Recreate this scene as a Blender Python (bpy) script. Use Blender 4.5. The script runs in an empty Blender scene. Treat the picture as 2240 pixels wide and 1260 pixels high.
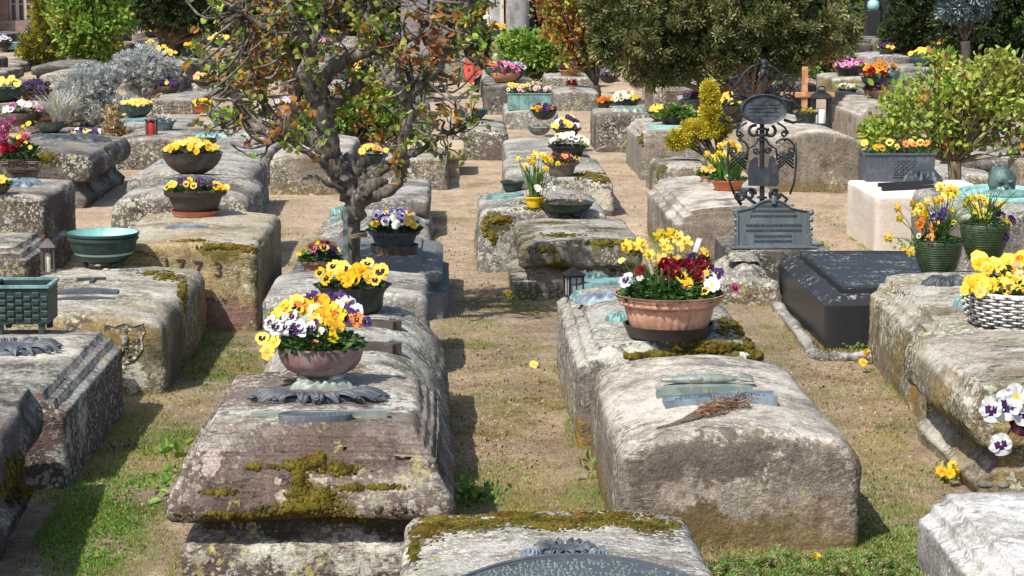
import bpy, bmesh, math, random
import numpy as np
from mathutils import Vector, Matrix, noise, bvhtree
R = math.radians
S = bpy.context.scene
COL = S.collection

# ------------------------------------------------------------ camera, sky, sun, exposure
FPX = 4500.0
PITCH = 8.84; YAW = 1.655; CAMZ = 2.23
cam_d = bpy.data.cameras.new('camera'); cam = bpy.data.objects.new('camera', cam_d); COL.objects.link(cam)
cam.location = (0, 0, CAMZ); cam.rotation_euler = (R(90 - PITCH), 0, R(-YAW))
cam_d.lens = FPX / 2240 * 36; cam_d.sensor_width = 36; cam_d.clip_end = 2000; cam_d.clip_start = .05
S.camera = cam
SUN_EL, SUN_AZ = 51.0, 219.0          # azimuth clockwise from +Y (north): the sun is to the left and a little behind the camera
w = bpy.data.worlds.new("World"); S.world = w; w.use_nodes = True
nt = w.node_tree; bgn = nt.nodes['Background']; bgn.inputs[1].default_value = 0.15
sky = nt.nodes.new('ShaderNodeTexSky'); sky.sky_type = 'NISHITA'; sky.sun_disc = False
sky.sun_elevation = R(SUN_EL); sky.sun_rotation = R(SUN_AZ); sky.air_density = 1.0; sky.dust_density = 1.5; sky.ozone_density = 1.0
nt.links.new(sky.outputs[0], bgn.inputs[0])
sd = bpy.data.lights.new('sun', 'SUN'); sd.energy = 4.6; sd.angle = R(.53); sd.color = (1, .95, .87)
sun = bpy.data.objects.new('sun', sd); COL.objects.link(sun)
_az = R(SUN_AZ); _el = R(SUN_EL)
SUNV = Vector((math.sin(_az) * math.cos(_el), math.cos(_az) * math.cos(_el), math.sin(_el)))
sun.rotation_euler = SUNV.to_track_quat('Z', 'Y').to_euler()
S.view_settings.view_transform = 'Standard'; S.view_settings.look = 'None'; S.view_settings.gamma = 1; S.view_settings.exposure = 0.38
S.render.engine = 'CYCLES'
try:
    S.cycles.max_bounces = 6; S.cycles.transparent_max_bounces = 8; S.cycles.use_denoising = True
except Exception: pass

# ------------------------------------------------------------ pixel -> world (pixels of the 2240 x 1260 photograph)
CM = cam.rotation_euler.to_matrix(); CO = Vector((0, 0, CAMZ))
def ray(px, py): return (CM @ Vector(((px - 1120) / FPX, -(py - 630) / FPX, -1))).normalized()
def G(px, py, z=0.0):
    d = ray(px, py); t = (z - CAMZ) / d.z; return CO + d * t
def D(px, py, y):
    d = ray(px, py); return CO + d * (y / d.y)
def sc(y): return y / math.cos(R(PITCH)) / FPX * 1.0   # metres per photo pixel at ground distance y (about)

# ------------------------------------------------------------ mesh helpers
def mesh_np(name, V, F, mats=None, midx=None, smooth=False):
    """V (n,3); F: array (m,3|4) or list of faces"""
    me = bpy.data.meshes.new(name)
    V = np.asarray(V, dtype=np.float32)
    if isinstance(F, np.ndarray):
        k = F.shape[1]; m = F.shape[0]
        me.vertices.add(len(V)); me.vertices.foreach_set('co', V.ravel())
        me.loops.add(m * k); me.loops.foreach_set('vertex_index', F.astype(np.int32).ravel())
        me.polygons.add(m); me.polygons.foreach_set('loop_start', np.arange(0, m * k, k, dtype=np.int32))
        try: me.polygons.foreach_set('loop_total', np.full(m, k, dtype=np.int32))
        except Exception: pass
        me.update(calc_edges=True)
    else:
        me.from_pydata([tuple(map(float, v)) for v in V], [], F); me.update()
    for mt in (mats or []): me.materials.append(mt)
    if midx is not None: me.polygons.foreach_set('material_index', np.asarray(midx, dtype=np.int32))
    me.polygons.foreach_set('use_smooth', np.full(len(me.polygons), smooth, dtype=bool)); me.update()
    return me
def link(name, me, parent=None, loc=None, rot=None, scale=None):
    o = bpy.data.objects.new(name, me); COL.objects.link(o)
    if parent is not None: o.parent = parent
    if loc is not None: o.location = loc
    if rot is not None: o.rotation_euler = rot
    if scale is not None: o.scale = scale if hasattr(scale, '__len__') else (scale,) * 3
    return o
USED = {}
def tag(o, label, cat, group=None, kind=None):
    if label: o['label'] = label
    if cat: o['category'] = cat
    if group: o['group'] = group
    if kind: o['kind'] = kind
    return o
def thing(name, label, cat, loc=(0, 0, 0), group=None, rz=0):
    o = bpy.data.objects.new(name, None); COL.objects.link(o); o.location = loc; o.rotation_euler = (0, 0, rz); o.empty_display_size = .1
    return tag(o, label, cat, group)

class MB:
    """collects shapes into one mesh"""
    def __init__(s): s.v = []; s.f = []; s.m = []
    def add(s, V, F, m=0, M=None):
        n = len(s.v)
        if M is not None: V = [M @ Vector(v) for v in V]
        s.v += [tuple(v) for v in V]; s.f += [tuple(i + n for i in f) for f in F]; s.m += [m] * len(F)
        return s
    def box(s, c, d, m=0, M=None, bev=0.0):
        x, y, z = c; a, b, h = d[0] / 2, d[1] / 2, d[2] / 2
        if bev <= 0:
            V = [(x + i * a, y + j * b, z + k * h) for k in (-1, 1) for j in (-1, 1) for i in (-1, 1)]
            F = [(0, 2, 3, 1), (4, 5, 7, 6), (0, 1, 5, 4), (2, 6, 7, 3), (0, 4, 6, 2), (1, 3, 7, 5)]
            return s.add(V, F, m, M)
        e = min(bev, a * .9, b * .9, h * .9); V = []; F = []
        lv = [(-h, e), (-h + e, 0), (h - e, 0), (h, e)]
        for zz, ins in lv:
            aa, bb = a - ins, b - ins; q = e * .6
            for (sx, sy) in ((-1, -1), (1, -1), (1, 1), (-1, 1)):
                p1 = (x + sx * (aa - q), y + sy * bb, z + zz); p2 = (x + sx * aa, y + sy * (bb - q), z + zz)
                if sx * sy > 0: V += [p2, p1] if True else []
                else: V += [p1, p2]
        # order ring by angle
        k = 8
        for r in range(4):
            ring = V[r * k:(r + 1) * k]
            ring.sort(key=lambda p: math.atan2((p[1] - y) / b, (p[0] - x) / a)); V[r * k:(r + 1) * k] = ring
        for r in range(3):
            for i in range(k): F.append((r * k + i, r * k + (i + 1) % k, (r + 1) * k + (i + 1) % k, (r + 1) * k + i))
        F.append(tuple(reversed(range(k)))); F.append(tuple(range(3 * k, 4 * k)))
        return s.add(V, F, m, M)
    def lathe(s, prof, n=32, m=0, M=None, mod=None, cap0=True, cap1=False):
        V = []; F = []
        for (r, z) in prof:
            for i in range(n):
                a = 2 * math.pi * i / n; rr = r * (mod(a, z) if mod else 1)
                V.append((rr * math.cos(a), rr * math.sin(a), z))
        for j in range(len(prof) - 1):
            for i in range(n): F.append((j * n + i, j * n + (i + 1) % n, (j + 1) * n + (i + 1) % n, (j + 1) * n + i))
        if cap0: F.append(tuple(reversed(range(n))))
        if cap1: F.append(tuple(range((len(prof) - 1) * n, len(prof) * n)))
        return s.add(V, F, m, M)
    def tube(s, pts, rad, n=6, m=0, M=None, flat=None):
        pts = [Vector(p) for p in pts]; k = len(pts)
        if not hasattr(rad, '__len__'): rad = [rad] * k
        V = []; F = []; prev = None
        for i, p in enumerate(pts):
            t = (pts[min(i + 1, k - 1)] - pts[max(i - 1, 0)])
            if t.length < 1e-9: t = Vector((0, 0, 1))
            t.normalize()
            if prev is None:
                u = t.orthogonal().normalized()
            else:
                u = (prev - t * prev.dot(t))
                u = u.normalized() if u.length > 1e-6 else t.orthogonal().normalized()
            prev = u; v = t.cross(u)
            for q in range(n):
                a = 2 * math.pi * q / n
                V.append(p + (u * math.cos(a) + v * math.sin(a)) * rad[i])
        for j in range(k - 1):
            for q in range(n): F.append((j * n + q, j * n + (q + 1) % n, (j + 1) * n + (q + 1) % n, (j + 1) * n + q))
        F.append(tuple(reversed(range(n)))); F.append(tuple(range((k - 1) * n, k * n)))
        return s.add(V, F, m, M)
    def ball(s, c, r, m=0, n=10, M=None, jit=0):
        if not hasattr(r, '__len__'): r = (r, r, r)
        V = [(c[0], c[1], c[2] - r[2])]; F = []; k = n // 2
        for j in range(1, k):
            ph = math.pi * j / k
            for i in range(n):
                a = 2 * math.pi * i / n; q = 1 + (random.uniform(-jit, jit) if jit else 0)
                V.append((c[0] + r[0] * math.sin(ph) * math.cos(a) * q, c[1] + r[1] * math.sin(ph) * math.sin(a) * q, c[2] - r[2] * math.cos(ph) * q))
        V.append((c[0], c[1], c[2] + r[2])); e = len(V) - 1
        for i in range(n):
            F.append((0, 1 + (i + 1) % n, 1 + i))
            for j in range(k - 2): F.append((1 + j * n + i, 1 + j * n + (i + 1) % n, 1 + (j + 1) * n + (i + 1) % n, 1 + (j + 1) * n + i))
            F.append((1 + (k - 2) * n + i, 1 + (k - 2) * n + (i + 1) % n, e))
        return s.add(V, F, m, M)
    def prism(s, poly, z0, z1, m=0, M=None):
        n = len(poly); V = [(x, y, z0) for x, y in poly] + [(x, y, z1) for x, y in poly]
        F = [tuple(reversed(range(n))), tuple(range(n, 2 * n))] + [(i, (i + 1) % n, n + (i + 1) % n, n + i) for i in range(n)]
        return s.add(V, F, m, M)
    def build(s, name, mats, parent=None, smooth=False, loc=None, rot=None, autos=None):
        if not isinstance(mats, (list, tuple)): mats = [mats]
        me = mesh_np(name, s.v, s.f, mats, s.m, smooth)
        if autos is not None:
            me.polygons.foreach_set('use_smooth', np.ones(len(me.polygons), dtype=bool))
            try: me.set_sharp_from_angle(angle=R(autos))
            except Exception: pass
        return link(name, me, parent, loc, rot)

# ------------------------------------------------------------ materials
def newmat(name):
    m = bpy.data.materials.new(name); m.use_nodes = True; nt = m.node_tree
    return m, nt, nt.nodes['Principled BSDF']
class N:
    """small node-graph helper"""
    def __init__(s, nt, seed=0, scale=1.0, objrand=True):
        s.nt = nt; tc = nt.nodes.new('ShaderNodeTexCoord'); s.geo = nt.nodes.new('ShaderNodeNewGeometry')
        s.co = tc.outputs['Object']
        if objrand:
            oi = nt.nodes.new('ShaderNodeObjectInfo')
            mm = s.vm('SCALE', s.comb(oi.outputs['Random'], oi.outputs['Random'], oi.outputs['Random']), None, 37.0)
            s.co = s.vm('ADD', s.co, mm)
            s.rand = oi.outputs['Random']
        s.co = s.vm('ADD', s.co, (seed * 7.3, seed * 3.1, seed * 5.7))
        s.seed = seed
    def L(s, a, b): s.nt.links.new(a, b)
    def put(s, sock, v):
        if hasattr(v, 'links') or hasattr(v, 'is_linked'): s.L(v, sock)
        elif v is not None:
            sock.default_value = v if not (hasattr(v, '__len__') and len(v) == 3 and sock.type == 'RGBA') else (*v, 1)
    def comb(s, a, b, c):
        n = s.nt.nodes.new('ShaderNodeCombineXYZ'); s.put(n.inputs[0], a); s.put(n.inputs[1], b); s.put(n.inputs[2], c); return n.outputs[0]
    def sep(s, v):
        n = s.nt.nodes.new('ShaderNodeSeparateXYZ'); s.put(n.inputs[0], v); return n.outputs
    def vm(s, op, a, b=None, sc=None):
        n = s.nt.nodes.new('ShaderNodeVectorMath'); n.operation = op; s.put(n.inputs[0], a)
        if b is not None: s.put(n.inputs[1], b)
        if sc is not None: s.put(n.inputs['Scale'], sc)
        return n.outputs[0]
    def math(s, op, a, b=None, clamp=False):
        n = s.nt.nodes.new('ShaderNodeMath'); n.operation = op; n.use_clamp = clamp; s.put(n.inputs[0], a)
        if b is not None: s.put(n.inputs[1], b)
        return n.outputs[0]
    def noise(s, scale, detail=4, rough=.55, stretch=None, dist=0, off=0, col=False):
        co = s.co
        if stretch: co = s.vm('MULTIPLY', co, stretch)
        if off: co = s.vm('ADD', co, (off, off * 1.7, off * .6))
        n = s.nt.nodes.new('ShaderNodeTexNoise'); s.put(n.inputs['Vector'], co); n.inputs['Scale'].default_value = scale
        n.inputs['Detail'].default_value = detail; n.inputs['Roughness'].default_value = rough; n.inputs['Distortion'].default_value = dist
        return n.outputs['Color' if col else 'Fac']
    def voro(s, scale, feature='F1', warp=0.0, off=0, rnd=1.0):
        co = s.co
        if off: co = s.vm('ADD', co, (off, off * 1.3, off * .7))
        if warp: co = s.vm('ADD', co, s.vm('SCALE', s.vm('SUBTRACT', s.noise(scale * 1.5, 3, off=off + 3, col=True), (.5, .5, .5)), None, warp))
        n = s.nt.nodes.new('ShaderNodeTexVoronoi'); n.feature = feature; s.put(n.inputs['Vector'], co); n.inputs['Scale'].default_value = scale
        n.inputs['Randomness'].default_value = rnd
        return n.outputs['Distance']
    def ramp(s, v, a, b, lo=0.0, hi=1.0):
        n = s.nt.nodes.new('ShaderNodeMapRange'); n.clamp = True; n.interpolation_type = 'SMOOTHSTEP'
        s.put(n.inputs[0], v); n.inputs[1].default_value = a; n.inputs[2].default_value = b; n.inputs[3].default_value = lo; n.inputs[4].default_value = hi
        return n.outputs[0]
    def mix(s, f, a, b, mode='MIX'):
        n = s.nt.nodes.new('ShaderNodeMix'); n.data_type = 'RGBA'; n.blend_type = mode; n.clamp_factor = True
        s.put(n.inputs[0], f); s.put(n.inputs[6], a); s.put(n.inputs[7], b); return n.outputs[2]
    def mul(s, a, b): return s.math('MULTIPLY', a, b)
    def bump(s, h, strength=.5, dist=.01, normal=None):
        n = s.nt.nodes.new('ShaderNodeBump'); n.inputs['Strength'].default_value = strength; n.inputs['Distance'].default_value = dist
        s.put(n.inputs['Height'], h)
        if normal is not None: s.L(normal, n.inputs['Normal'])
        return n.outputs[0]
def plain(name, col, rough=.6, metal=0.0, var=.12, scale=20, bump=0.0, bscale=60, spec=.4, translucent=False):
    m, nt, b = newmat(name); n = N(nt, seed=len(bpy.data.materials))
    v = n.noise(scale, 4)
    d = tuple(c * (1 - var * 2.2) for c in col); l = tuple(min(1, c * (1 + var * 1.6)) for c in col)
    c = n.mix(n.ramp(v, .3, .7), d, l)
    if var >= .1: c = n.mix(n.mul(n.ramp(n.noise(1.0, 7, .7, stretch=(9, 9, 5), off=3), .52, .66), min(.5, var * 2.5)), c, tuple(min(1, x * .7 + .11) for x in col))
    n.L(c, b.inputs['Base Color']); b.inputs['Roughness'].default_value = rough; b.inputs['Metallic'].default_value = metal
    b.inputs['Specular IOR Level'].default_value = spec
    if bump: n.L(n.bump(n.noise(bscale, 4), .6, bump), b.inputs['Normal'])
    return m

STONES = {}
def stone(name, base, base2, dark, top, pale=.4, yellow=.15, darkamt=.4, mossamt=.0, strk=.4, ochre=0.0, rust=0.0, grain=.5, palecol=(.58, .57, .49), scl=1.0, damp=0.0):
    """weathered sandstone: two ground tones, grain, dark biofilm, crust lichens in spots, moss, streaked sides"""
    ds_ = lambda c_, k, g: tuple(g * (x * (1 - k) + k * (c_[0] * .3 + c_[1] * .55 + c_[2] * .15)) for x in c_)
    if grain > .3 and 'yellow' not in name: base, base2, top = ds_(base, .24, .86), ds_(base2, .24, .88), ds_(top, .25, 1.02)
    m, nt, b = newmat(name); n = N(nt, seed=len(STONES) + 1); STONES[name] = m
    nz = n.sep(n.geo.outputs['Normal'])[2]; up = n.ramp(nz, .25, .8)
    side = n.math('SUBTRACT', 1.0, up)
    c = n.mix(n.ramp(n.noise(1.6 * scl, 6, .6), .35, .65), tuple(x * .86 for x in base), base2)
    # tooling / strata on the sides
    st = n.noise(1.0, 5, .6, stretch=(1.2, 1.2, 14), off=5)
    c = n.mix(n.mul(n.ramp(st, .45, .7), .35), c, tuple(x * .62 for x in base2))
    c = n.mix(n.mul(up, n.ramp(n.noise(2.4 * scl, 8, .68, off=2), .36, .60, .12, 1.0)), c, top)
    # vertical run-off streaks
    sk = n.noise(1.0, 6, .62, stretch=(16, 16, 1.1), off=9)
    c = n.mix(n.mul(n.mul(n.ramp(sk, .48, .66), side), strk), c, dark)
    # ochre algae
    if ochre: c = n.mix(n.mul(n.ramp(n.noise(2.4, 7, .68, off=11), .47, .62), n.mul(n.math('SUBTRACT', 1.0, n.mul(up, .85)), ochre)), c, (.30, .20, .06))
    if rust: c = n.mix(n.mul(n.ramp(n.noise(2.9, 7, .7, off=17), .52, .62), rust), c, (.20, .07, .03))
    # biofilm
    bf = n.noise(2.3 * scl, 7, .72, off=21)
    c = n.mix(n.mul(n.ramp(bf, .62 - darkamt * .22, .74 - darkamt * .2), .88), c, dark)
    if damp: zz = n.sep(n.geo.outputs['Position'])[2]; c = n.mix(n.mul(n.ramp(n.math('ADD', zz, n.mul(n.noise(4.5, 7, .7, off=95), .30)), .20, .32, 1, 0), n.mul(side, damp)), c, n.mix(n.noise(14, 5, off=97), (.14, .095, .03), (.22, .16, .07)))
    if grain > .3: c = n.mix(n.mul(n.ramp(n.noise(1.25, 9, .74, off=99), .50, .60), .62), c, tuple(x * 1.35 for x in dark))
    # weathered seams, drawn out along the bedding
    ck = n.noise(1.0, 6, .62, stretch=(2.6, 9, 11), off=91); seam = n.mul(n.ramp(n.math('ABSOLUTE', n.math('SUBTRACT', ck, .5)), .0, .022, 1, 0), n.ramp(n.noise(3.0, 4, off=93), .46, .60)) if grain > .3 else None
    if seam: c = n.mix(n.mul(seam, .75), c, tuple(x * .7 for x in dark))
    # small dark pits / spots
    v1 = n.voro(34, warp=.05, off=4); sp = n.mul(n.ramp(v1, .02, .22, 1, 0), n.ramp(n.noise(6, 5, .6, off=31), .5, .62))
    c = n.mix(n.mul(sp, .7), c, tuple(x * .5 for x in dark))
    # crust lichens: round pale spots, in drifts
    drift = n.ramp(n.noise(1.9, 6, .62, off=41), .58 - pale * .26, .70 - pale * .22)
    v2 = n.voro(15, warp=.09, off=8); big = n.ramp(v2, .26, .36, 1, 0)
    v3 = n.voro(44, warp=.035, off=14); sml = n.ramp(v3, .28, .42, 1, 0)
    lich = n.mul(drift, n.math('MAXIMUM', n.mul(big, .85), n.mul(sml, .9)))
    lcol = n.mix(n.ramp(n.noise(5, 4, off=47), .4, .6), palecol, tuple(x * y for x, y in zip(palecol, (.82, .86, .80))))
    c = n.mix(n.mul(lich, .88), c, lcol)
    if yellow:
        dy = n.ramp(n.noise(3.1, 6, .65, off=51), .60 - yellow * .2, .70 - yellow * .2)
        v4 = n.voro(23, warp=.07, off=19); c = n.mix(n.mul(n.mul(dy, n.ramp(v4, .3, .42, 1, 0)), .8), c, (.40, .37, .13))
    mossh = None
    if mossamt:
        mo = n.ramp(n.noise(3.6, 7, .7, off=61), .66 - mossamt * .26, .70 - mossamt * .25)
        mcol = n.mix(n.noise(24, 5, .6, off=63), (.045, .040, .010), (.17, .14, .03))
        c = n.mix(mo, c, mcol); mossh = mo
    # grain
    g = n.noise(150, 3, .7, off=71); g2 = n.noise(38, 5, .7, off=73)
    c = n.mix(min(1.0, grain * 2), c, n.mix(n.ramp(g, .3, .7), (.62, .61, .60), (1.25, 1.25, 1.25)), 'MULTIPLY')
    c = n.mix(min(1.0, grain * 2), c, n.mix(n.ramp(g2, .3, .7), (.74, .73, .72), (1.20, 1.20, 1.20)), 'MULTIPLY')
    n.L(c, b.inputs['Base Color']); b.inputs['Roughness'].default_value = .92; b.inputs['Specular IOR Level'].default_value = .15
    h = n.math('ADD', n.mul(n.noise(9, 6, .72, off=81), 1.3), n.mul(g2, .7)); h = n.math('ADD', h, n.mul(g, .14))
    if seam: h = n.math('SUBTRACT', h, n.mul(seam, .5))
    h = n.math('ADD', h, n.mul(lich, .10)); h = n.math('SUBTRACT', h, n.mul(sp, .35))
    if mossh is not None: h = n.math('ADD', h, n.mul(mossh, n.mul(n.noise(60, 4, .7, off=83), 1.6)))
    n.L(n.bump(h, grain * 1.3, .022), b.inputs['Normal'])
    return m
ST = {
 'brown': stone('stone_brown', (.17, .125, .095), (.23, .17, .125), (.055, .042, .034), (.40, .36, .30), pale=.6, yellow=.3, darkamt=.46, strk=.4),
 'front': stone('stone_purple_brown', (.15, .105, .085), (.20, .14, .11), (.05, .038, .03), (.30, .25, .20), pale=.55, yellow=.30, darkamt=.42, strk=.4, palecol=(.50, .45, .38)),
 'crust': stone('stone_crusted', (.20, .165, .14), (.29, .245, .20), (.065, .055, .045), (.42, .39, .335), pale=.95, yellow=.30, darkamt=.46, strk=.55, ochre=.45, damp=.5),
 'grey': stone('stone_grey', (.24, .215, .19), (.30, .27, .23), (.085, .075, .066), (.44, .41, .36), pale=.65, yellow=.15, darkamt=.46, strk=.5),
 'beige': stone('stone_beige', (.26, .21, .15), (.33, .275, .20), (.11, .085, .062), (.60, .535, .44), pale=.50, yellow=.10, darkamt=.40, strk=.4, palecol=(.60, .56, .48), damp=.8),
 'yellow': stone('stone_yellow', (.36, .26, .12), (.42, .33, .18), (.13, .095, .06), (.44, .40, .31), pale=.5, yellow=.3, darkamt=.32, strk=.55, ochre=.5),
 'olive': stone('stone_olive', (.25, .19, .09), (.30, .235, .13), (.08, .065, .045), (.47, .43, .35), pale=.7, yellow=.3, darkamt=.40, strk=.5, ochre=.7),
 'red': stone('stone_red', (.135, .09, .078), (.17, .12, .10), (.06, .05, .045), (.52, .48, .40), pale=.7, yellow=.3, darkamt=.40, strk=.75, palecol=(.42, .43, .38)),
 'dark': stone('stone_dark', (.12, .10, .085), (.16, .135, .11), (.04, .035, .03), (.26, .235, .20), pale=.4, yellow=.2, darkamt=.45, strk=.4),
 'mossy': stone('stone_mossy', (.22, .18, .13), (.29, .24, .18), (.075, .06, .045), (.42, .38, .31), pale=.65, yellow=.25, darkamt=.3, mossamt=.42, strk=.5, ochre=.3),
 'white': stone('stone_new_white', (.62, .54, .46), (.66, .585, .50), (.50, .43, .36), (.74, .69, .63), pale=.0, yellow=0, darkamt=.0, strk=.12, grain=.15),
 'light': stone('stone_light', (.36, .33, .29), (.46, .42, .375), (.16, .145, .13), (.62, .60, .56), pale=.55, yellow=.05, darkamt=.18, strk=.4, palecol=(.66, .65, .62)),
 'mould': stone('stone_moulded', (.33, .28, .21), (.38, .325, .25), (.17, .135, .10), (.50, .45, .37), pale=.3, yellow=.1, darkamt=.22, strk=.45),
 'new': stone('stone_new_yellow', (.42, .32, .17), (.46, .36, .21), (.2, .15, .09), (.46, .38, .26), pale=.1, yellow=.1, darkamt=.12, strk=.3, grain=.25),
}
def granite(name, a, b2, rough, sc_=240, spots=.3):
    m, nt, b = newmat(name); n = N(nt, seed=9)
    c = n.mix(n.ramp(n.noise(sc_, 3, .8), .35, .68), a, b2)
    up = n.ramp(n.sep(n.geo.outputs['Normal'])[2], .5, .9)
    li = n.mul(n.mul(n.ramp(n.noise(5, 9, .72, stretch=(1, 2.4, 1), off=3), .51, .62), up), n.ramp(n.voro(40, warp=.03), .3, .5, 1, 0))
    c = n.mix(n.mul(li, spots), c, (.34, .36, .33)); n.L(c, b.inputs['Base Color'])
    r = n.math('ADD', n.mul(up, .12), rough); n.L(r, b.inputs['Roughness']); b.inputs['Specular IOR Level'].default_value = .22
    n.L(n.bump(n.noise(sc_ * .5, 3), .15, .002), b.inputs['Normal'])
    return m
ST['black'] = granite('granite_black', (.010, .010, .011), (.042, .043, .045), .38, spots=1.0)
ST['greygran'] = granite('granite_grey', (.085, .088, .082), (.185, .185, .172), .7, spots=.8)

def bronze(name, base, pat, amt=.5, rough=.55, light=(.26, .42, .38)):
    m, nt, b = newmat(name); n = N(nt, seed=len(name))
    up = n.ramp(n.sep(n.geo.outputs['Normal'])[2], .2, .95)
    f = n.ramp(n.noise(9, 9, .68), .62 - amt * .35, .74 - amt * .2)
    c = n.mix(f, base, pat)
    c = n.mix(n.mul(n.ramp(n.noise(17, 7, .7, off=7), .5, .66), n.mul(up, amt)), c, light)
    c = n.mix(n.mul(n.ramp(n.noise(1.0, 5, .6, stretch=(30, 30, 2), off=3), .5, .66), .35), c, tuple(x * .5 for x in base))
    n.L(c, b.inputs['Base Color']); b.inputs['Roughness'].default_value = rough; b.inputs['Metallic'].default_value = .25
    n.L(n.bump(n.noise(70, 5, .7), .35, .003), b.inputs['Normal'])
    return m
BZ = {
 'dark': bronze('bronze_dark', (.045, .052, .055), (.075, .10, .10), .3),
 'slate': bronze('bronze_slate', (.075, .085, .098), (.12, .14, .15), .4, light=(.18, .22, .23)),
 'green': bronze('bronze_green', (.055, .085, .078), (.10, .17, .155), .6),
 'verd': bronze('bronze_verdigris_dark', (.022, .040, .036), (.040, .075, .068), .5, light=(.06, .11, .10)),
 'turq': bronze('bronze_turquoise', (.10, .17, .165), (.20, .36, .33), .75, light=(.30, .52, .48)),
 'mint': bronze('bronze_mint', (.28, .52, .47), (.36, .62, .56), .6, light=(.42, .66, .60)),
 'pale': bronze('bronze_pale_green', (.17, .21, .18), (.27, .31, .26), .6, light=(.34, .38, .32)),
 'blue': bronze('bronze_blue_grey', (.13, .17, .20), (.24, .30, .33), .6, light=(.34, .40, .42)),
 'brown': bronze('bronze_brown', (.075, .058, .048), (.12, .095, .08), .4, light=(.16, .13, .11)),
 'black': bronze('iron_black', (.018, .020, .024), (.03, .034, .04), .3, light=(.06, .065, .07)),
}
def moss_mat():
    m, nt, b = newmat('moss'); n = N(nt, seed=5)
    c = n.mix(n.ramp(n.noise(16, 5, .6), .3, .7), (.050, .043, .010), (.21, .165, .028))
    c = n.mix(n.mul(n.ramp(n.noise(7, 5, .6, off=4), .52, .66), .7), c, (.12, .055, .012))
    c = n.mix(1.0, c, n.mix(n.ramp(n.noise(260, 2), .3, .7), (.5, .5, .5), (1.4, 1.4, 1.3)), 'MULTIPLY')
    n.L(c, b.inputs['Base Color']); b.inputs['Roughness'].default_value = .95; b.inputs['Specular IOR Level'].default_value = .05
    n.L(n.bump(n.noise(200, 3, .8), 1, .008), b.inputs['Normal']); return m
MOSS = moss_mat()
# ------------------------------------------------------------ tombs
def resample(prof, ds):
    out = [prof[0]]
    for a, b in zip(prof[:-1], prof[1:]):
        d = math.dist(a, b); k = max(1, int(round(d / ds)))
        for i in range(1, k + 1): out.append(tuple(x + (y - x) * i / k for x, y in zip(a, b)))
    return out
def arc(cx, cz, r, a0, a1, k=5, iy=1.0):
    return [((cx + r * math.cos(R(a0 + (a1 - a0) * i / k))), (cz + r * math.sin(R(a0 + (a1 - a0) * i / k)))) for i in range(k + 1)]
def profile(style, z, r):
    """list of (inset_x, inset_y, z) from below ground to the rim of the top"""
    P = [(0, 0, -.06)]
    def rnd(x, y, z0, z1, rx, ry=None, k=5):      # quarter round inward to (x+rx, y+ry, z1)
        ry = rx if ry is None else ry
        return [(x + rx * (1 - math.cos(R(90 * i / k))), y + ry * (1 - math.cos(R(90 * i / k))), z0 + (z1 - z0) * math.sin(R(90 * i / k))) for i in range(k + 1)]
    if style == 'block': P += rnd(0, 0, z - r, z, r, r * .8)
    elif style == 'soft': P = [(-.03, -.03, -.06), (-.01, -.01, z * .4)] + rnd(0, 0, z - r, z, r * 1.25, r)
    elif style == 'mound': P += rnd(0, 0, z * .38, z, .30, .16, 8)
    elif style == 'mould':        # fillet and hollow along the long sides
        s = z - .085
        P += [(0, 0, s), (.012, .004, s + .006), (.045, .008, s + .02), (.052, .010, s + .045), (.058, .012, s + .05), (.09, .016, s + .055), (.098, .018, s + .080), (.106, .02, z)]
    elif style == 'slab': P = [(.07, .07, -.06), (.07, .07, z * .36), (.085, .085, z * .42), (.085, .085, z * .5), (.03, .03, z * .56), (0, 0, z * .6), (0, 0, z * .86)] + rnd(0, 0, z * .86, z, .035)[1:]
    elif style == 'bevel': P += [(0, 0, z - .075), (.09, .09, z - .02), (.10, .10, z - .02), (.105, .105, z - .032), (.125, .125, z - .032), (.13, .13, z + .004), (.145, .145, z + .014)]
    elif style == 'step': P = [(-.14, -.08, -.06), (-.14, -.08, z * .45), (-.04, 0, z * .5), (0, 0.02, z * .62), (0, .02, z * .64), (-.09, -.04, z * .72), (-.1, -.05, z * .76), (-.1, -.05, z * .88), (-.07, -.02, z * .93), (.04, .06, z * .94), (.05, .07, z)]
    elif style == 'bolster':      # wide lip, deep hollow below it, long sloping front
        P = [(.06, .05, -.06), (.05, .04, z * .26), (.09, .09, z * .30), (.12, .14, z * .34), (.12, .14, z * .40), (.07, .07, z * .44), (.015, .015, z * .46), (.004, .004, z * .48), (0, 0, z * .51), (.0, .0, z * .54), (.008, .006, z * .59), (.022, .018, z * .645), (.038, .038, z * .695), (.052, .062, z * .75), (.065, .09, z * .84), (.07, .092, z * .82), (.085, .105, z * .89), (.092, .107, z * .87), (.115, .125, z * .94), (.122, .127, z * .925), (.15, .17, z)]
    elif style == 'scroll':       # rolled top edge over a recessed body
        P = [(.10, .06, -.06), (.07, .05, z * .12), (.15, .10, z * .3), (.17, .12, z * .5)] + [(.07 - .10 * math.sin(R(a)) + .03, .02 + .03 * (1 - math.sin(R(a))), z * .74 - z * .26 * math.cos(R(a))) for a in range(20, 150, 18)] + [(.06, .04, z), (.09, .06, z * .985)]
    return P
TOMBS = []
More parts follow.
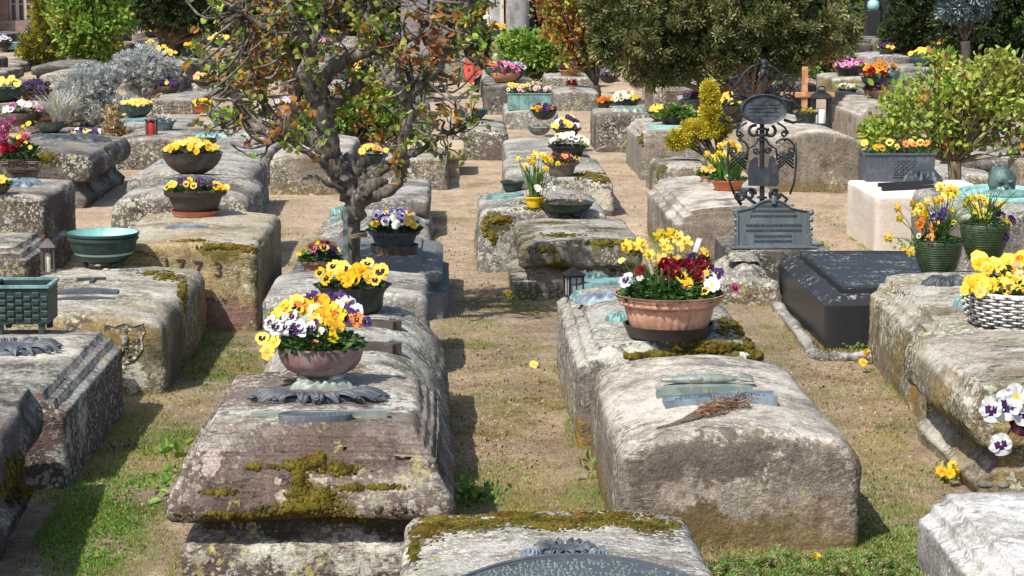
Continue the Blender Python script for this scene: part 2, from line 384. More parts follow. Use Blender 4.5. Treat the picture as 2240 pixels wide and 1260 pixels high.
class Tomb:
    def __init__(s, label, px=None, X=None, Y=None, H=.45, L=1.8, style='block', mat='brown', r=.06, crown=.05, amp=.012, strata=.006, ds=.022, name='tomb', cat='tomb', rz=0.0, crmode=1, group='flat sandstone tombs set in rows', fancy=None, seed=None):
        # px = (xl, xr, y_ground_front, y_top_front, y_top_back) in photo pixels
        if px:
            xl, xr, yb, yt, yk = px
            a = G(xl, yb); b = G(xr, yb); y0 = (a.y + b.y) / 2
            H = max(.12, D((xl + xr) / 2, yt, y0).z); L = G((xl + xr) / 2, yk, H).y - y0; X = (D(xl, yb, y0).x, D(xr, yb, y0).x); Y = y0
        x0, x1 = X; s.x0, s.x1, s.y0, s.L, s.H = x0, x1, Y, L, H
        s.cx = (x0 + x1) / 2; s.cy = Y + L / 2; A = (x1 - x0) / 2; B = L / 2; s.A, s.B = A, B
        sd_ = seed if seed is not None else len(TOMBS) * 13.7 + 3
        far = Y / 9.0
        ds = ds * max(1, far); 
        prof = profile(style, H, r); prof = resample(prof, ds)
        V = []; cr = .02
        # rings
        nx = max(6, int(2 * A / ds)); ny = max(8, int(2 * B / ds / 1.6)); k0 = 2 * (nx + ny)
        rings = []
        last = prof[-1]; aa, bb = A - last[0], B - last[1]
        ncap = max(5, int(aa / ds / 1.3))
        for (ix, iy, z) in prof: rings.append((A - ix, B - iy, z))
        for i in range(1, ncap + 1):
            f = i / ncap; rings.append((aa * (1 - f), bb - aa * f * .98, H))
        for (a, b, z) in rings:
            q = min(cr, a * .5, b * .5)
            def side(n):
                return [(-1 + 2 * i / n) for i in range(n)]
            for t in side(nx): V.append((t * a, -b, z))
            for t in side(ny): V.append((a, t * b, z))
            for t in side(nx): V.append((-t * a, b, z))
            for t in side(ny): V.append((-a, -t * b, z))
        V = np.array(V); n = len(rings); F = []
        idx = np.arange(n * k0).reshape(n, k0)
        a_ = idx[:-1, :]; b_ = np.roll(a_, -1, 1); d_ = idx[1:, :]; c_ = np.roll(d_, -1, 1)
        F = np.stack([a_.ravel(), b_.ravel(), c_.ravel(), d_.ravel()], 1)
        # corner rounding: pull corners of each ring in
        fx = np.abs(V[:, 0]); fy = np.abs(V[:, 1])
        # camber
        zt = np.clip(V[:, 2] / H, 0, 1.0)
        cam_ = crown * (1 - (V[:, 0] / A) ** 2) if crmode == 1 else crown * (1 - np.abs(V[:, 0] / A) ** 3)
        V[:, 2] += cam_ * np.clip((zt - .25) / .75, 0, 1) ** 1.5
        # displacement
        me = mesh_np('tmp', V, F); nn = np.empty(len(V) * 3, np.float32); me.vertices.foreach_get('normal', nn); nn = nn.reshape(-1, 3); bpy.data.meshes.remove(me)
        fb = noise.fractal; ns = noise.noise
        fine = Y < 13
        for i in range(len(V)):
            x, y, z = V[i]
            p = Vector((x + sd_, y + sd_ * .7, z + sd_ * .3))
            d = ns(p * 2.1) * .8 + ns(p * 5.3) * .55
            if fine: d += ns(p * 13) * .30 + ns(p * 31) * .14
            d2 = ns(Vector((p.x * 1.1, p.y * 1.1, p.z * 26))) if abs(nn[i, 2]) < .7 else ns(Vector((p.x * 2.2, p.y * 7, p.z * 3))) * .7
            # edges lose more stone
            eg = max(0.0, 1 - abs(abs(nn[i, 2]) - .55) / .4)
            if eg > 0 and z > 0: d -= eg * (max(0.0, ns(p * 4.7 + Vector((3, 3, 3))) - .12) * 2.6 + max(0.0, ns(p * 12.0) - .2) * 1.2)
            V[i] += nn[i] * (amp * d + strata * d2)
            q = math.hypot(max(0, abs(x) / A - .93) * A, max(0, abs(y) / B - .95) * B)
            if abs(x) > A - .035 and abs(y) > B - .035:
                e = min(abs(x) - A + .035, abs(y) - B + .035) / .035 * .011
                V[i, 0] -= math.copysign(e, x); V[i, 1] -= math.copysign(e, y)
        s.root = thing(name, label, cat, (s.cx, s.cy, 0), group, rz)
        m = ST[mat] if isinstance(mat, str) else mat
        bm_ = bmesh.new(); tm = mesh_np('tmp2', V, F); bm_.from_mesh(tm); bpy.data.meshes.remove(tm)
        bmesh.ops.remove_doubles(bm_, verts=bm_.verts, dist=1e-3 if ds < .03 else 2e-3); bm_.verts.index_update()
        V = np.array([v.co[:] for v in bm_.verts]); F = [[v.index for v in f.verts] for f in bm_.faces]; bm_.free()
        s.body = link('stone_block', mesh_np('stone_block', V, F, [m], smooth=style not in ('step', 'bevel')), s.root)
        if style in ('step', 'bevel'):
            s.body.data.polygons.foreach_set('use_smooth', np.ones(len(F), bool))
            try: s.body.data.set_sharp_from_angle(angle=R(28))
            except Exception: pass
        s.rz = rz
        Mx = Matrix.Translation(s.root.location) @ Matrix.Rotation(rz, 4, 'Z')
        s.Mx = Mx; s.inv = Mx.inverted()
        s.bvh = bvhtree.BVHTree.FromPolygons([Mx @ Vector(v) for v in V.tolist()], F)
        TOMBS.append(s)
    def hit(s, px, py):
        """where the line of sight through this photo pixel meets the stone: (point, normal)"""
        h = s.bvh.ray_cast(CO, ray(px, py))
        return (h[0], h[1]) if h[0] is not None else (None, None)
    def top(s, x, y):
        h = s.bvh.ray_cast(Vector((x, y, 5)), Vector((0, 0, -1))); return h[0].z if h[0] is not None else s.H
    def on(s, px, py):
        p, n = s.hit(px, py)
        if p is None:
            p = G(px, py, s.H); n = Vector((0, 0, 1))
        return p, n
    def loc(s, p): return s.inv @ Vector(p)

def moss_on(t, patches, name='moss', r=(.008, .024), mat=None, flat=.42):
    mb = MB(); rn = random.Random(len(patches) * 7 + int(patches[0][0]))
    for (px, py, rx, ry, n) in patches:
        for i in range(n):
            a = rn.uniform(0, 6.28); q = (math.sqrt(rn.random()) if rn.random() < .7 else abs(rn.gauss(0, .85))) * (1 + .3 * math.sin(a * 3 + px) + .15 * math.sin(a * 7 + py))
            p, nn = t.hit(px + rx * q * math.cos(a), py + ry * q * math.sin(a))
            if p is None: continue
            rr = rn.uniform(*r) * max(.25, 1.15 - .55 * q); l = t.loc(p)
            Mt = Matrix.Translation(l) @ nn.to_track_quat('Z', 'Y').to_matrix().to_4x4()
            mb.ball((0, 0, rr * .12), (rr, rr * rn.uniform(.8, 1.2), rr * flat), 0, 6, Mt, jit=.12)
    o = mb.build(name, mat or MOSS, t.root, smooth=True); o['kind'] = 'stuff'; return o

# bronze epitaphs lying on the stone ----------------------------------------
def lie(t, px, py, rz=0, sink=.002):
    p, n = t.on(px, py); n = (n * .5 + Vector((0, 0, 1)) * .5).normalized() if n.z > .3 else Vector((0, 0, 1))
    q = Vector((0, 0, 1)).rotation_difference(n).to_matrix().to_4x4()
    return Matrix.Translation(t.loc(p) + Vector((0, 0, .004))) @ q @ Matrix.Rotation(rz, 4, 'Z')
def letters(mb, w, l, z, rows, m=1, ell=False, seed=1, h=.012):
    rn = random.Random(seed); dy = l / rows
    for r_ in range(rows):
        y = l / 2 - dy * (r_ + .5); ww = w * (math.sqrt(max(0, 1 - (2 * y / l) ** 2 * .8)) if ell else rn.uniform(.75, 1)); x = -ww / 2
        while x < ww / 2 - .004:
            q = rn.uniform(.004, .009)
            if rn.random() < .85:
                k = rn.random()
                mb.box((x + q / 2, y, z), (q * .35, dy * .5, .004), m)
                if k < .6: mb.box((x + q * .6, y + (dy * .2 if k < .3 else -dy * .2), z), (q * .6, dy * .12, .0036), m)
            x += q * 1.45
def oval_plate(t, px, py, w, l, th, mat, rows=4, rz=0, rim=True, name='epitaph_plate', lmat=None):
    mb = MB(); n = 40; M0 = lie(t, px, py, rz)
    E = lambda k, z: [(w / 2 * k * math.cos(2 * math.pi * i / n), l / 2 * k * math.sin(2 * math.pi * i / n), z) for i in range(n)]
    rings = [E(1, -.02), E(1, th * .9), E(.985, th), E(.93, th), E(.915, th * .75 if rim else th)]
    V = sum(rings, []); F = [(j * n + i, j * n + (i + 1) % n, (j + 1) * n + (i + 1) % n, (j + 1) * n + i) for j in range(len(rings) - 1) for i in range(n)] + [tuple(range((len(rings) - 1) * n, len(rings) * n))]
    mb.add(V, F); letters(mb, w * .8, l * .8, th * .75 + .001 if rim else th + .001, rows, 1, True)
    mb.v = [tuple(M0 @ Vector(v)) for v in mb.v]
    return mb.build(name, [mat, lmat or mat], t.root, autos=35)
def rect_plate(t, px, py, w, l, th, mat, rows=3, rz=0, bend=0.0, ends=None, name='epitaph_plate', lmat=None, rim=.0):
    mb = MB(); M0 = lie(t, px, py, rz)
    k = 14; a, b = w / 2, l / 2
    for i in range(k):
        xa, xb = -a + w * i / k, -a + w * (i + 1) / k
        za, zb = -bend * (xa / a) ** 2, -bend * (xb / a) ** 2
        V = [(xa, -b, za - .03), (xb, -b, zb - .03), (xb, b, zb - .03), (xa, b, za - .03), (xa, -b, za + th), (xb, -b, zb + th), (xb, b, zb + th), (xa, b, za + th)]
        F = [(4, 5, 6, 7), (0, 1, 5, 4), (3, 7, 6, 2)] + ([(0, 4, 7, 3)] if i == 0 else []) + ([(1, 2, 6, 5)] if i == k - 1 else [])
        mb.add(V, F)
        if rim:
            for yy in (-b + .006, b - .006): mb.box(((xa + xb) / 2, yy, (za + zb) / 2 + th + .003), (w / k + .001, .010, .008))
    if ends:   # jagged crimped end pieces
        for sx in (-1, 1):
            poly = [(sx * a, -b * 1.1), (sx * (a + .02), -b * 1.25), (sx * (a + .03), -b * .6), (sx * (a + .055), -b * .4), (sx * (a + .06), b * .3), (sx * (a + .035), b * .6), (sx * (a + .02), b * 1.2), (sx * a, b * 1.1)]
            if sx < 0: poly = poly[::-1]
            mb.prism(poly, -bend - .02, th * 1.3 - bend * .6)
    if rows and bend < .012:
        letters(mb, w * .9, l * .85, th + .0015 - bend * .3, rows, 1)
    mb.v = [tuple(M0 @ Vector(v)) for v in mb.v]
    return mb.build(name, [mat, lmat or mat], t.root, autos=35)
def crest(t, px, py, w, l, th, mat, lobes=9, seed=1, rz=0, name='relief_crest', depth=.25):
    """leafy cast relief: lobed outline, domed and furrowed"""
    mb = MB(); M0 = lie(t, px, py, rz); n = 72; V = []; F = []; rn = random.Random(seed); ph = rn.uniform(0, 6)
    rr = 9
    for j in range(rr):
        k = 1 - j / rr
        for i in range(n):
            a = 2 * math.pi * i / n
            lob = 1 - depth * abs(math.sin(a * lobes / 2 + ph)) ** 1.5 * (k ** 2) + .06 * math.sin(a * 3 + ph * 2)
            x, y = w / 2 * k * lob * math.cos(a), l / 2 * k * lob * math.sin(a)
            fold = .55 * math.sin(a * lobes * 2 + 5 * k + ph) * (k * (1 - k) * 4) + .6 * noise.noise(Vector((x * 38, y * 38, seed * 3.3)))
            z = th * (math.sin(min(1, (1 - k) * 2.4 + .12) * 1.57) * (1 + fold * .8)) if j > 0 else -.01
            V.append((x, y, z))
    F = [(j * n + i, j * n + (i + 1) % n, (j + 1) * n + (i + 1) % n, (j + 1) * n + i) for j in range(rr - 1) for i in range(n)] + [tuple(range((rr - 1) * n, rr * n))]
    mb.add(V, F); mb.v = [tuple(M0 @ Vector(v)) for v in mb.v]
    return mb.build(name, mat, t.root, smooth=True)

def acanthus(t, px, py, w, l, th, mat, n=11, seed=1, rz=0, name='leafy_relief', core=.55, full=False):
    """cast ornament: a flat oval core ringed by furrowed leaves with rolled tips"""
    mb = MB(); M0 = lie(t, px, py, rz); rn = random.Random(seed); k = 40
    V = []; 
    for (s_, z) in ((1, -.012), (1, th * .35), (.9, th * .6), (.55, th * .78), (.1, th * .82)): V += [(w / 2 * core * s_ * math.cos(6.2832 * i / k), l / 2 * core * s_ * math.sin(6.2832 * i / k), z) for i in range(k)]
    mb.add(V, [(j * k + i, j * k + (i + 1) % k, (j + 1) * k + (i + 1) % k, (j + 1) * k + i) for j in range(4) for i in range(k)] + [tuple(range(4 * k, 5 * k))])
    for q in range(n):
        a = 2 * math.pi * (q + rn.uniform(-.15, .15)) / n if full else -math.pi * 1.12 + math.pi * 1.24 * q / (n - 1) if True else 0
        ca, sa = math.cos(a), math.sin(a); r0 = core * .62; L_ = (1.0 - r0) * rn.uniform(.9, 1.12); wd = 2.6 / n * rn.uniform(.9, 1.25); tw = rn.uniform(-.35, .35); V = []; A_, B_ = 12, 10
        for i in range(A_ + 1):
            u = i / A_
            for j in range(B_ + 1):
                v = -1 + 2 * j / B_; half = wd * (math.sin(math.pi * min(1, .18 + u * .80)) ** .8) * (1 + .18 * math.sin(u * 19 + q)) * .5
                rr = r0 + L_ * (u - .10 * v * v * u); aa = a + (v * half + tw * u * u * .5) / max(.35, rr)
                z = th * (.55 + .75 * math.sin(math.pi * min(1, u * .95)) - 1.0 * max(0, u - .72) * 2.0) + th * .30 * math.cos(v * math.pi * 2.5) * (1 - .5 * u) - th * .35 * v * v
                V.append((w / 2 * rr * math.cos(aa), l / 2 * rr * math.sin(aa), max(-.004, z) if i else -.004))
        mb.add(V, [(i * (B_ + 1) + j, (i + 1) * (B_ + 1) + j, (i + 1) * (B_ + 1) + j + 1, i * (B_ + 1) + j + 1) for i in range(A_) for j in range(B_)])
        if q % 2 == 0:
            c = Vector((w / 2 * .93 * ca, l / 2 * .93 * sa, th * .55)); R_ = th * .55
            mb.tube([c + Vector((R_ * (1 - k_ / 14) * math.cos(k_ * .8 + a), R_ * .6 * (1 - k_ / 14) * math.sin(k_ * .8 + a), .002 * k_ * th * 8)) for k_ in range(13)], th * .16, 5)
    mb.v = [tuple(M0 @ Vector(v)) for v in mb.v]
    return mb.build(name, mat, t.root, smooth=True)
# stains, lichen crusts and bare patches that sit at a fixed place on one stone
def stains(t, items):
    """items: (px, py, radius m, colour, (sx, sy, sz) stretch, strength)"""
    m = t.body.data.materials[0].copy(); t.body.data.materials[0] = m; nt = m.node_tree; b = nt.nodes['Principled BSDF']; n = N(nt, seed=3, objrand=False); lk = b.inputs['Base Color'].links[0]; c = lk.from_socket
    tc = nt.nodes.new('ShaderNodeTexCoord').outputs['Object']; wn = n.vm('SCALE', n.vm('SUBTRACT', n.noise(7, 8, .72, off=31, col=True), (.5, .5, .5)), None, 1.0); w2 = n.vm('SCALE', n.vm('SUBTRACT', n.noise(28, 5, .7, off=37, col=True), (.5, .5, .5)), None, 1.0)
    gr = n.ramp(n.noise(110, 3, .7, off=39), .3, .7, .68, 1.22); g2 = n.ramp(n.noise(24, 5, .7, off=41), .3, .7, .78, 1.15)
    brk = n.noise(13, 8, .74, off=43)
    for it in items:
        px, py, r, col = it[:4]; st = it[4] if len(it) > 4 else (1, 1, 1); k = it[5] if len(it) > 5 else .9
        p, _ = t.hit(px, py)
        if p is None: continue
        l = t.loc(p); q = n.vm('SUBTRACT', n.vm('ADD', n.vm('ADD', tc, n.vm('SCALE', wn, None, min(.6, r * 3.2))), n.vm('SCALE', w2, None, min(.16, r * 1.8))), tuple(l)); q = n.vm('DIVIDE', q, st)
        ln = nt.nodes.new('ShaderNodeVectorMath'); ln.operation = 'LENGTH'; n.L(q, ln.inputs[0])
        f = n.ramp(ln.outputs['Value'], r * .84, r * 1.0, 1, 0)
        if k < .82: f = n.mul(n.ramp(ln.outputs['Value'], r * .5, r * 1.15, 1, 0), n.ramp(brk, .43, .53)); k = min(1, k + .25)
        g = n.nt.nodes.new('ShaderNodeVectorMath'); g.operation = 'SCALE'; g.inputs[0].default_value = col; n.L(n.mul(gr, g2), g.inputs['Scale'])
        c = n.mix(n.mul(f, k), c, g.outputs[0])
    nt.links.new(c, b.inputs['Base Color'])
# ------------------------------------------------------------ ground
def ground_mat():
    m, nt, b = newmat('ground'); n = N(nt, seed=2, objrand=False)
    y = n.sep(n.geo.outputs['Position'])[1]
    far = n.ramp(n.math('ADD', y, n.mul(n.noise(.6, 4), 5)), 14.5, 20)
    soil = n.mix(n.ramp(n.noise(2.2, 8, .65), .35, .65), (.25, .183, .125), (.42, .32, .215))
    sand = n.mix(n.ramp(n.noise(1.7, 8, .65, off=3), .35, .65), (.43, .32, .22), (.57, .44, .31))
    c = n.mix(far, soil, sand)
    c = n.mix(n.mul(n.ramp(n.noise(1.5, 7, .7, off=6), .50, .66), n.math('SUBTRACT', 1.0, n.mul(far, .35))), c, n.mix(n.noise(30, 4), (.11, .10, .03), (.27, .22, .08)))
    v = n.voro(70, warp=.02); c = n.mix(n.mul(n.ramp(v, .1, .28, 1, 0), n.ramp(n.noise(9, 3, off=8), .5, .6)), c, (.36, .31, .24))
    c = n.mix(1.0, c, n.mix(n.ramp(n.noise(130, 3, .8), .3, .7), (.55, .55, .55), (1.3, 1.3, 1.3)), 'MULTIPLY')
    c = n.mix(1.0, c, n.mix(n.ramp(n.noise(22, 5, .75), .3, .7), (.7, .69, .68), (1.2, 1.2, 1.2)), 'MULTIPLY')
    n.L(c, b.inputs['Base Color']); b.inputs['Roughness'].default_value = .95; b.inputs['Specular IOR Level'].default_value = .1
    n.L(n.bump(n.math('ADD', n.noise(14, 8, .75), n.mul(n.noise(90, 3, .7), .5)), .9, .025), b.inputs['Normal'])
    return m
def ghz(x, y):
    return .018 * noise.noise(Vector((x * 1.3, y * 1.3, 1))) + .010 * noise.noise(Vector((x * 5, y * 5, 2))) + (.005 * noise.noise(Vector((x * 15, y * 15, 3))) if y < 16 else 0) - .004
def build_ground():
    ys = [-2, 2, 4, 5.5]
    while ys[-1] < 30: ys.append(ys[-1] + max(.045, ys[-1] * .006))
    while ys[-1] < 600: ys.append(ys[-1] * 1.12)
    nx = 190; V = []
    for yy in ys:
        w_ = max(3.0, yy * .36 + .6) if yy < 40 else yy * .36 + (yy - 40) * 1.5 + .6
        for i in range(nx + 1):
            x = (-1 + 2 * i / nx) * w_ + yy * .03; V.append((x, yy, ghz(x, yy) if 4 < yy < 30 else 0))
    ny = len(ys); idx = np.arange(ny * (nx + 1)).reshape(ny, nx + 1)
    F = np.stack([idx[:-1, :-1].ravel(), idx[:-1, 1:].ravel(), idx[1:, 1:].ravel(), idx[1:, :-1].ravel()], 1)
    g = link('ground', mesh_np('ground', V, F, [ground_mat()], smooth=True)); g['kind'] = 'structure'
    g['label'] = 'bare sandy soil between the tombs with dry moss and grass'
    return g
ground = build_ground()
# ------------------------------------------------------------ the tombs, near to far (pixels: left, right, front foot, front top edge, back top edge)
# centre-left row
A1 = Tomb('big brown bolster-shaped tomb with a moss cross on its sloping front, below the mottled bowl', X=(-1.04, .0), Y=7.22, H=.55, L=1.30, style='bolster', mat='front', crown=.035, amp=.016, strata=.004, ds=.02)
A2 = Tomb('rounded pale crusted tomb carrying two brown clasps, behind the mottled bowl', X=(-.93, -.03), Y=8.62, H=.50, L=1.80, style='mound', mat='crust', crown=.04, amp=.014, strata=.008)
A3 = Tomb('grey flat tomb right behind the black flared pot', X=(-1.05, -.14), Y=11.15, H=.44, L=.95, style='block', mat='grey', crown=.03, r=.05)
A4 = Tomb('stepped grey granite tomb under the big grey bowl with lilac and white pansies', X=(-.95, -.17), Y=13.1, H=.33, L=1.5, style='step', mat='greygran', crown=.02, amp=.001, strata=0, name='granite_tomb')
A5 = Tomb('eroded layered stone with turquoise tags left of the rusty-leaved tree trunk', px=(678, 940, 575, 515, 447), mat='crust', style='mound', amp=.03, strata=.03, crown=.03)
A6 = Tomb('small grey slab tomb right of the branching tree trunk, casting shadow on sand', px=(760, 940, 520, 440, 393), mat='grey', style='slab', crown=.02)
# centre-right row
B1 = Tomb('nearest tomb with a mossy back edge and a big arched bronze plate', X=(-.165, .775), Y=5.1, H=.45, L=1.46, style='block', mat='crust', crown=.03, r=.05, amp=.012, strata=.01)
B2 = Tomb('broad pale tomb with rounded dark front, fish relief and dry twigs on top', X=(.635, 1.58), Y=7.72, H=.385, L=1.62, style='block', mat='beige', crown=.085, r=.075, amp=.010, strata=.005)
B3 = Tomb('lichen-spotted tomb with moulded sides under the ribbed terracotta bowl', X=(.58, 1.50), Y=9.45, H=.46, L=2.0, style='mould', mat='crust', crown=.05, amp=.014, strata=.006)
B4 = Tomb('overhanging mossy slab tomb under the grey-green bowl on ball feet', px=(1135, 1405, 655, 535, 478), mat='mossy', style='slab', crown=.02, amp=.013)
B5 = Tomb('tomb with a moss-ringed front carrying the yellow daffodil pot', px=(1050, 1330, 592, 468, 424), mat='grey', style='soft', crown=.05, amp=.02, r=.06)
B6 = Tomb('tomb with moss cushion and cream-crusted front behind the grey-green bowl', px=(1110, 1344, 474, 396, 348), mat='crust', style='block', crown=.03)
B7 = Tomb('low worn tomb under the fluted brown bowl of dry pink pansies', px=(1110, 1300, 400, 350, 306), mat='grey', style='block', crown=.03)
# right row
C1 = Tomb('pale tomb with a moulded edge, carrying the orange plastic pot of daffodils', px=(1478, 1768, 592, 468, 398), mat='beige', style='mould', crown=.06, amp=.004, strata=.002)
C2 = Tomb('polished black granite tomb with a lichen-speckled raised top', px=(1806, 2178, 764, 642, 549), mat='black', style='bevel', crown=.01, amp=0.0, strata=0, name='granite_tomb')
C3 = Tomb('big tawny tomb with a hollowed side moulding, under the wicker basket', X=(2.36, 3.32), Y=9.75, H=.45, L=1.95, rz=-.045, style='mould', mat='olive', crown=.05, r=.07, amp=.014, strata=.006)
C4 = Tomb('thick rolled-edge tomb at the right picture edge below the wicker basket', X=(2.14, 3.1), Y=8.3, H=.50, L=1.35, style='scroll', mat='olive', crown=.03, amp=.02, strata=.01)
C5 = Tomb('whitish stepped tomb in the bottom right corner with pebbles on it', X=(1.63, 2.62), Y=5.2, H=.40, L=1.80, style='mould', mat='light', crown=.01, amp=.011, strata=.008)
D1 = Tomb('smooth new white stone tomb behind the twin green pots', px=(1913, 2190, 553, 428, 393), mat='white', style='block', crown=.0, amp=.001, strata=0, r=.03)
# left rows
E1 = Tomb('dark scroll-edged tomb at the left picture edge with a mossy foot', X=(-2.60, -1.66), Y=7.0, H=.50, L=1.5, rz=.07, style='scroll', mat='dark', crown=.03, amp=.02, strata=.01)
E2 = Tomb('reddish tomb with deep grooved side moulding below the small square planter', X=(-2.66, -1.67), Y=8.72, H=.42, L=1.55, style='mould', mat='red', crown=.012, amp=.007, strata=.004)
E3 = Tomb('tawny tomb with a carved figure on its front, under the open green bronze bowl', px=(-60, 364, 862, 705, 592), mat='olive', style='block', crown=.04, r=.08, amp=.011)
E4 = Tomb('yellowish tomb carved with the year 1773 on its front', px=(222, 566, 722, 545, 470), mat='yellow', style='block', crown=.035, r=.05, amp=.010)
E5 = Tomb('arched tomb with worn scroll relief behind the brown bowl on its orange saucer', px=(245, 545, 600, 440, 394), mat='brown', style='soft', crown=.06, r=.09, amp=.018)
E6 = Tomb('dark arched tomb under the wide bowl of yellow pansies', px=(278, 548, 492, 388, 348), mat='grey', style='soft', crown=.06, r=.08)
E7 = Tomb('arch-fronted tomb with crusty face under the red grave candle', px=(236, 436, 372, 312, 284), mat='brown', style='block', crown=.05)
E8 = Tomb('long grey block tomb with turquoise reliefs left of the rusty-leaved tree', px=(432, 592, 406, 336, 292), mat='grey', style='block', crown=.01)
F0 = Tomb('grey tomb with a hollow moulded side at the left edge beside the bronze lantern', px=(-260, 62, 640, 545, 482), mat='red', style='mould', crown=.01, amp=.006)
F1 = Tomb('tall block tomb at the left edge below the scroll-sided tomb', px=(-190, 104, 600, 432, 394), mat='brown', style='block', crown=.02, r=.05)
F2 = Tomb('dark scroll-sided tomb carrying the meander pot at the left edge', px=(-90, 205, 455, 345, 300), mat='dark', style='scroll', crown=.04, amp=.012)
# ------------------------------------------------------------ petals, flowers, leaves
def petalmat(name, c, c2=None, rough=.55):
    m, nt, b = newmat(name); n = N(nt, seed=3)
    f = n.ramp(n.noise(45, 3), .35, .65); cc = n.mix(f, c, c2 or tuple(x * .82 for x in c))
    rm = nt.nodes.new('ShaderNodeHueSaturation'); n.L(cc, rm.inputs['Color']); n.L(n.ramp(n.rand, 0, 1, .74, 1.10), rm.inputs['Value']); n.L(n.ramp(n.rand, 1, 0, .86, 1.0), rm.inputs['Saturation']); n.L(n.ramp(n.math('FRACT', n.mul(n.rand, 7.3)), 0, 1, .487, .508), rm.inputs['Hue']); cc = rm.outputs[0]
    n.L(cc, b.inputs['Base Color']); b.inputs['Roughness'].default_value = rough; b.inputs['Specular IOR Level'].default_value = .2
    b.inputs['Subsurface Weight'].default_value = 0
    tr = nt.nodes.new('ShaderNodeBsdfTranslucent'); n.L(cc, tr.inputs[0]); mx = nt.nodes.new('ShaderNodeMixShader'); mx.inputs[0].default_value = .25
    out = nt.nodes['Material Output']; n.L(b.outputs[0], mx.inputs[1]); n.L(tr.outputs[0], mx.inputs[2]); n.L(mx.outputs[0], out.inputs[0])
    return m
PC = {'yellow': ((.88, .64, .008), (.84, .50, .004)), 'lemon': ((.80, .66, .06), (.70, .52, .03)), 'white': ((.80, .80, .76), (.72, .72, .72)), 'violet': ((.065, .014, .16), (.03, .006, .08)),
      'lilac': ((.42, .36, .68), (.30, .22, .58)), 'orange': ((.85, .28, .015), (.75, .20, .01)), 'rose': ((.55, .06, .16), (.35, .03, .10)), 'wine': ((.085, .006, .018), (.045, .003, .01)),
      'pink': ((.84, .28, .52), (.70, .14, .36)), 'red': ((.50, .008, .03), (.30, .004, .015)), 'cream': ((.80, .70, .42), (.70, .55, .28)), 'black': ((.018, .006, .012), (.008, .003, .006)),
      'blush': ((.78, .56, .46), (.62, .36, .30)), 'scarlet': ((.70, .02, .02), (.5, .01, .01))}
PM = {k: petalmat('petal_' + k, *v) for k, v in PC.items()}
def leafmat(name, c, c2, tr=.3, rough=.5, scale=8):
    m, nt, b = newmat(name); n = N(nt, seed=6, objrand=False)
    f = n.ramp(n.noise(scale, 4, .6), .35, .65); cc = n.mix(f, c, c2)
    n.L(cc, b.inputs['Base Color']); b.inputs['Roughness'].default_value = rough; b.inputs['Specular IOR Level'].default_value = .35
    t = nt.nodes.new('ShaderNodeBsdfTranslucent'); n.L(cc, t.inputs[0]); mx = nt.nodes.new('ShaderNodeMixShader'); mx.inputs[0].default_value = tr
    out = nt.nodes['Material Output']; n.L(b.outputs[0], mx.inputs[1]); n.L(t.outputs[0], mx.inputs[2]); n.L(mx.outputs[0], out.inputs[0])
    return m
LM = {
 'pansy': leafmat('leaf_pansy', (.04, .10, .02), (.085, .17, .04), scale=40), 'pansyd': leafmat('leaf_pansy_dark', (.02, .05, .015), (.035, .08, .02), scale=40),
 'daff': leafmat('leaf_daffodil', (.07, .17, .035), (.12, .24, .05), scale=30),
 'lime': leafmat('leaf_lime', (.26, .38, .05), (.40, .48, .08)), 'green': leafmat('leaf_green', (.12, .23, .035), (.20, .32, .05)), 'olive': leafmat('leaf_olive', (.22, .24, .04), (.34, .33, .06)),
 'rust': leafmat('leaf_rust', (.30, .12, .02), (.44, .22, .04)), 'redbr': leafmat('leaf_red_brown', (.20, .055, .02), (.32, .11, .03)), 'gold': leafmat('leaf_gold', (.42, .30, .02), (.52, .38, .03)),
 'dgreen': leafmat('leaf_dark_green', (.018, .035, .012), (.035, .06, .018)), 'yew': leafmat('needle_yew', (.03, .045, .013), (.06, .075, .022), tr=.15), 'pine': leafmat('needle_pine', (.075, .095, .03), (.135, .155, .05), tr=.15),
 'pinel': leafmat('needle_pine_light', (.19, .185, .07), (.28, .25, .11), tr=.15), 'thuja': leafmat('needle_thuja', (.13, .13, .015), (.24, .22, .025), tr=.2), 'goldc': leafmat('needle_gold', (.50, .42, .03), (.62, .52, .06)),
 'silver': leafmat('leaf_silver', (.36, .38, .37), (.52, .54, .52), tr=.1, rough=.8), 'silverd': leafmat('leaf_silver_dark', (.20, .20, .19), (.30, .30, .28), tr=.1, rough=.8), 'spruce': leafmat('needle_blue', (.10, .15, .16), (.18, .25, .26), tr=.1),
 'dry': leafmat('leaf_dry', (.28, .18, .09), (.45, .32, .19), rough=.8), 'dryd': leafmat('leaf_dry_dark', (.11, .065, .04), (.2, .12, .07), rough=.8), 'straw': leafmat('grass_straw', (.40, .33, .13), (.54, .45, .21), rough=.8),
 'grass': leafmat('grass_green', (.11, .23, .03), (.19, .33, .05), scale=3), 'grassd': leafmat('grass_dark', (.05, .10, .015), (.09, .15, .025), scale=3), 'grassy': leafmat('grass_yellow', (.28, .29, .05), (.40, .37, .09), scale=3),
}
SOIL = plain('potting_soil', (.035, .025, .018), .95, bump=.02, bscale=80)

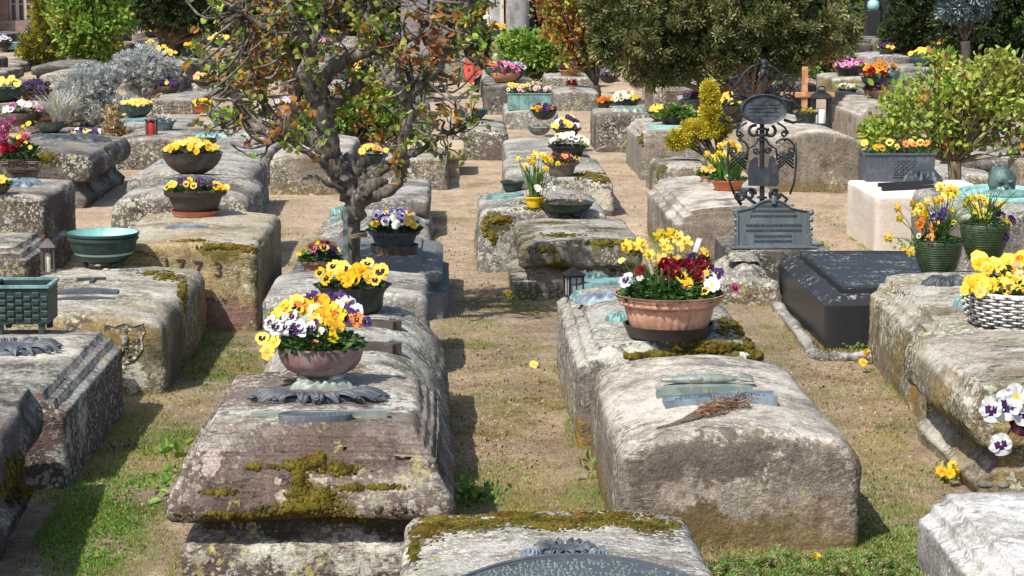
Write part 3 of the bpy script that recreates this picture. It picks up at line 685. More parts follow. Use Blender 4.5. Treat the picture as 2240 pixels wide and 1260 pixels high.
def petal(mb, ang, ln, wd, base, lift, m, blotch=None, bl=.0, rn=random, tilt=0.0, nr=4, na=6):
    """ruffled fan-shaped petal pointing at angle ang from the flower's centre, flower in XY facing +Z"""
    V = []; F = []; M = []
    for j in range(nr + 1):
        q = j / nr
        for i in range(na + 1):
            t = (-1 + 2 * i / na); half = wd * math.sin(math.pi * min(1, q * .62 + .10)) ** .7 * .5
            x = base + ln * q * (1 - .16 * t * t * q); y = t * half
            z = lift + tilt * q + .075 * math.sin(t * 5 + rn.uniform(0, 1.2)) * q * q + rn.uniform(-.03, .03) * q
            V.append((x * math.cos(ang) - y * math.sin(ang), x * math.sin(ang) + y * math.cos(ang), z))
    for j in range(nr):
        for i in range(na):
            F.append((j * (na + 1) + i, j * (na + 1) + i + 1, (j + 1) * (na + 1) + i + 1, (j + 1) * (na + 1) + i))
            M.append(blotch if (blotch is not None and (j + .5) / nr < bl and not (i in (0, na - 1) and j > 0)) else m)
    n = len(mb.v); mb.v += V; mb.f += [tuple(a + n for a in f) for f in F]; mb.m += M
FL = {}
def flower(kind, var=0):
    key = (kind, var)
    if key in FL: return FL[key]
    rn = random.Random(hash(kind) % 997 if False else sum(map(ord, kind)) * 7 + var); mb = MB()
    P = math.pi
    spec = {'yellow': ('yellow', 'yellow', 'orange', .3), 'yelface': ('yellow', 'yellow', 'black', .52), 'white': ('white', 'white', 'violet', .5), 'purewhite': ('white', 'white', 'lemon', .22), 'violet': ('violet', 'violet', 'black', .4),
            'orange': ('orange', 'orange', 'black', .26), 'rose': ('rose', 'rose', 'black', .4), 'lilac': ('lilac', 'white', 'violet', .4), 'wine': ('wine', 'wine', 'black', .5), 'pink': ('pink', 'pink', 'wine', .3),
            'cream': ('cream', 'cream', 'wine', .4), 'orangeyel': ('orange', 'yellow', 'black', .45), 'violetyel': ('violet', 'yellow', 'black', .3), 'blush': ('blush', 'blush', 'rose', .4), 'lemon': ('lemon', 'lemon', 'yellow', .3), 'wineyel': ('wine', 'yellow', 'black', .4), 'lilaconly': ('lilac', 'lilac', 'violet', .4)}
    if kind in spec:
        up, lo, bl, bs = spec[kind]; names = [up, lo, bl, 'yellow']; w = lambda a: rn.uniform(1 - a, 1 + a)
        for a in (P * .5 + .42, P * .5 - .42): petal(mb, a + rn.uniform(-.1, .1), .46 * w(.1), .56 * w(.1), .02, -.02, 0, rn=rn, tilt=rn.uniform(-.12, .1))
        for a in (P + .12, -.12): petal(mb, a + rn.uniform(-.1, .1), .44 * w(.1), .46 * w(.1), .01, .02, 1, 2, bs, rn=rn, tilt=rn.uniform(-.05, .14))
        petal(mb, -P / 2 + rn.uniform(-.1, .1), .46 * w(.1), .62 * w(.1), .01, .035, 1, 2, bs, rn=rn, tilt=rn.uniform(-.1, .12))
        mb.add([(.045 * math.cos(i * P / 3), .045 * math.sin(i * P / 3), .06) for i in range(6)], [tuple(range(6))], 3)
        mb.tube([(0, 0, 0), (0, -.05, -.2), (0, -.15, -.5)], .022, 4, 4)
        mats = [PM[x] for x in names] + [LM['pansy']]
    elif kind in ('redball', 'pinkball', 'scarletball', 'whiteball', 'yellowball', 'lilacball'):
        c = {'redball': 'red', 'pinkball': 'pink', 'scarletball': 'scarlet', 'whiteball': 'white', 'yellowball': 'yellow', 'lilacball': 'lilac'}[kind]
        for k_, (cnt, el) in enumerate(((9, .1), (9, .5), (8, .9), (6, 1.25))):
            for i in range(cnt):
                a = 2 * P * i / cnt + k_ * .4; r = .40 * math.cos(el * .9); z = .34 * math.sin(el)
                ca, sa = math.cos(a), math.sin(a)
                for _ in (0,):
                    V = []; hw = .16
                    for (rr, tt, zz) in ((r * .5, -1, z * .6), (r * .5, 1, z * .6), (r, 1.1, z + .05), (r * .92, 0, z + .17), (r, -1.1, z + .05)):
                        V.append((rr * ca - tt * hw * sa, rr * sa + tt * hw * ca, zz))
                    mb.add(V, [(0, 1, 2, 3, 4)], 0)
        mb.tube([(0, 0, .1), (0, -.05, -.3), (0, -.1, -.7)], .03, 4, 1); mats = [PM[c], LM['pansy']]
    elif kind == 'daffodil':
        for i in range(6):
            a = i * P / 3 + rn.uniform(-.1, .1)
            petal(mb, a, .42, .30, .05, 0.0 + (i % 2) * .015, 0, rn=rn, tilt=rn.uniform(-.14, .02), nr=3, na=3)
        mb.lathe([(.07, 0), (.10, .10), (.12, .24), (.17, .30), (.10, .27), (.05, .08)], 10, 1, mod=lambda a, z: 1 + (.08 * math.sin(a * 5) if z > .22 else 0), cap0=False)
        mb.tube([(0, 0, -.02), (0, -.02, -.2), (0, -.12, -.3)], .03, 5, 2); mats = [PM['yellow' if var % 2 else 'lemon'], PM['yellow'], LM['daff']]
    elif kind == 'bud':
        mb.ball((0, 0, 0), (.14, .14, .26), 0, 8); mb.ball((0, 0, -.12), (.12, .12, .16), 1, 8); mb.tube([(0, 0, -.1), (.02, 0, -.6)], .03, 4, 1); mats = [PM['lemon'], LM['pansy']]
    me = mesh_np(kind + '_flower', mb.v, mb.f, mats, mb.m, True); FL[key] = me
    return me
NAMEOF = {'daffodil': 'daffodil', 'bud': 'flower_bud', 'redball': 'ranunculus', 'scarletball': 'ranunculus', 'pinkball': 'ranunculus', 'whiteball': 'ranunculus', 'yellowball': 'ranunculus', 'lilacball': 'ranunculus'}
def put_flower(root, kind, p, nrm, size, rn, cluster=None):
    me = flower(kind, rn.randrange(6)); q = Vector(nrm).to_track_quat('Z', 'Y').to_matrix().to_4x4()
    # petals' "down" follows gravity: roll so local -Y points down as far as possible
    z = Vector(nrm).normalized(); y = (Vector((0, 0, 1)) - z * z.z)
    if y.length > .05:
        y.normalize(); x = y.cross(z); q = Matrix((x, y, z)).transposed().to_4x4()
    M_ = Matrix.Translation(p) @ q @ Matrix.Rotation(rn.uniform(-.45, .45), 4, 'Z') @ Matrix.Diagonal((size, size, size, 1))
    if cluster is not None:
        cluster.append((me, M_)); return None
    o = link(NAMEOF.get(kind, 'pansy'), me, root); o.matrix_basis = M_
    return o
def merge_cluster(cl, name, root):
    vs = []; fs = []; ms = []; mats = []; base = 0
    for me, M_ in cl:
        n = len(me.vertices); a = np.empty(n * 3, np.float32); me.vertices.foreach_get('co', a); a = a.reshape(-1, 3)
        Mn = np.array(M_); vs.append(a @ Mn[:3, :3].T + Mn[:3, 3])
        mp = []
        for mt in me.materials:
            if mt not in mats: mats.append(mt)
            mp.append(mats.index(mt))
        for p in me.polygons: fs.append(tuple(v + base for v in p.vertices)); ms.append(mp[p.material_index])
        base += n
    return link(name, mesh_np(name, np.concatenate(vs), fs, mats, ms, True), root)

# vectorised leaf scatter ---------------------------------------------------
LEAF = {  # template: verts (x along the leaf 0..1, y half width, z), quads
 'oval': (np.array([(0, 0, 0), (.3, -.26, .05), (.3, 0, -.02), (.3, .26, .05), (.72, -.22, .02), (.72, 0, -.05), (.72, .22, .02), (1, 0, -.12)]), [(0, 1, 2), (0, 2, 3), (1, 4, 5), (1, 5, 2), (2, 5, 6), (2, 6, 3), (4, 7, 5), (5, 7, 6)]),
 'heart': (np.array([(0, 0, 0), (.05, -.34, .06), (.15, 0, -.02), (.05, .34, .06), (.6, -.36, .03), (.6, 0, -.05), (.6, .36, .03), (1.0, 0, -.12)]), [(0, 1, 2), (0, 2, 3), (1, 4, 5), (1, 5, 2), (2, 5, 6), (2, 6, 3), (4, 7, 5), (5, 7, 6)]),
 'blade': (np.array([(0, -.05, 0), (0, .05, 0), (.5, -.04, .04), (.5, .04, .04), (1, 0, -.02)]), [(0, 2, 3), (0, 3, 1), (2, 4, 3)]),
 'quad': (np.array([(0, 0, 0), (.5, -.30, .04), (1, 0, -.04), (.5, .30, .04)]), [(0, 1, 2), (0, 2, 3)]),
 'sprig': (np.array([(0, 0, 0), (1, -.09, 0), (1, .09, 0), (.1, 0, 0), (.76, -.54, .1), (.88, -.38, .1), (.1, 0, 0), (.88, .38, .1), (.76, .54, .1), (.1, 0, 0), (.75, -.09, .5), (.75, .09, .5), (.1, 0, 0), (.75, .09, -.45), (.75, -.09, -.45)]),
           [(0, 1, 2), (3, 4, 5), (6, 7, 8), (9, 10, 11), (12, 13, 14)]),
}
def scatter(name, kind, P, Dr, size, mats, midx, parent=None, nrng=None, flatten=0.0, up=None):
    """P (n,3) base points, Dr (n,3) leaf axis, size (n,), midx (n,)"""
    n = len(P); T, Fq = LEAF[kind]; T = T.astype(np.float64); Fq = np.array(Fq)
    rg = nrng or np.random.default_rng(len(name) * 31 + n)
    X = Dr / (np.linalg.norm(Dr, axis=1, keepdims=True) + 1e-9)
    U = rg.normal(size=(n, 3)) * (1 - flatten)
    if up is not None: U = U + up * (1.0)
    elif flatten: U[:, 2] += flatten * 2
    Z = U - X * (U * X).sum(1, keepdims=True); Z /= (np.linalg.norm(Z, axis=1, keepdims=True) + 1e-9)
    Y = np.cross(Z, X)
    V = P[:, None, :] + size[:, None, None] * (T[None, :, 0:1] * X[:, None, :] + T[None, :, 1:2] * Y[:, None, :] + T[None, :, 2:3] * Z[:, None, :])
    k = len(T); F = Fq[None] + (np.arange(n) * k)[:, None, None]
    mi = np.repeat(midx, len(Fq))
    me = mesh_np(name, V.reshape(-1, 3), F.reshape(-1, 3), mats, mi, False)
    return link(name, me, parent)
def foliage_mound(root, r0, z0, dome, n, size, mats, rn_seed, kind='oval', ry=1.0, name='foliage'):
    rg = np.random.default_rng(rn_seed); a = rg.uniform(0, 2 * np.pi, n); q = np.sqrt(rg.uniform(0, 1, n))
    P = np.stack([r0 * q * np.cos(a), r0 * ry * q * np.sin(a), z0 + dome * (1 - q ** 2) * rg.uniform(.3, 1, n)], 1)
    Dr = np.stack([np.cos(a) * (.3 + q) + rg.normal(0, .4, n), np.sin(a) * (.3 + q) + rg.normal(0, .4, n), rg.uniform(-.1, .9, n)], 1)
    return scatter(name, kind, P, Dr, size * rg.uniform(.6, 1.3, n), mats, rg.integers(0, len(mats), n), root, rg, flatten=.4)
def straps(root, pts, n, h, mat, seed, spread=.3, name='strap_leaves', wd=.008, base=(0, 0, 0), rad=.08):
    rn = random.Random(seed); mb = MB()
    for i in range(n):
        a = rn.uniform(0, 6.28); r = rad * math.sqrt(rn.random()); x, y = base[0] + r * math.cos(a), base[1] + r * math.sin(a)
        hh = h * rn.uniform(.6, 1.05); dx, dy = math.cos(a) * spread * hh * rn.uniform(.2, 1.2), math.sin(a) * spread * hh * rn.uniform(.2, 1.2); V = []; px, py = -math.sin(a + rn.uniform(-.8, .8)), math.cos(a)
        for j in range(6):
            t = j / 5; w_ = wd * (1 - t ** 3) * .5 + .0005; cx, cy, cz = x + dx * t * t, y + dy * t * t, base[2] + hh * (t - .28 * t * t * rn.uniform(.2, 1.6) * (j / 5))
            V += [(cx - px * w_, cy - py * w_, cz), (cx, cy, cz - w_ * .5), (cx + px * w_, cy + py * w_, cz)]
        F = [(3 * j + k, 3 * j + k + 1, 3 * j + k + 4, 3 * j + k + 3) for j in range(5) for k in (0, 1)]
        mb.add(V, F)
    return mb.build(name, mat, root, smooth=True)
# ------------------------------------------------------------ pots and bowls
PT = {
 'terra': plain('terracotta', (.46, .20, .12), .75, var=.14, scale=14, bump=.003), 'terral': plain('terracotta_pale', (.52, .27, .18), .8, var=.16, scale=12, bump=.003), 'orange': plain('plastic_terracotta', (.48, .13, .055), .45, var=.05),
 'brownp': plain('plastic_brown', (.055, .040, .035), .5, var=.08), 'blackp': plain('plastic_black', (.022, .021, .022), .45, var=.1), 'greyp': plain('plastic_anthracite', (.075, .078, .088), .5, var=.07),
 'dbrown': plain('clay_dark_brown', (.085, .062, .052), .6, var=.15), 'green': plain('glazed_dark_green', (.035, .058, .022), .35, var=.15, scale=30), 'teal': plain('patina_teal', (.05, .085, .08), .6, var=.2), 'bluegreen': plain('patina_blue_green', (.085, .13, .13), .6, var=.2),
 'saucer': plain('saucer_brown', (.13, .085, .065), .6, var=.08), 'orsauce': plain('saucer_orange', (.50, .16, .09), .5, var=.06), 'yellow': plain('glaze_yellow', (.75, .50, .01), .3, var=.05), 'pinkp': plain('plastic_pink', (.62, .28, .33), .5, var=.05),
 'stone': plain('stone_ball', (.42, .40, .37), .85, var=.2), 'rimw': plain('saucer_rim', (.5, .47, .42), .6), 'fluted': plain('clay_grey_brown', (.15, .115, .10), .7, var=.12), 'greystone': plain('cast_grey', (.20, .21, .21), .85, var=.15),
}
def mottled():
    m, nt, b = newmat('glaze_mottled_plum'); n = N(nt, seed=4)
    z = n.sep(n.co)[2]
    c = n.mix(n.ramp(n.noise(14, 6, .65), .35, .65), (.13, .058, .055), (.25, .16, .155))
    c = n.mix(n.ramp(n.noise(5, 5, .6, off=4), .45, .65), c, (.30, .26, .25))
    n.L(c, b.inputs['Base Color']); b.inputs['Roughness'].default_value = .38; return m
PT['plum'] = mottled(); PT['bzgreen'] = BZ['verd']; PT['bzturq'] = BZ['turq']; PT['bzdark'] = BZ['dark']; PT['bzslate'] = BZ['slate']; PT['mint'] = BZ['mint']; PT['bzblue'] = BZ['blue']
# outer profiles in units of the rim radius: (r, z); inner wall added automatically
PROF = {
 'bowl': [(.42, 0), (.5, .03), (.70, .15), (.88, .34), (.97, .52), (1.0, .66), (1.0, .70)],
 'hemi': [(.25, 0), (.45, .05), (.66, .17), (.84, .34), (.95, .52), (1.0, .70), (1.03, .735)],
 'round': [(.34, 0), (.58, .04), (.80, .16), (.93, .34), (.985, .52), (1.0, .66), (.99, .72)],
 'bronze': [(.45, 0), (.62, .06), (.80, .20), (.91, .36), (.95, .50), (1.0, .52), (1.0, .57), (.97, .59), (1.02, .63), (1.02, .68)],
 'rim': [(.62, 0), (.70, .12), (.78, .30), (.86, .50), (.88, .53), (.97, .54), (1.0, .57), (1.0, .66), (1.02, .68)],
 'bell': [(.55, 0), (.74, .06), (.82, .2), (.83, .42), (.85, .58), (.92, .72), (1.03, .82), (1.06, .84)],
 'fluted': [(.70, 0), (.74, .04), (.82, .26), (.86, .40), (.87, .44), (.96, .46), (1.0, .50), (.99, .56), (1.03, .60), (1.10, .66)],
 'pot': [(.62, 0), (.68, .1), (.80, .55), (.86, .78), (.96, .80), (1.0, .84), (1.0, 1.0)],
 'tall': [(.60, 0), (.68, .12), (.86, .48), (.96, .82), (1.0, 1.08), (1.01, 1.22), (.98, 1.27)],
 'drum': [(.86, 0), (.90, .05), (.93, .40), (.95, .62), (1.0, .64), (1.01, .70)],
 'shallow': [(.62, 0), (.74, .08), (.92, .22), (1.0, .36), (1.03, .38)],
}
def make_bowl(root, kind, r, mat, ry=1.0, n=44, feet=None, zoff=0.0, open_mat=None, name='bowl', ribs=0, feetmat=None):
    pr = [(a * r, b * r + zoff) for a, b in PROF[kind]]; top = pr[-1][1]; th = max(.006, .035 * r)
    inner = [(pr[-1][0] - th, top), (pr[-1][0] - th * 1.3, top - .05 * r), (pr[max(0, len(pr) - 3)][0] - th * 1.4, top - .16 * r)]
    mb = MB()
    if kind == 'bell': mod = lambda a, z: 1 + .035 * math.cos(a * 8) * ((z - zoff) / (top - zoff)) ** 2
    elif kind == 'fluted': mod = lambda a, z: (1 + .028 * abs(math.sin(a * 16)) if z - zoff < .42 * r else (1 + .012 * math.sin(a * 32) if z - zoff > .5 * r else 1))
    elif ribs: mod = lambda a, z: 1 + .02 * abs(math.sin(a * ribs))
    else: mod = None
    nn = 128 if kind == 'fluted' and r > .12 else (96 if ribs else n)
    mb.lathe(pr + inner[:1], nn, 0, mod=mod); mb.lathe(inner, nn, 1 if open_mat else 0, mod=mod, cap0=False)
    zi = top - .16 * r
    if open_mat:
        dd = [(inner[-1][0], zi), (pr[-1][0] * .8, zoff + .3 * (top - zoff)), (pr[-1][0] * .5, zoff + .12 * (top - zoff)), (.001, zoff + .08 * (top - zoff))]
        mb.lathe(dd, nn, 1, cap0=False)
    if ry != 1: mb.v = [(x, y * ry, z) for x, y, z in mb.v]
    o = mb.build(name, [mat, open_mat or mat], root, autos=50)
    if feet:
        for i in range(feet):
            a = -math.pi / 2 + .75 + 2 * math.pi * i / feet; f = MB(); fr = zoff * .62 + .004
            f.ball((math.cos(a) * r * .52, math.sin(a) * r * .52 * ry, fr), (fr * 1.15, fr * 1.15, fr), 0, 12)
            f.build('foot', feetmat or mat, root, smooth=True)
    return o, top, zi, inner[-1][0]
def planting(root, r, ry, ztop, zs, mix, n, size, seed, dome=.35, fol=None, far=False, leaf=None, nleaf=None, fz=0.0, manual=None, tilt=.55, leafmats=None, spread=1.05, leafs=1.0):
    rn = random.Random(seed); s = MB()
    s.lathe([(r * .97, zs), (r * .6, zs + .02), (.001, zs + .025)], 20, 0, cap0=False); s.v = [(x, y * ry, z) for x, y, z in s.v]
    if not far: s.build('soil', SOIL, root)
    lm = leafmats or [LM['pansy'], LM['pansyd']]
    nl = nleaf if nleaf is not None else (60 if far else 420)
    if nl: foliage_mound(root, r * .98, zs + (ztop - zs) * .6, r * dome * 1.0 + fz, nl, (size * .55 if not far else size * .7) * leafs, lm, seed, 'quad' if far else 'oval', ry)
    cl = [] if far else None
    kinds = [k for k, w_ in mix for _ in range(w_)]
    placed = []
    for i in range(int(n * .9)):
        for _ in range(12):
            a = rn.uniform(0, 6.283); q = math.sqrt(rn.random()) * spread
            x, y = r * q * math.cos(a), r * q * ry * math.sin(a)
            if all((x - u) ** 2 + (y - v) ** 2 > (size * .52) ** 2 for u, v in placed): break
        placed.append((x, y)); z = zs + (ztop - zs) * .6 + r * dome * (1 - .75 * q * q) + rn.uniform(-.1, .25) * size + size * .25 + fz
        nr = Vector((x / r * .6 + rn.uniform(-.35, .35) - .15, y / r * .4 + rn.uniform(-.3, .3) - .75, tilt + rn.uniform(0, .5)))
        k = rn.choice(kinds)
        if k == 'daffodil': nr = Vector((rn.uniform(-.6, .6), -.9, rn.uniform(-.1, .35))); z += size * .8
        put_flower(root, k, (x, y, z), nr, size * rn.uniform(.85, 1.15), rn, cl)
    if cl: merge_cluster(cl, 'blossoms', root)
POTS = []
def bowl(label, px, py, wpx, t=None, z=None, y=None, kind='bowl', mat='bzgreen', mix=(('yellow', 1),), n=22, fs=.055, far=None, feet=None, zoff=0.0, saucer=None, ry=1.0, name='flower_bowl', cat='flower bowl', group='planted flower bowls on the tombs', dome=.35, ribs=0, nleaf=None, seed=None, deco=None, leafmats=None, tilt=.55, fz=0.0, open_mat=None, feetmat=None, spread=1.05, leafs=1.0, plant=True, hs=1.0, rim2=None):
    """px,py: middle of the pot's foot; wpx: rim width in photo pixels"""
    if t is not None: p, _ = t.on(px, py); base = Vector((p.x, p.y, t.top(p.x, p.y) if True else p.z))
    elif z is not None: base = G(px, py, z)
    else: base = D(px, py, y)
    yy = base.y; r = wpx / 2 * sc(yy) * .97; 
    if t is not None: base.y += r * .45 * ry; base.z = max(t.top(base.x, base.y), p.z - .02); base.z = min(base.z, p.z + .03)
    far = (yy > 19) if far is None else far
    root = thing(name, label, cat, base, group); seed = seed or int(px * 7 + py)
    if saucer:
        sm, sw, sh = saucer; s = MB(); s.lathe([(r * sw * .9, 0), (r * sw, sh * .9), (r * sw * 1.02, sh), (r * sw * .97, sh), (r * sw * .94, sh * .4), (.01, sh * .35)], 48); s.v = [(a, b * ry, c) for a, b, c in s.v]
        s.build('saucer', PT[sm], root, autos=40); zoff = max(zoff, sh * .38)
    o, top, zs, ri = make_bowl(root, kind, r, PT[mat], ry, 24 if far else 44, feet, zoff, open_mat, ribs=ribs, feetmat=feetmat)
    if hs != 1:
        o.scale = (1, 1, hs); top *= hs; zs *= hs
    if plant: planting(root, ri, ry, top, zs, mix, n, fs, seed, dome, far=far, nleaf=nleaf, leafmats=leafmats, tilt=tilt, fz=fz, spread=spread, leafs=leafs)
    root['_r'] = r
    d = dict(root=root, r=r, top=top, zs=zs, ri=ri, y=base.y, base=base, bowl=o); POTS.append(d); return d
def manual_flowers(d, items, size):
    """flowers at their places in the mound: (kind, px, py[, size factor]); depth follows the height above the rim"""
    rn = random.Random(len(items)); base = d['base']; ytop = min(i[2] for i in items); ybot = max(i[2] for i in items)
    for it in items:
        k, px, py = it[:3]; sf = it[3] if len(it) > 3 else 1
        f = (ybot - py) / max(1, ybot - ytop); yy = base.y - d['r'] * .75 + f * d['r'] * 1.35
        p = D(px, py, yy) - base; x = p.x / d['r']
        x = max(-.9, min(.9, x)); nr = Vector((x * .5 + rn.uniform(-.5, .5) - .15, -.9, .30 + .5 * f + rn.uniform(-.3, .45)))
        if k == 'daffodil': nr = Vector((rn.uniform(-.7, .6), -.8, rn.uniform(-.1, .35)))
        put_flower(d['root'], k, p, nr, size * sf * rn.uniform(.82, 1.16), rn)
        if k == 'daffodil':
            st = MB(); q = Vector((p.x * .45, p.y * .3 + .02, d['zs'])); st.tube([q, (q * .5 + p * .5) + Vector((0, 0, .02)), p + Vector((0, .01, -.004))], .0028, 5); st.build('stem', LM['daff'], d['root'])
def box_planter(label, px, py, wpx, hpx, t=None, y=None, z=None, depth=.2, mat=None, inner=None, deco=None, rz=0.0, feet=.02, mix=None, n=20, fs=.05, name='planter', taper=.0, right=False, seed=1, group='planter boxes on the tombs'):
    if t is not None: base, _ = t.on(px, py)
    elif z is not None: base = G(px, py, z)
    else: base = D(px, py, y)
    base = Vector(base); W = wpx * sc(base.y) / 2; H = hpx * sc(base.y); 
    root = thing(name, label, 'planter', base, group, rz); mb = MB(); a, b = W, depth / 2; cy = b; th = .012
    def wall(x0, x1, y0, y1, z0, z1, k=0): mb.box(((x0 + x1) / 2, (y0 + y1) / 2, (z0 + z1) / 2), (x1 - x0, y1 - y0, z1 - z0), k)
    z0 = feet
    wall(-a, a, 0, th, z0, H); wall(-a, a, depth - th, depth, z0, H); wall(-a, -a + th, th, depth - th, z0, H); wall(a - th, a, th, depth - th, z0, H)
    wall(-a + th, a - th, th, depth - th, z0, z0 + .012)
    if taper:
        mb.v = [(x * (1 - taper * (1 - z / H)), (y - cy) * (1 - taper * (1 - z / H)) + cy, z) for x, y, z in mb.v]
    mb.build('trough', [mat, inner or mat], root)
    rm = MB(); e = .008
    rm.box((0, -e / 2 + .001, H + .004), (2 * a + 2 * e, th + e, .014)); rm.box((0, depth + e / 2 - .001, H + .004), (2 * a + 2 * e, th + e, .014))
    rm.box((-a - e / 2 + .002, cy, H + .0035), (th + e, depth - th, .013)); rm.box((a + e / 2 - .002, cy, H + .0035), (th + e, depth - th, .013)); rm.build('rim', inner or mat, root)
    if feet:
        for sx in (-1, 1):
            for yy in (.03, depth - .03):
                f = MB(); f.box((sx * a * .72, yy, feet / 2), (.03, .03, feet), bev=.004); f.build('foot', mat, root)
    if deco == 'bricks':
        dm = MB(); rows = 5; cols = 7; rn = random.Random(2)
        for i in range(cols):
            for j in range(rows):
                xx = -a + (i + .5) * 2 * a / cols; zz = z0 + (j + .5 + (.5 if i % 2 else 0)) * (H - z0) / rows
                if zz > H - .02: continue
                dm.box((xx, -.002, zz), (2 * a / cols * .86, .010, (H - z0) / rows * .72), bev=.004)
        dm.build('brick_relief', mat, root)
    if deco == 'ornament':
        dm = MB()
        for i in range(4):
            for j in range(3):
                cx, cz = (i - 1.5) * .045 + .03, H * .5 + (j - 1) * .04; pts = [(cx + .015 * math.cos(q / 8 * 6.28), -.003, cz + .015 * math.sin(q / 8 * 6.28)) for q in range(9)]; dm.tube(pts, .004, 5)
        dm.box((.03, -.003, H * .5 + .068), (.2, .008, .008)); dm.box((.03, -.003, H * .5 - .068), (.2, .008, .008)); dm.build('ornament', mat, root)
    if mix:
        rn = random.Random(seed); cl = []
        s = MB(); s.box((0, cy, H - .035), (2 * a - 2 * th - .004, depth - 2 * th - .004, .02)); s.build('soil', SOIL, root)
        rg = np.random.default_rng(seed); m_ = 300; P = np.stack([rg.uniform(-a, a, m_), rg.uniform(0, depth, m_), H - .02 + rg.uniform(0, .07, m_)], 1)
        scatter('foliage', 'oval', P, rg.normal(size=(m_, 3)) + [0, -.2, .6], fs * .6 * rg.uniform(.6, 1.2, m_), [LM['pansy'], LM['pansyd']], rg.integers(0, 2, m_), root, rg, .3)
        for i in range(n):
            x = -a + 2 * a * (i + rn.random()) / n; yy = rn.uniform(-.01, depth); k = rn.choice([k for k, w_ in mix for _ in range(w_)])
            put_flower(root, k, (x, yy, H + .04 + rn.uniform(0, .05) + (.06 if k == 'daffodil' else 0)), (rn.uniform(-.4, .3), -.8, .5), fs * rn.uniform(.85, 1.15), rn, cl if base.y > 19 else None)
        if cl: merge_cluster(cl, 'blossoms', root)
    return root, base, W, H
# ------------------------------------------------------------ bark, trees and shrubs
def barkmat(name, c, c2, light=None, sc_=40):
    m, nt, b = newmat(name); n = N(nt, seed=8, objrand=False)
    k = n.mix(n.ramp(n.noise(1.0, 6, .65, stretch=(sc_, sc_, sc_ * .25)), .35, .65), c, c2)
    if light: k = n.mix(n.ramp(n.noise(7, 6, .65, off=5), .50, .66), k, light)
    n.L(k, b.inputs['Base Color']); b.inputs['Roughness'].default_value = .9
    n.L(n.bump(n.noise(1.0, 6, .7, stretch=(sc_ * 1.6, sc_ * 1.6, sc_ * .4), off=9), .9, .012), b.inputs['Normal']); return m
BK = {'tree': barkmat('bark_grey_brown', (.060, .048, .038), (.15, .125, .10), (.27, .24, .20)), 'dark': barkmat('bark_dark', (.045, .032, .025), (.085, .062, .048)), 'red': barkmat('bark_red_brown', (.13, .075, .05), (.20, .12, .08)), 'pale': barkmat('wood_weathered', (.30, .25, .18), (.40, .34, .25), sc_=30), 'twig': barkmat('twig_brown', (.10, .075, .045), (.19, .15, .09))}
def smoothpath(pts, sub=4):
    out = []
    for i in range(len(pts) - 1):
        p0 = pts[max(0, i - 1)]; p1 = pts[i]; p2 = pts[i + 1]; p3 = pts[min(len(pts) - 1, i + 2)]
        for j in range(sub):
            t = j / sub; t2, t3 = t * t, t * t * t
            out.append(.5 * ((2 * p1) + (p2 - p0) * t + (2 * p0 - 5 * p1 + 4 * p2 - p3) * t2 + (3 * p1 - p0 - 3 * p2 + p3) * t3))
    out.append(pts[-1]); return out
def twig_path(p, d, ln, n, rn, curl=.35, upb=.12):
    pts = [Vector(p)]; d = Vector(d).normalized()
    for i in range(n):
        d = (d + Vector((rn.gauss(0, curl), rn.gauss(0, curl), rn.gauss(upb, curl)))).normalized(); pts.append(pts[-1] + d * ln / n)
    return pts
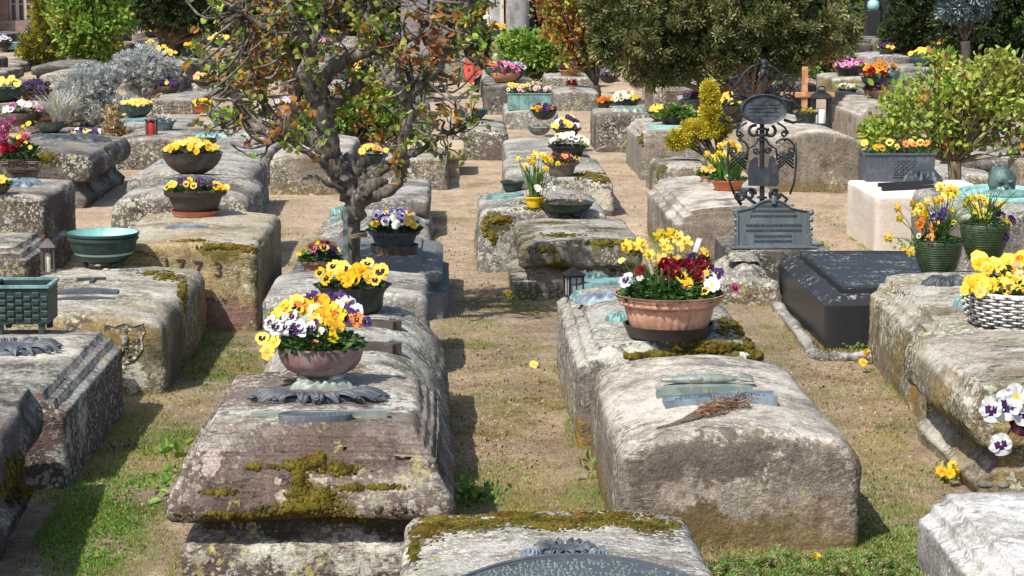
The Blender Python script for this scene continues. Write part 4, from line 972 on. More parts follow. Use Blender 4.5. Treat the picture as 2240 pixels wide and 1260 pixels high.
def main_tree():
    Y0 = 12.62; base = G(771, 700, 0); base = Vector((D(771, 600, Y0).x, Y0, 0)); root = thing('small_tree', 'gnarled pollarded tree with rusty and yellow-green leaves tied to a green stake', 'tree', base)
    rn = random.Random(11); L = []
    def P(px, py, dy=0): return D(px, py, Y0 + dy) - base
    def lim(pts, r0, r1, knob=.12):
        v = [P(*p) for p in pts]; v = smoothpath(v, 5); k = len(v)
        rr = [(r0 + (r1 - r0) * i / (k - 1)) * (1 + knob * math.sin(i * 1.7 + r0 * 99) + rn.uniform(-knob, knob) * .6) for i in range(k)]
        v = [q + Vector((rn.gauss(0, 1), rn.gauss(0, 1), rn.gauss(0, 1))) * .004 for q in v]
        L.append((v, [q_ * 1.14 for q_ in rr])); return v
    trunk = [Vector((0, 0, -.1)), Vector((.0, 0, .2))] + [P(770, 560), P(772, 500), P(774, 455)]
    v = smoothpath(trunk, 5); L.append((v, [.056 - .0006 * i for i in range(len(v))]))
    lim([(772, 480), (774, 448, -.02), (766, 418), (750, 388, .03), (728, 350)], .058, .056, .14)
    lim([(752, 400), (738, 365), (722, 335, .02)], .060, .050, .2)
    lim([(776, 470), (786, 436, -.04), (802, 414, -.03), (838, 392)], .054, .036, .14); lim([(776, 452, .05), (782, 410, .06), (768, 370, .08), (752, 340, .1)], .050, .030, .14)
    lim([(770, 440, .04), (790, 400, .1), (786, 370, .12), (800, 345, .15)], .05, .035, .15)
    A = lim([(730, 345), (705, 318, .05), (668, 296, .1), (640, 282, .12), (600, 284, .15), (560, 282, .18), (538, 268, .2), (523, 235, .22), (505, 190, .25), (470, 150, .3)], .052, .022)
    B = lim([(728, 340), (712, 290, -.05), (694, 235, -.1), (676, 196, -.15), (662, 160, -.2), (676, 120, -.22), (660, 70, -.3), (640, 20, -.3), (640, -60, -.3)], .046, .018)
    C = lim([(728, 335, .03), (716, 265, .08), (706, 245, .1), (745, 215, .14), (775, 196, .18), (797, 172, .2), (800, 140, .24), (806, 110, .25)], .042, .024)
    C2 = lim([(708, 250, .08), (700, 205, .1), (716, 160, .1), (752, 132, .06), (800, 112, .02), (824, 92, 0), (836, 66, -.05), (812, 58, -.1), (800, 30, -.1), (830, -20, -.1), (840, -80, 0)], .044, .026)
    Dd = lim([(786, 440), (820, 428, -.02), (852, 418, -.04), (874, 390, -.05), (882, 360, -.06), (878, 330, -.08), (886, 290, -.1), (898, 250, -.12), (897, 210, -.15), (930, 180, -.2), (962, 145, -.25), (978, 110, -.25), (1002, 70, -.25), (1016, 20, -.3), (1040, -40, -.3)], .036, .018)
    E = lim([(640, 284, .1), (646, 245, .05), (650, 200, 0), (652, 150, -.05), (626, 100, -.1), (600, 70, -.12), (560, 50, -.15), (520, 20, -.15)], .034, .017)
    F_ = lim([(630, 284, .1), (595, 250, .2), (572, 215, .28), (552, 165, .3), (535, 120, .3), (545, 70, .3), (530, 30, .3)], .026, .014)
    G_ = lim([(735, 388, -.1), (700, 355, -.2), (664, 328, -.25), (645, 315, -.28), (620, 300, -.3), (598, 312, -.3)], .020, .007)
    H_ = lim([(748, 415, -.1), (705, 395, -.2), (684, 385, -.2), (660, 392, -.25)], .016, .006)
    I_ = lim([(800, 405, .1), (840, 370, .15), (880, 345, .2), (920, 330, .25), (960, 300, .3), (985, 290, .3)], .030, .010)
    J = lim([(896, 215, -.15), (868, 190, -.2), (846, 185, -.25), (870, 165, -.2), (872, 130, -.2), (880, 100, -.1), (920, 70, 0), (945, 20, 0), (950, -50, .1)], .020, .012)
    K = lim([(700, 210, .1), (690, 150, .2), (682, 100, .25), (700, 60, .3), (720, 10, .3), (740, -50, .3)], .028, .014)
    Lh = lim([(650, 150, -.05), (665, 100, -.05), (655, 50, -.05), (665, 0, 0), (650, -60, 0)], .020, .012)
    M_ = lim([(968, 140, -.25), (935, 150, -.25), (905, 178, -.2)], .014, .008); N_ = lim([(900, 240, -.12), (870, 215, -.1), (846, 190, -.12)], .018, .011)
    O_ = lim([(806, 112, .02), (850, 125, .1), (875, 130, .15), (890, 160, .2)], .016, .008)
    # side shoots
    tips = []
    ends = [A, B, C, C2, Dd, E, F_, G_, I_, J, K, Lh, O_, M_]
    for v in ends:
        n = len(v)
        for i in range(int(n * .30), n, 2):
            for _ in range(2 if i > n * .6 else 1):
                d = Vector((rn.gauss(0, 1), rn.gauss(0, .8), rn.gauss(.35, .8))); ln = rn.uniform(.10, .34)
                t = twig_path(v[i], d, ln, 6, rn, .42); L.append((t, [.008 * (1 - .7 * j / 6) for j in range(7)])); tips.append(t)
                if rn.random() < .6:
                    t2 = twig_path(t[3], Vector((rn.gauss(0, 1), rn.gauss(0, 1), rn.gauss(.2, 1))), ln * .7, 5, rn, .4); L.append((t2, [.0055 * (1 - .7 * j / 5) for j in range(6)])); tips.append(t2)
        for _ in range(3):
            t = twig_path(v[-1], v[-1] - v[-3], rn.uniform(.15, .4), 7, rn, .3); L.append((t, [.011 * (1 - .75 * j / 7) for j in range(8)])); tips.append(t)
    for px, py, sx, sy, n in ((500, 110, 75, 90, 34), (600, 60, 90, 60, 24), (990, 90, 50, 90, 16), (500, 250, 55, 50, 10), (960, 270, 50, 60, 14), (700, 10, 200, 40, 24), (880, 20, 110, 40, 14)):
        for _ in range(n):
            p = P(rn.gauss(px, sx * .6), rn.gauss(py, sy * .6), rn.uniform(-.35, .35)); t = twig_path(p, (rn.gauss(0, 1), rn.gauss(0, 1), rn.gauss(.3, 1)), rn.uniform(.12, .3), 5, rn, .4)
            # run back to the closest limb point
            q = min((u for w_ in ends for u in w_[::3]), key=lambda u: (u - p).length)
            mid = (q + p) / 2 + Vector((rn.gauss(0, .04), rn.gauss(0, .04), rn.gauss(-.03, .03))); L.append((smoothpath([q, mid, p], 3) + t[1:], [.009] * 4 + [.008] * 3 + [.005] * (len(t) - 1))); tips.append(t)
    mbt = MB(); mbl = MB()
    for i, (v, rr) in enumerate(L):
        rr = (list(rr) + [rr[-1]] * len(v))[:len(v)]
        (mbt if i < 5 else mbl).tube(v, rr, 10 if rr[0] > .015 else 5)
    for mb_, am in ((mbt, .011), (mbl, .004)):
        V = []
        for (x, y, z) in mb_.v:
            p = Vector((x, y, z)); V.append((x + am * noise.noise(p * 22), y + am * noise.noise(p * 22 + Vector((9, 0, 0))), z + am * noise.noise(p * 22 + Vector((0, 9, 0)))))
        mb_.v = V
    mbt.build('trunk', BK['tree'], root, smooth=True); mbl.build('limbs', BK['tree'], root, smooth=True)
    Ps = []; Ds = []
    for t in tips:
        k = rn.choice((0, 2, 5, 8, 11))
        for _ in range(k):
            i = min(len(t) - 1, int(len(t) * rn.random() ** .35)); Ps.append(t[i] + Vector((rn.gauss(0, .018), rn.gauss(0, .018), rn.gauss(0, .018)))); Ds.append((rn.gauss(0, 1), rn.gauss(-.2, .8), rn.gauss(-.15, .7)))
    Ps = np.array([p[:] for p in Ps]); Ds = np.array(Ds); rg = np.random.default_rng(4); n = len(Ps)
    # colour drifts from twig to twig
    h = np.array([noise.noise(Vector(p) * 3.1) for p in Ps]) + rg.normal(0, .20, n)
    mi = np.digitize(h, [-.44, -.14, .0, .16, .30]); mats = [LM[k] for k in ('redbr', 'rust', 'olive', 'olive', 'green', 'lime')]
    scatter('leaves', 'heart', Ps, Ds, rg.uniform(.022, .056, n), mats, mi, root, rg)
    return root, base
def cloud(blobs, n, rg, Y0, base, shell=.5, clump=.0, nc=60):
    """points inside ellipsoids given in photo pixels (px, py, rx, ry[, dy, weight])"""
    w_ = np.array([b[2] * b[3] * (b[5] if len(b) > 5 else 1) for b in blobs], float); w_ /= w_.sum(); P = []; Dn = []
    for b, k in zip(blobs, rg.multinomial(n, w_)):
        c = D(b[0], b[1], Y0 + (b[4] if len(b) > 4 else 0)) - base; s_ = sc(Y0); rx, rz = b[2] * s_, b[3] * s_; ry = min(rx, rz) * 1.1 if rx < 3 * rz else rz * 1.3
        u = rg.normal(size=(k, 3)); u /= np.linalg.norm(u, axis=1, keepdims=True); q = rg.uniform(shell, 1, (k, 1)) ** .6
        if clump > 0:
            cc = rg.normal(size=(nc, 3)); cc /= np.linalg.norm(cc, axis=1, keepdims=True); cc *= rg.uniform(.35, 1.0, (nc, 1)); u2 = cc[rg.integers(0, nc, k)] + rg.normal(0, clump, (k, 3)); u, q = u2, 1.0
        P.append(np.array(c)[None] + u * q * np.array([rx, ry, rz])[None]); Dn.append(u)
    return np.concatenate(P), np.concatenate(Dn)
def shrub(label, foot, blobs, n, lsize, mats, mixw, Y0=None, cat='shrub', name='shrub', trunk=None, kind='oval', seed=1, clump=.16, nc=60, branches=10, bark='dark', upb=.25, outw=.6, group=None, brad=.012, drift=2.2, forkpx=None):
    Y0 = Y0 or G(*foot).y; b0 = D(foot[0], foot[1], Y0); base = Vector((b0.x, Y0, 0 if foot is not None and abs(b0.z) < .4 else b0.z)); root = thing(name, label, cat, base, group)
    rg = np.random.default_rng(seed); rn = random.Random(seed)
    P, U = cloud(blobs, n, rg, Y0, base, clump=clump, nc=nc)
    Dd = U * outw + rg.normal(0, .6, P.shape) + [0, 0, upb]
    h = np.array([noise.noise(Vector(p) * drift + Vector((seed, 0, 0))) for p in P]) + rg.normal(0, .18, len(P)); o = np.argsort(np.argsort(h)) / len(P); cw = np.cumsum(mixw) / sum(mixw)
    mi = np.minimum(np.searchsorted(cw, o), len(mats) - 1)
    scatter('foliage', kind, P, Dd, lsize * rg.uniform(.6, 1.35, len(P)), [LM[m] for m in mats], mi, root, rg)
    mb = MB(); tr = trunk or .03; cen = [D(b[0], b[1], Y0 + (b[4] if len(b) > 4 else 0)) - base for b in blobs]; low = min(c.z for c in cen); fork = Vector((0, 0, max(.05, low * .45))) if forkpx is None else D(forkpx[0], forkpx[1], Y0) - base
    mb.tube(smoothpath([Vector((0, 0, -.05)), Vector((tr * .3, 0, fork.z * .5)), fork], 4), [tr * 1.15] * 9, 9)
    bm_ = MB()
    for i in range(branches):
        c = P[rg.integers(0, len(P))]; c = Vector(c); mid = fork.lerp(c, .5) + Vector((rn.gauss(0, .06), rn.gauss(0, .06), .04 + rn.gauss(0, .05))) * max(.4, c.length * .6)
        v = smoothpath([fork - Vector((0, 0, .02)), mid, c], 5); bm_.tube(v, [max(.0025, min(tr * .6, brad * 1.6) * (1 - .8 * j / (len(v) - 1))) for j in range(len(v))], 5)
    mb.build('trunk', BK[bark], root, smooth=True); bm_.build('branches', BK[bark], root, smooth=True)
    return root, base
# ------------------------------------------------------------ grass and litter
def inside_tomb(x, y, m=.01):
    return any(t.cx - t.A - m < x < t.cx + t.A + m and t.y0 - m < y < t.y0 + t.L + m for t in TOMBS)
def grass(name, patches, hmin, hmax, mats, w_, kind='blade', seed=1, label='', up=1.0, thin=1.0, edges=0):
    """patches: (px, py, rx, ry, count) as ellipses on the ground in photo pixels"""
    rg = np.random.default_rng(seed); P = []
    for (px, py, rx, ry, n) in patches:
        a = rg.uniform(0, 6.283, n); q = np.sqrt(rg.uniform(0, 1, n)) * rg.uniform(.7, 1.15, n)
        for x_, y_ in zip(px + rx * q * np.cos(a), py + ry * q * np.sin(a)):
            g = G(x_, y_)
            if noise.noise(Vector((g.x * 3.3, g.y * 3.3, seed))) + rg.uniform(-.5, .5) < -.12: continue
            if not inside_tomb(g.x, g.y, -.01): P.append((g.x, g.y, ghz(g.x, g.y) - .002))
    if edges:
        for t in TOMBS:
            if t.y0 > 17 or t.y0 + t.L < 5.8: continue
            for _ in range(int(edges * (t.L * 2 + t.A * 2))):
                u = rg.uniform(0, 1); q = rg.exponential(.022) + .002
                x, y = [(t.cx - t.A - q, t.y0 + u * t.L), (t.cx + t.A + q, t.y0 + u * t.L), (t.cx - t.A + 2 * t.A * u, t.y0 - q)][rg.integers(0, 3)]
                if noise.noise(Vector((x * 4, y * 4, 9))) + rg.uniform(-.3, .3) > -.05 and not inside_tomb(x, y, -.03): P.append((x, y, ghz(x, y) - .002))
    P = np.array(P); n = len(P); Dd = rg.normal(0, .55, (n, 3)); Dd[:, 2] = np.abs(Dd[:, 2]) + up
    h = np.array([noise.noise(Vector(p) * 1.7 + Vector((0, 0, seed))) for p in P]) + rg.normal(0, .2, n); o = np.argsort(np.argsort(h)) / n; cw = np.cumsum(w_) / sum(w_)
    o_ = scatter(name, kind, P, Dd, rg.uniform(hmin, hmax, n) * thin, [LM[m] for m in mats], np.minimum(np.searchsorted(cw, o), len(mats) - 1), None, rg)
    o_['kind'] = 'stuff'; o_['label'] = label; return o_
# ------------------------------------------------------------ what lies on the near tombs
# A1
moss_on(A1, [(690, 1010, 34, 20, 120), (640, 1020, 40, 10, 70), (745, 1025, 50, 12, 80), (655, 1055, 20, 32, 120), (690, 1085, 50, 18, 160), (665, 1110, 90, 14, 190), (770, 1066, 42, 6, 50), (480, 1077, 45, 6, 45), (840, 1066, 60, 5, 40), (520, 1128, 120, 9, 110), (760, 1135, 80, 8, 70), (560, 1020, 30, 5, 25), (755, 1030, 12, 6, 20)], r=(.006, .017))
moss_on(A1, [(455, 1018, 16, 9, 0), (880, 1120, 30, 12, 18), (830, 1115, 14, 10, 8)], name='dark_moss', r=(.005, .011), mat=plain('moss_dark', (.035, .025, .012), .95, bump=.01, bscale=200))
acanthus(A1, 693, 876, .55, .20, .030, BZ['slate'], 13, 3)
BR, MO, DK, CR = (.42, .34, .29), (.115, .095, .022), (.060, .048, .038), (.56, .55, .46)
stains(A1, [(640, 900, .16, CR, (2.6, 1, 1), .6), (870, 880, .10, CR, (1, 2, 1), .6), (560, 960, .10, (.40, .38, .31), (2, .7, 1), .6), (700, 985, .30, (.13, .09, .072), (1.5, .5, .5), .8), (600, 1055, .24, (.155, .112, .09), (1.5, .5, .5), .6), (462, 1015, .05, BR, (.9, 1, 1.2)), (695, 1040, .055, BR, (1.1, 1, 1)), (738, 1026, .022, BR), (622, 1085, .03, BR, (1.3, 1, 1)), (610, 1052, .016, BR), (716, 1088, .024, BR), (900, 1040, .06, (.36, .31, .14), (1, 1, 1), .6), (850, 1090, .10, (.30, .27, .20), (1.4, 1, 1), .6), (690, 1015, .085, MO, (1.3, .6, .5), .85), (660, 1060, .05, MO, (.7, 1, 1.4), .85), (690, 1100, .13, MO, (1.3, .7, .6), .85), (560, 1135, .20, DK, (1.6, 1, .35), .9), (840, 1135, .18, DK, (1.6, 1, .40), .9), (600, 1215, .10, CR, (2, 1, .5), .5), (800, 1225, .12, CR, (2, 1, .5), .5)])
crest(A1, 700, 848, .27, .07, .022, BZ['pale'], 7, 5, name='relief_crown', depth=.12)
rect_plate(A1, 700, 908, .50, .03, .012, BZ['pale'], 0, name='plate_strip')
oval_plate(A1, 690, 917, .275, .12, .018, BZ['slate'], 3, rz=-.03, lmat=BZ['blue'])
# A2: two clasps
rect_plate(A2, 812, 712, .17, .10, .02, BZ['brown'], 2, ends=True, bend=.006, name='bronze_clasp')
rect_plate(A2, 808, 762, .17, .10, .02, BZ['brown'], 2, ends=True, bend=.006, name='bronze_clasp')
# B1: big arched plate with a medallion
def arched_plate():
    t = B1; mb = MB(); x0, x1 = D(962, 1256, 5.9).x, D(1560, 1258, 5.9).x
    cx, hw = (x0 + x1) / 2, (x1 - x0) / 2; z = t.top(cx, 6.1); yb = G(1250, 1228, z).y; ymin = 5.35
    pts = [(cx - hw, ymin)] + [(cx - hw + 2 * hw * i / 30, yb - .26 * abs(2 * i / 30 - 1) ** 2.2) for i in range(31)] + [(cx + hw, ymin)]
    def z_(x): return max(t.top(x, 5.9), H0 - .2) 
    H0 = z
    def lay(s, dz0, dz1, k=0):
        P2 = [(cx + (x - cx) * s, ymin + (y - ymin) * s if y > ymin else y) for x, y in pts]
        n = len(P2); V = []
        for x, y in P2: V.append((x - t.cx, y - t.cy, t.H + t_c(x) + dz0))
        for x, y in P2: V.append((x - t.cx, y - t.cy, t.H + t_c(x) + dz1))
        F = [(i, n + i, n + (i + 1) % n, (i + 1) % n) for i in range(n)]
        # top as strips to follow the camber
        for i in range(1, n // 2): F.append((n + i, n + i + 1, n + n - 1 - i - 0, n + n - i) if False else (n + i, n + n - 1 - i, n + n - 2 - i, n + i + 1) if n + n - 2 - i > n + i + 1 else (n + i, n + n - 1 - i, n + i + 1))
        mb.add(V, F, k)
    t_c = lambda x: .030 * (1 - ((x - t.cx) / t.A) ** 2) + .006
    # strips along x instead of an n-gon, so that the plate bends with the stone
    for (s_, a, b_, k) in ((1.0, -.02, .016, 0), (.955, .012, .011, 0)):
        n = 40; V = []; F = []
        for i in range(n + 1):
            u = -1 + 2 * i / n; x = cx + hw * s_ * u; yt = yb - .26 * abs(u) ** 2.2 - (1 - s_) * .4; zz = t.H + t_c(x)
            V += [(x - t.cx, ymin - t.cy, zz + b_), (x - t.cx, yt - t.cy, zz + b_), (x - t.cx, yt - t.cy, zz + a)]
            if i: o = 3 * i; F += [(o - 3, o, o + 1, o - 2), (o - 2, o + 1, o + 2, o - 1)]
        if s_ < 1: V = [(x, y, z - .002) for x, y, z in V]
        mb.add(V, F, k)
    # raised rim
    for s_, r_ in ((.985, .008), (.93, .004)):
        pr = [Vector((cx + hw * s_ * (-1 + 2 * i / 40) - t.cx, yb - .26 * abs(-1 + 2 * i / 40) ** 2.2 - (1 - s_) * .42 - t.cy, t.H + t_c(cx + hw * s_ * (-1 + 2 * i / 40)) + .016)) for i in range(41)]; mb.tube(pr, r_, 6)
    rn = random.Random(3)
    for row in range(9):
        u = -.88
        while u < .88:
            x = cx + hw * u; yy = yb - .055 - row * .033 - .26 * abs(u) ** 2.2
            if yy > ymin + .02:
                w_ = rn.uniform(.006, .012)
                if rn.random() < .85: mb.box((x - t.cx, yy - t.cy, t.H + t_c(x) + .017), (w_ * .45, .021, .005), 1); mb.box((x - t.cx + w_ * .5, yy - t.cy + rn.choice((-.008, 0, .008)), t.H + t_c(x) + .017), (w_ * .6, .004, .005), 1)
                u += (w_ * 1.9) / hw
            else: u += .05
    mb.build('epitaph_plate', [BZ['slate'], BZ['pale']], t.root, autos=40)
arched_plate()
acanthus(B1, 1235, 1210, .20, .13, .020, BZ['slate'], 14, 8, full=True, core=.7, name='relief_medallion')
crest(B1, 1162, 1222, .07, .05, .02, BZ['blue'], 4, 9, name='relief_ribbon'); crest(B1, 1308, 1222, .07, .05, .02, BZ['blue'], 4, 10, name='relief_ribbon')
moss_on(B1, [(1000, 1145, 85, 24, 560), (1150, 1136, 90, 20, 560), (1290, 1140, 90, 18, 420), (1430, 1150, 70, 16, 360), (1205, 1150, 60, 14, 160), (935, 1160, 35, 30, 260), (905, 1200, 12, 45, 160), (1340, 1128, 90, 10, 200), (1080, 1124, 100, 8, 200)], r=(.004, .013), flat=.5)
moss_on(B1, [(1217, 1146, 15, 8, 45), (1265, 1122, 14, 5, 25)], name='red_moss', r=(.005, .011), mat=plain('moss_red', (.22, .055, .015), .95, bump=.01, bscale=200))
# B2: plates, fish relief and dry twigs
rect_plate(B2, 1574, 876, .46, .13, .012, BZ['blue'], 3, bend=.004, rz=.0, rim=.004, lmat=BZ['dark'])
rect_plate(B2, 1540, 858, .40, .055, .026, BZ['pale'], 0, bend=.010, name='plate_ledge')
def fish():
    t = B2; M0 = lie(t, 1545, 838); mb = MB(); V = []; F = []; n = 26; k = 12; L_ = .40
    for i in range(n + 1):
        u = i / n; r = .030 * math.sin(math.pi * min(1, u * 1.12 + .03)) ** .8 if u < .86 else .012 + (u - .86) * .20
        for j in range(k):
            a = 2 * math.pi * j / k; V.append((-L_ / 2 + L_ * u, r * 1.1 * math.cos(a), .012 + max(-.01, (.026 if u < .86 else .010) * math.sin(a) * (r / .03 if u < .86 else 1))))
    F = [(i * k + j, (i + 1) * k + j, (i + 1) * k + (j + 1) % k, i * k + (j + 1) % k) for i in range(n) for j in range(k)] + [tuple(range(k)), tuple(reversed(range(n * k, n * k + k)))]
    mb.add(V, F); mb.ball((.02, .03, .02), (.05, .02, .014), 0, 8); mb.ball((-.05, -.025, .02), (.04, .015, .012), 0, 8)
    mb.v = [tuple(M0 @ Vector(v)) for v in mb.v]; mb.build('fish_relief', BZ['pale'], t.root, smooth=True)
fish()
def dry_twigs():
    t = B2; p, _ = t.on(1540, 918); root = thing('dry_bouquet', 'bundle of dry brown twigs lying on the pale tomb in front of the fish relief', 'dried flowers', p)
    rn = random.Random(4); mb = MB(); mdl = lambda u: (t.on(1440 + 185 * u, 938 - 52 * u)[0] - p)
    for i in range(34):
        a = mdl(rn.uniform(-.02, .35)); b_ = mdl(rn.uniform(.6, 1.02)); s_ = .05
        pts = [a + Vector((0, rn.gauss(0, .008), 0))] + [a.lerp(b_, k) + Vector((rn.gauss(0, .008), rn.gauss(0, .014 + .05 * k * k), 0)) for k in (.3, .55, .8)] + [b_ + Vector((rn.gauss(0, .03), rn.gauss(0, s_), 0))]
        q = []
        for v in smoothpath(pts, 4): z = t.top(v.x + p.x, v.y + p.y) - p.z; q.append(Vector((v.x, v.y, z + .004 + .026 * rn.random() * max(0, min(1, (v.x + .12) / .3)))))
        mb.tube(q, [rn.uniform(.0015, .0032)] * len(q), 5)
    mb.build('twigs', barkmat('twig_dry', (.085, .055, .04), (.20, .14, .10)), root, smooth=True)
    P = []
    for i in range(260):
        u = rn.uniform(.5, 1.05); v = mdl(u) + Vector((rn.gauss(0, .02), rn.gauss(0, .035), 0)); P.append((v.x, v.y, t.top(v.x + p.x, v.y + p.y) - p.z + rn.uniform(.004, .045)))
    rg = np.random.default_rng(3); scatter('dead_leaves', 'blade', np.array(P), rg.normal(size=(260, 3)) * [1, .6, .3], rg.uniform(.02, .06, 260), [LM['dryd'], LM['dry'], LM['redbr']], rg.integers(0, 3, 260), root, rg)
dry_twigs()
# B3: turquoise plates, moss, lantern
crest(B3, 1290, 612, .24, .20, .03, BZ['green'], 6, 21, name='relief_plate', depth=.2)
rect_plate(B3, 1325, 622, .34, .16, .02, BZ['turq'], 0, bend=.006)
crest(B3, 1318, 655, .30, .22, .025, BZ['blue'], 5, 22, name='relief_shield', depth=.1)
crest(B3, 1352, 700, .13, .12, .025, BZ['turq'], 7, 23, name='relief_leaf'); crest(B3, 1262, 652, .10, .14, .02, BZ['turq'], 7, 24, name='relief_leaf')
moss_on(B3, [(1610, 718, 50, 22, 260), (1655, 745, 45, 28, 260), (1560, 760, 70, 12, 160), (1450, 775, 60, 8, 110), (1660, 775, 25, 14, 80), (1400, 780, 40, 6, 50)], r=(.008, .024))
moss_on(B3, [(1640, 685, 20, 25, 90)], name='dark_moss', r=(.006, .014), mat=bpy.data.materials['moss_dark'])
moss_on(B4, [(1330, 530, 70, 8, 160), (1220, 515, 60, 6, 90), (1390, 545, 22, 12, 70), (1180, 545, 30, 6, 40)], r=(.008, .022))
moss_on(B5, [(1090, 480, 34, 9, 130), (1062, 500, 8, 22, 70), (1078, 520, 10, 12, 50), (1180, 455, 60, 6, 90), (1150, 445, 30, 5, 40)], r=(.008, .022))
moss_on(B6, [(1290, 383, 45, 9, 220), (1315, 392, 25, 8, 90)], r=(.010, .026))
moss_on(E3, [(365, 605, 30, 12, 150), (400, 640, 10, 40, 150), (330, 598, 30, 5, 50)], r=(.008, .022))
moss_on(E4, [(490, 540, 60, 8, 170), (545, 545, 25, 9, 90), (420, 527, 50, 4, 70)], r=(.006, .018))
moss_on(E1, [(45, 1050, 45, 50, 500)], r=(.008, .026)); moss_on(F2, [(100, 345, 30, 14, 120)], r=(.010, .024))
moss_on(C3, [(2170, 760, 60, 6, 50), (1960, 640, 30, 6, 20)], r=(.006, .014))
# E-column plates
rect_plate(E3, 190, 640, .35, .075, .016, BZ['slate'], 2, bend=.012); rect_plate(E3, 188, 655, .32, .03, .014, BZ['slate'], 0, bend=.012, name='plate_strip')
rect_plate(E3, 203, 617, .02, .11, .012, BZ['dark'], 0, name='bronze_cross_stem'); rect_plate(E3, 200, 613, .17, .015, .012, BZ['dark'], 0, name='bronze_cross_arm')
acanthus(E2, 10, 768, .56, .30, .03, BZ['slate'], 22, 31, full=True, core=.8)
rect_plate(E4, 408, 498, .28, .06, .01, BZ['blue'], 2, bend=.006)
# year on the yellow tomb, raised digits coloured like shaded grooves, and carved figure on the tawny one
def raised_text(t, text, px, py, size, name='inscription'):
    for i, ch in enumerate(text):
        cu = bpy.data.curves.new('tmp', 'FONT'); cu.body = ch; cu.size = size; cu.extrude = .004; cu.offset = -.003; o = bpy.data.objects.new('tmp', cu); COL.objects.link(o)
        dg = bpy.context.evaluated_depsgraph_get(); me = bpy.data.meshes.new_from_object(o.evaluated_get(dg)); bpy.data.objects.remove(o)
        p, n = t.hit(px[i], py[i])
        if p is None: continue
        l = t.loc(p) + Vector((-size * .25, -.010, -size * .35)); me.materials.clear(); me.materials.append(GROOVE_SHADE)
        ob = link(name, me, t.root, l, (R(90), 0, 0))
GROOVE_SHADE = plain('groove_shade', (.075, .052, .028), .95, var=.05)  # dark colour stands in for the shade inside cut digits
raised_text(E4, '1773', [364, 394, 432, 476], [578, 581, 585, 586], .135)
def figure_relief():
    t = E3; p, n = t.hit(272, 748)
    if p is None: return
    l = t.loc(p); mb = MB(); o = [(-.10, .10), (-.115, .055), (-.095, .02), (-.10, -.04), (-.06, -.095), (0, -.125), (.06, -.095), (.10, -.04), (.095, .02), (.115, .055), (.10, .10), (.05, .085), (0, .105), (-.05, .085)]
    k = len(o); mb.add([(l.x + x, l.y + .012, l.z + z) for x, z in o] + [(l.x + x * .97, l.y - .004, l.z + z * .97) for x, z in o] + [(l.x + x * .84, l.y + .001, l.z + z * .84) for x, z in o], [(i_, (i_ + 1) % k, k + (i_ + 1) % k, k + i_) for i_ in range(k)] + [(k + i_, k + (i_ + 1) % k, 2 * k + (i_ + 1) % k, 2 * k + i_) for i_ in range(k)] + [tuple(range(2 * k, 3 * k))])
    mb.ball((l.x, l.y - .003, l.z + .055), (.018, .010, .02), 0, 8); mb.tube([(l.x, l.y, l.z + .035), (l.x + .002, l.y, l.z - .03)], [.022, .015], 8); mb.tube([(l.x, l.y, l.z - .025), (l.x - .025, l.y, l.z - .08)], .009, 6); mb.tube([(l.x, l.y, l.z - .025), (l.x + .022, l.y, l.z - .08)], .009, 6)
    mb.build('carved_shield', ST['olive'], t.root, smooth=False)
figure_relief()
# small things on stones
def pebbles(t, items, label, mat, group='pebbles on the whitish tomb'):
    for i, (px, py, w_, lb) in enumerate(items):
        p, n = t.on(px, py); s_ = w_ * sc(p.y) / 2; mb = MB(); mb.ball((0, 0, s_ * .30), (s_, s_ * .8, s_ * .42), 0, 14, jit=.03); o = mb.build('pebble', mat, None, smooth=True, loc=p, rot=(0, 0, i)); tag(o, lb, 'pebble', group)
PEB = plain('pebble', (.13, .115, .085), .75, var=.25, scale=30, bump=.002); PEBP = plain('pebble_pinkish', (.40, .30, .23), .8, var=.2, scale=30, bump=.004)
pebbles(C5, [(2155, 1066, 38, 'left one of two large olive pebbles on the back of the whitish tomb'), (2195, 1066, 38, 'right one of two large olive pebbles on the back of the whitish tomb'), (2062, 1083, 16, 'flat grey pebble near the back corner of the whitish tomb'), (2053, 1092, 10, 'tiny dark pebble near the back corner of the whitish tomb'), (2238, 1064, 14, 'pebble at the right picture edge on the whitish tomb')], '', PEB)
pebbles(A1, [(626, 905, 32, 'pinkish angular stone beside the oval plate on the moss cross tomb')], '', PEBP, None)
pebbles(E3, [(232, 592, 14, 'small cream stone chip under the open green bowl')], '', PEBP, None)
pebbles(C1, [(1588, 445, 0.1, 'x')], '', PEB, None) if False else None
stains(B2, [(1600, 800, .12, (.20, .185, .17), (2.2, .8, 1), .7), (1700, 920, .08, (.24, .22, .20), (2.4, .5, 1), .6), (1560, 1005, .16, (.115, .092, .075), (1.7, 1, .55), .85), (1700, 1000, .14, (.12, .098, .08), (1.5, 1, .5), .8), (1440, 1040, .10, (.13, .105, .085), (1, 1, 1), .8), (1520, 1090, .10, (.36, .30, .235), (2.0, 1, .6), .55), (1700, 1090, .09, (.38, .315, .25), (1.6, 1, .5), .5), (1540, 1150, .11, (.13, .09, .035), (1.5, 1, .7), .85), (1680, 1160, .13, (.15, .115, .045), (1.8, 1, .45), .8), (1800, 1120, .08, (.16, .10, .06), (1, 1, 1), .6), (1400, 960, .07, (.58, .53, .44), (1.4, 1, .5), .7), (1790, 950, .09, (.60, .56, .47), (1.4, 1, .5), .7), (1400, 880, .12, (.62, .55, .44), (1.6, 1, 1), .5)])
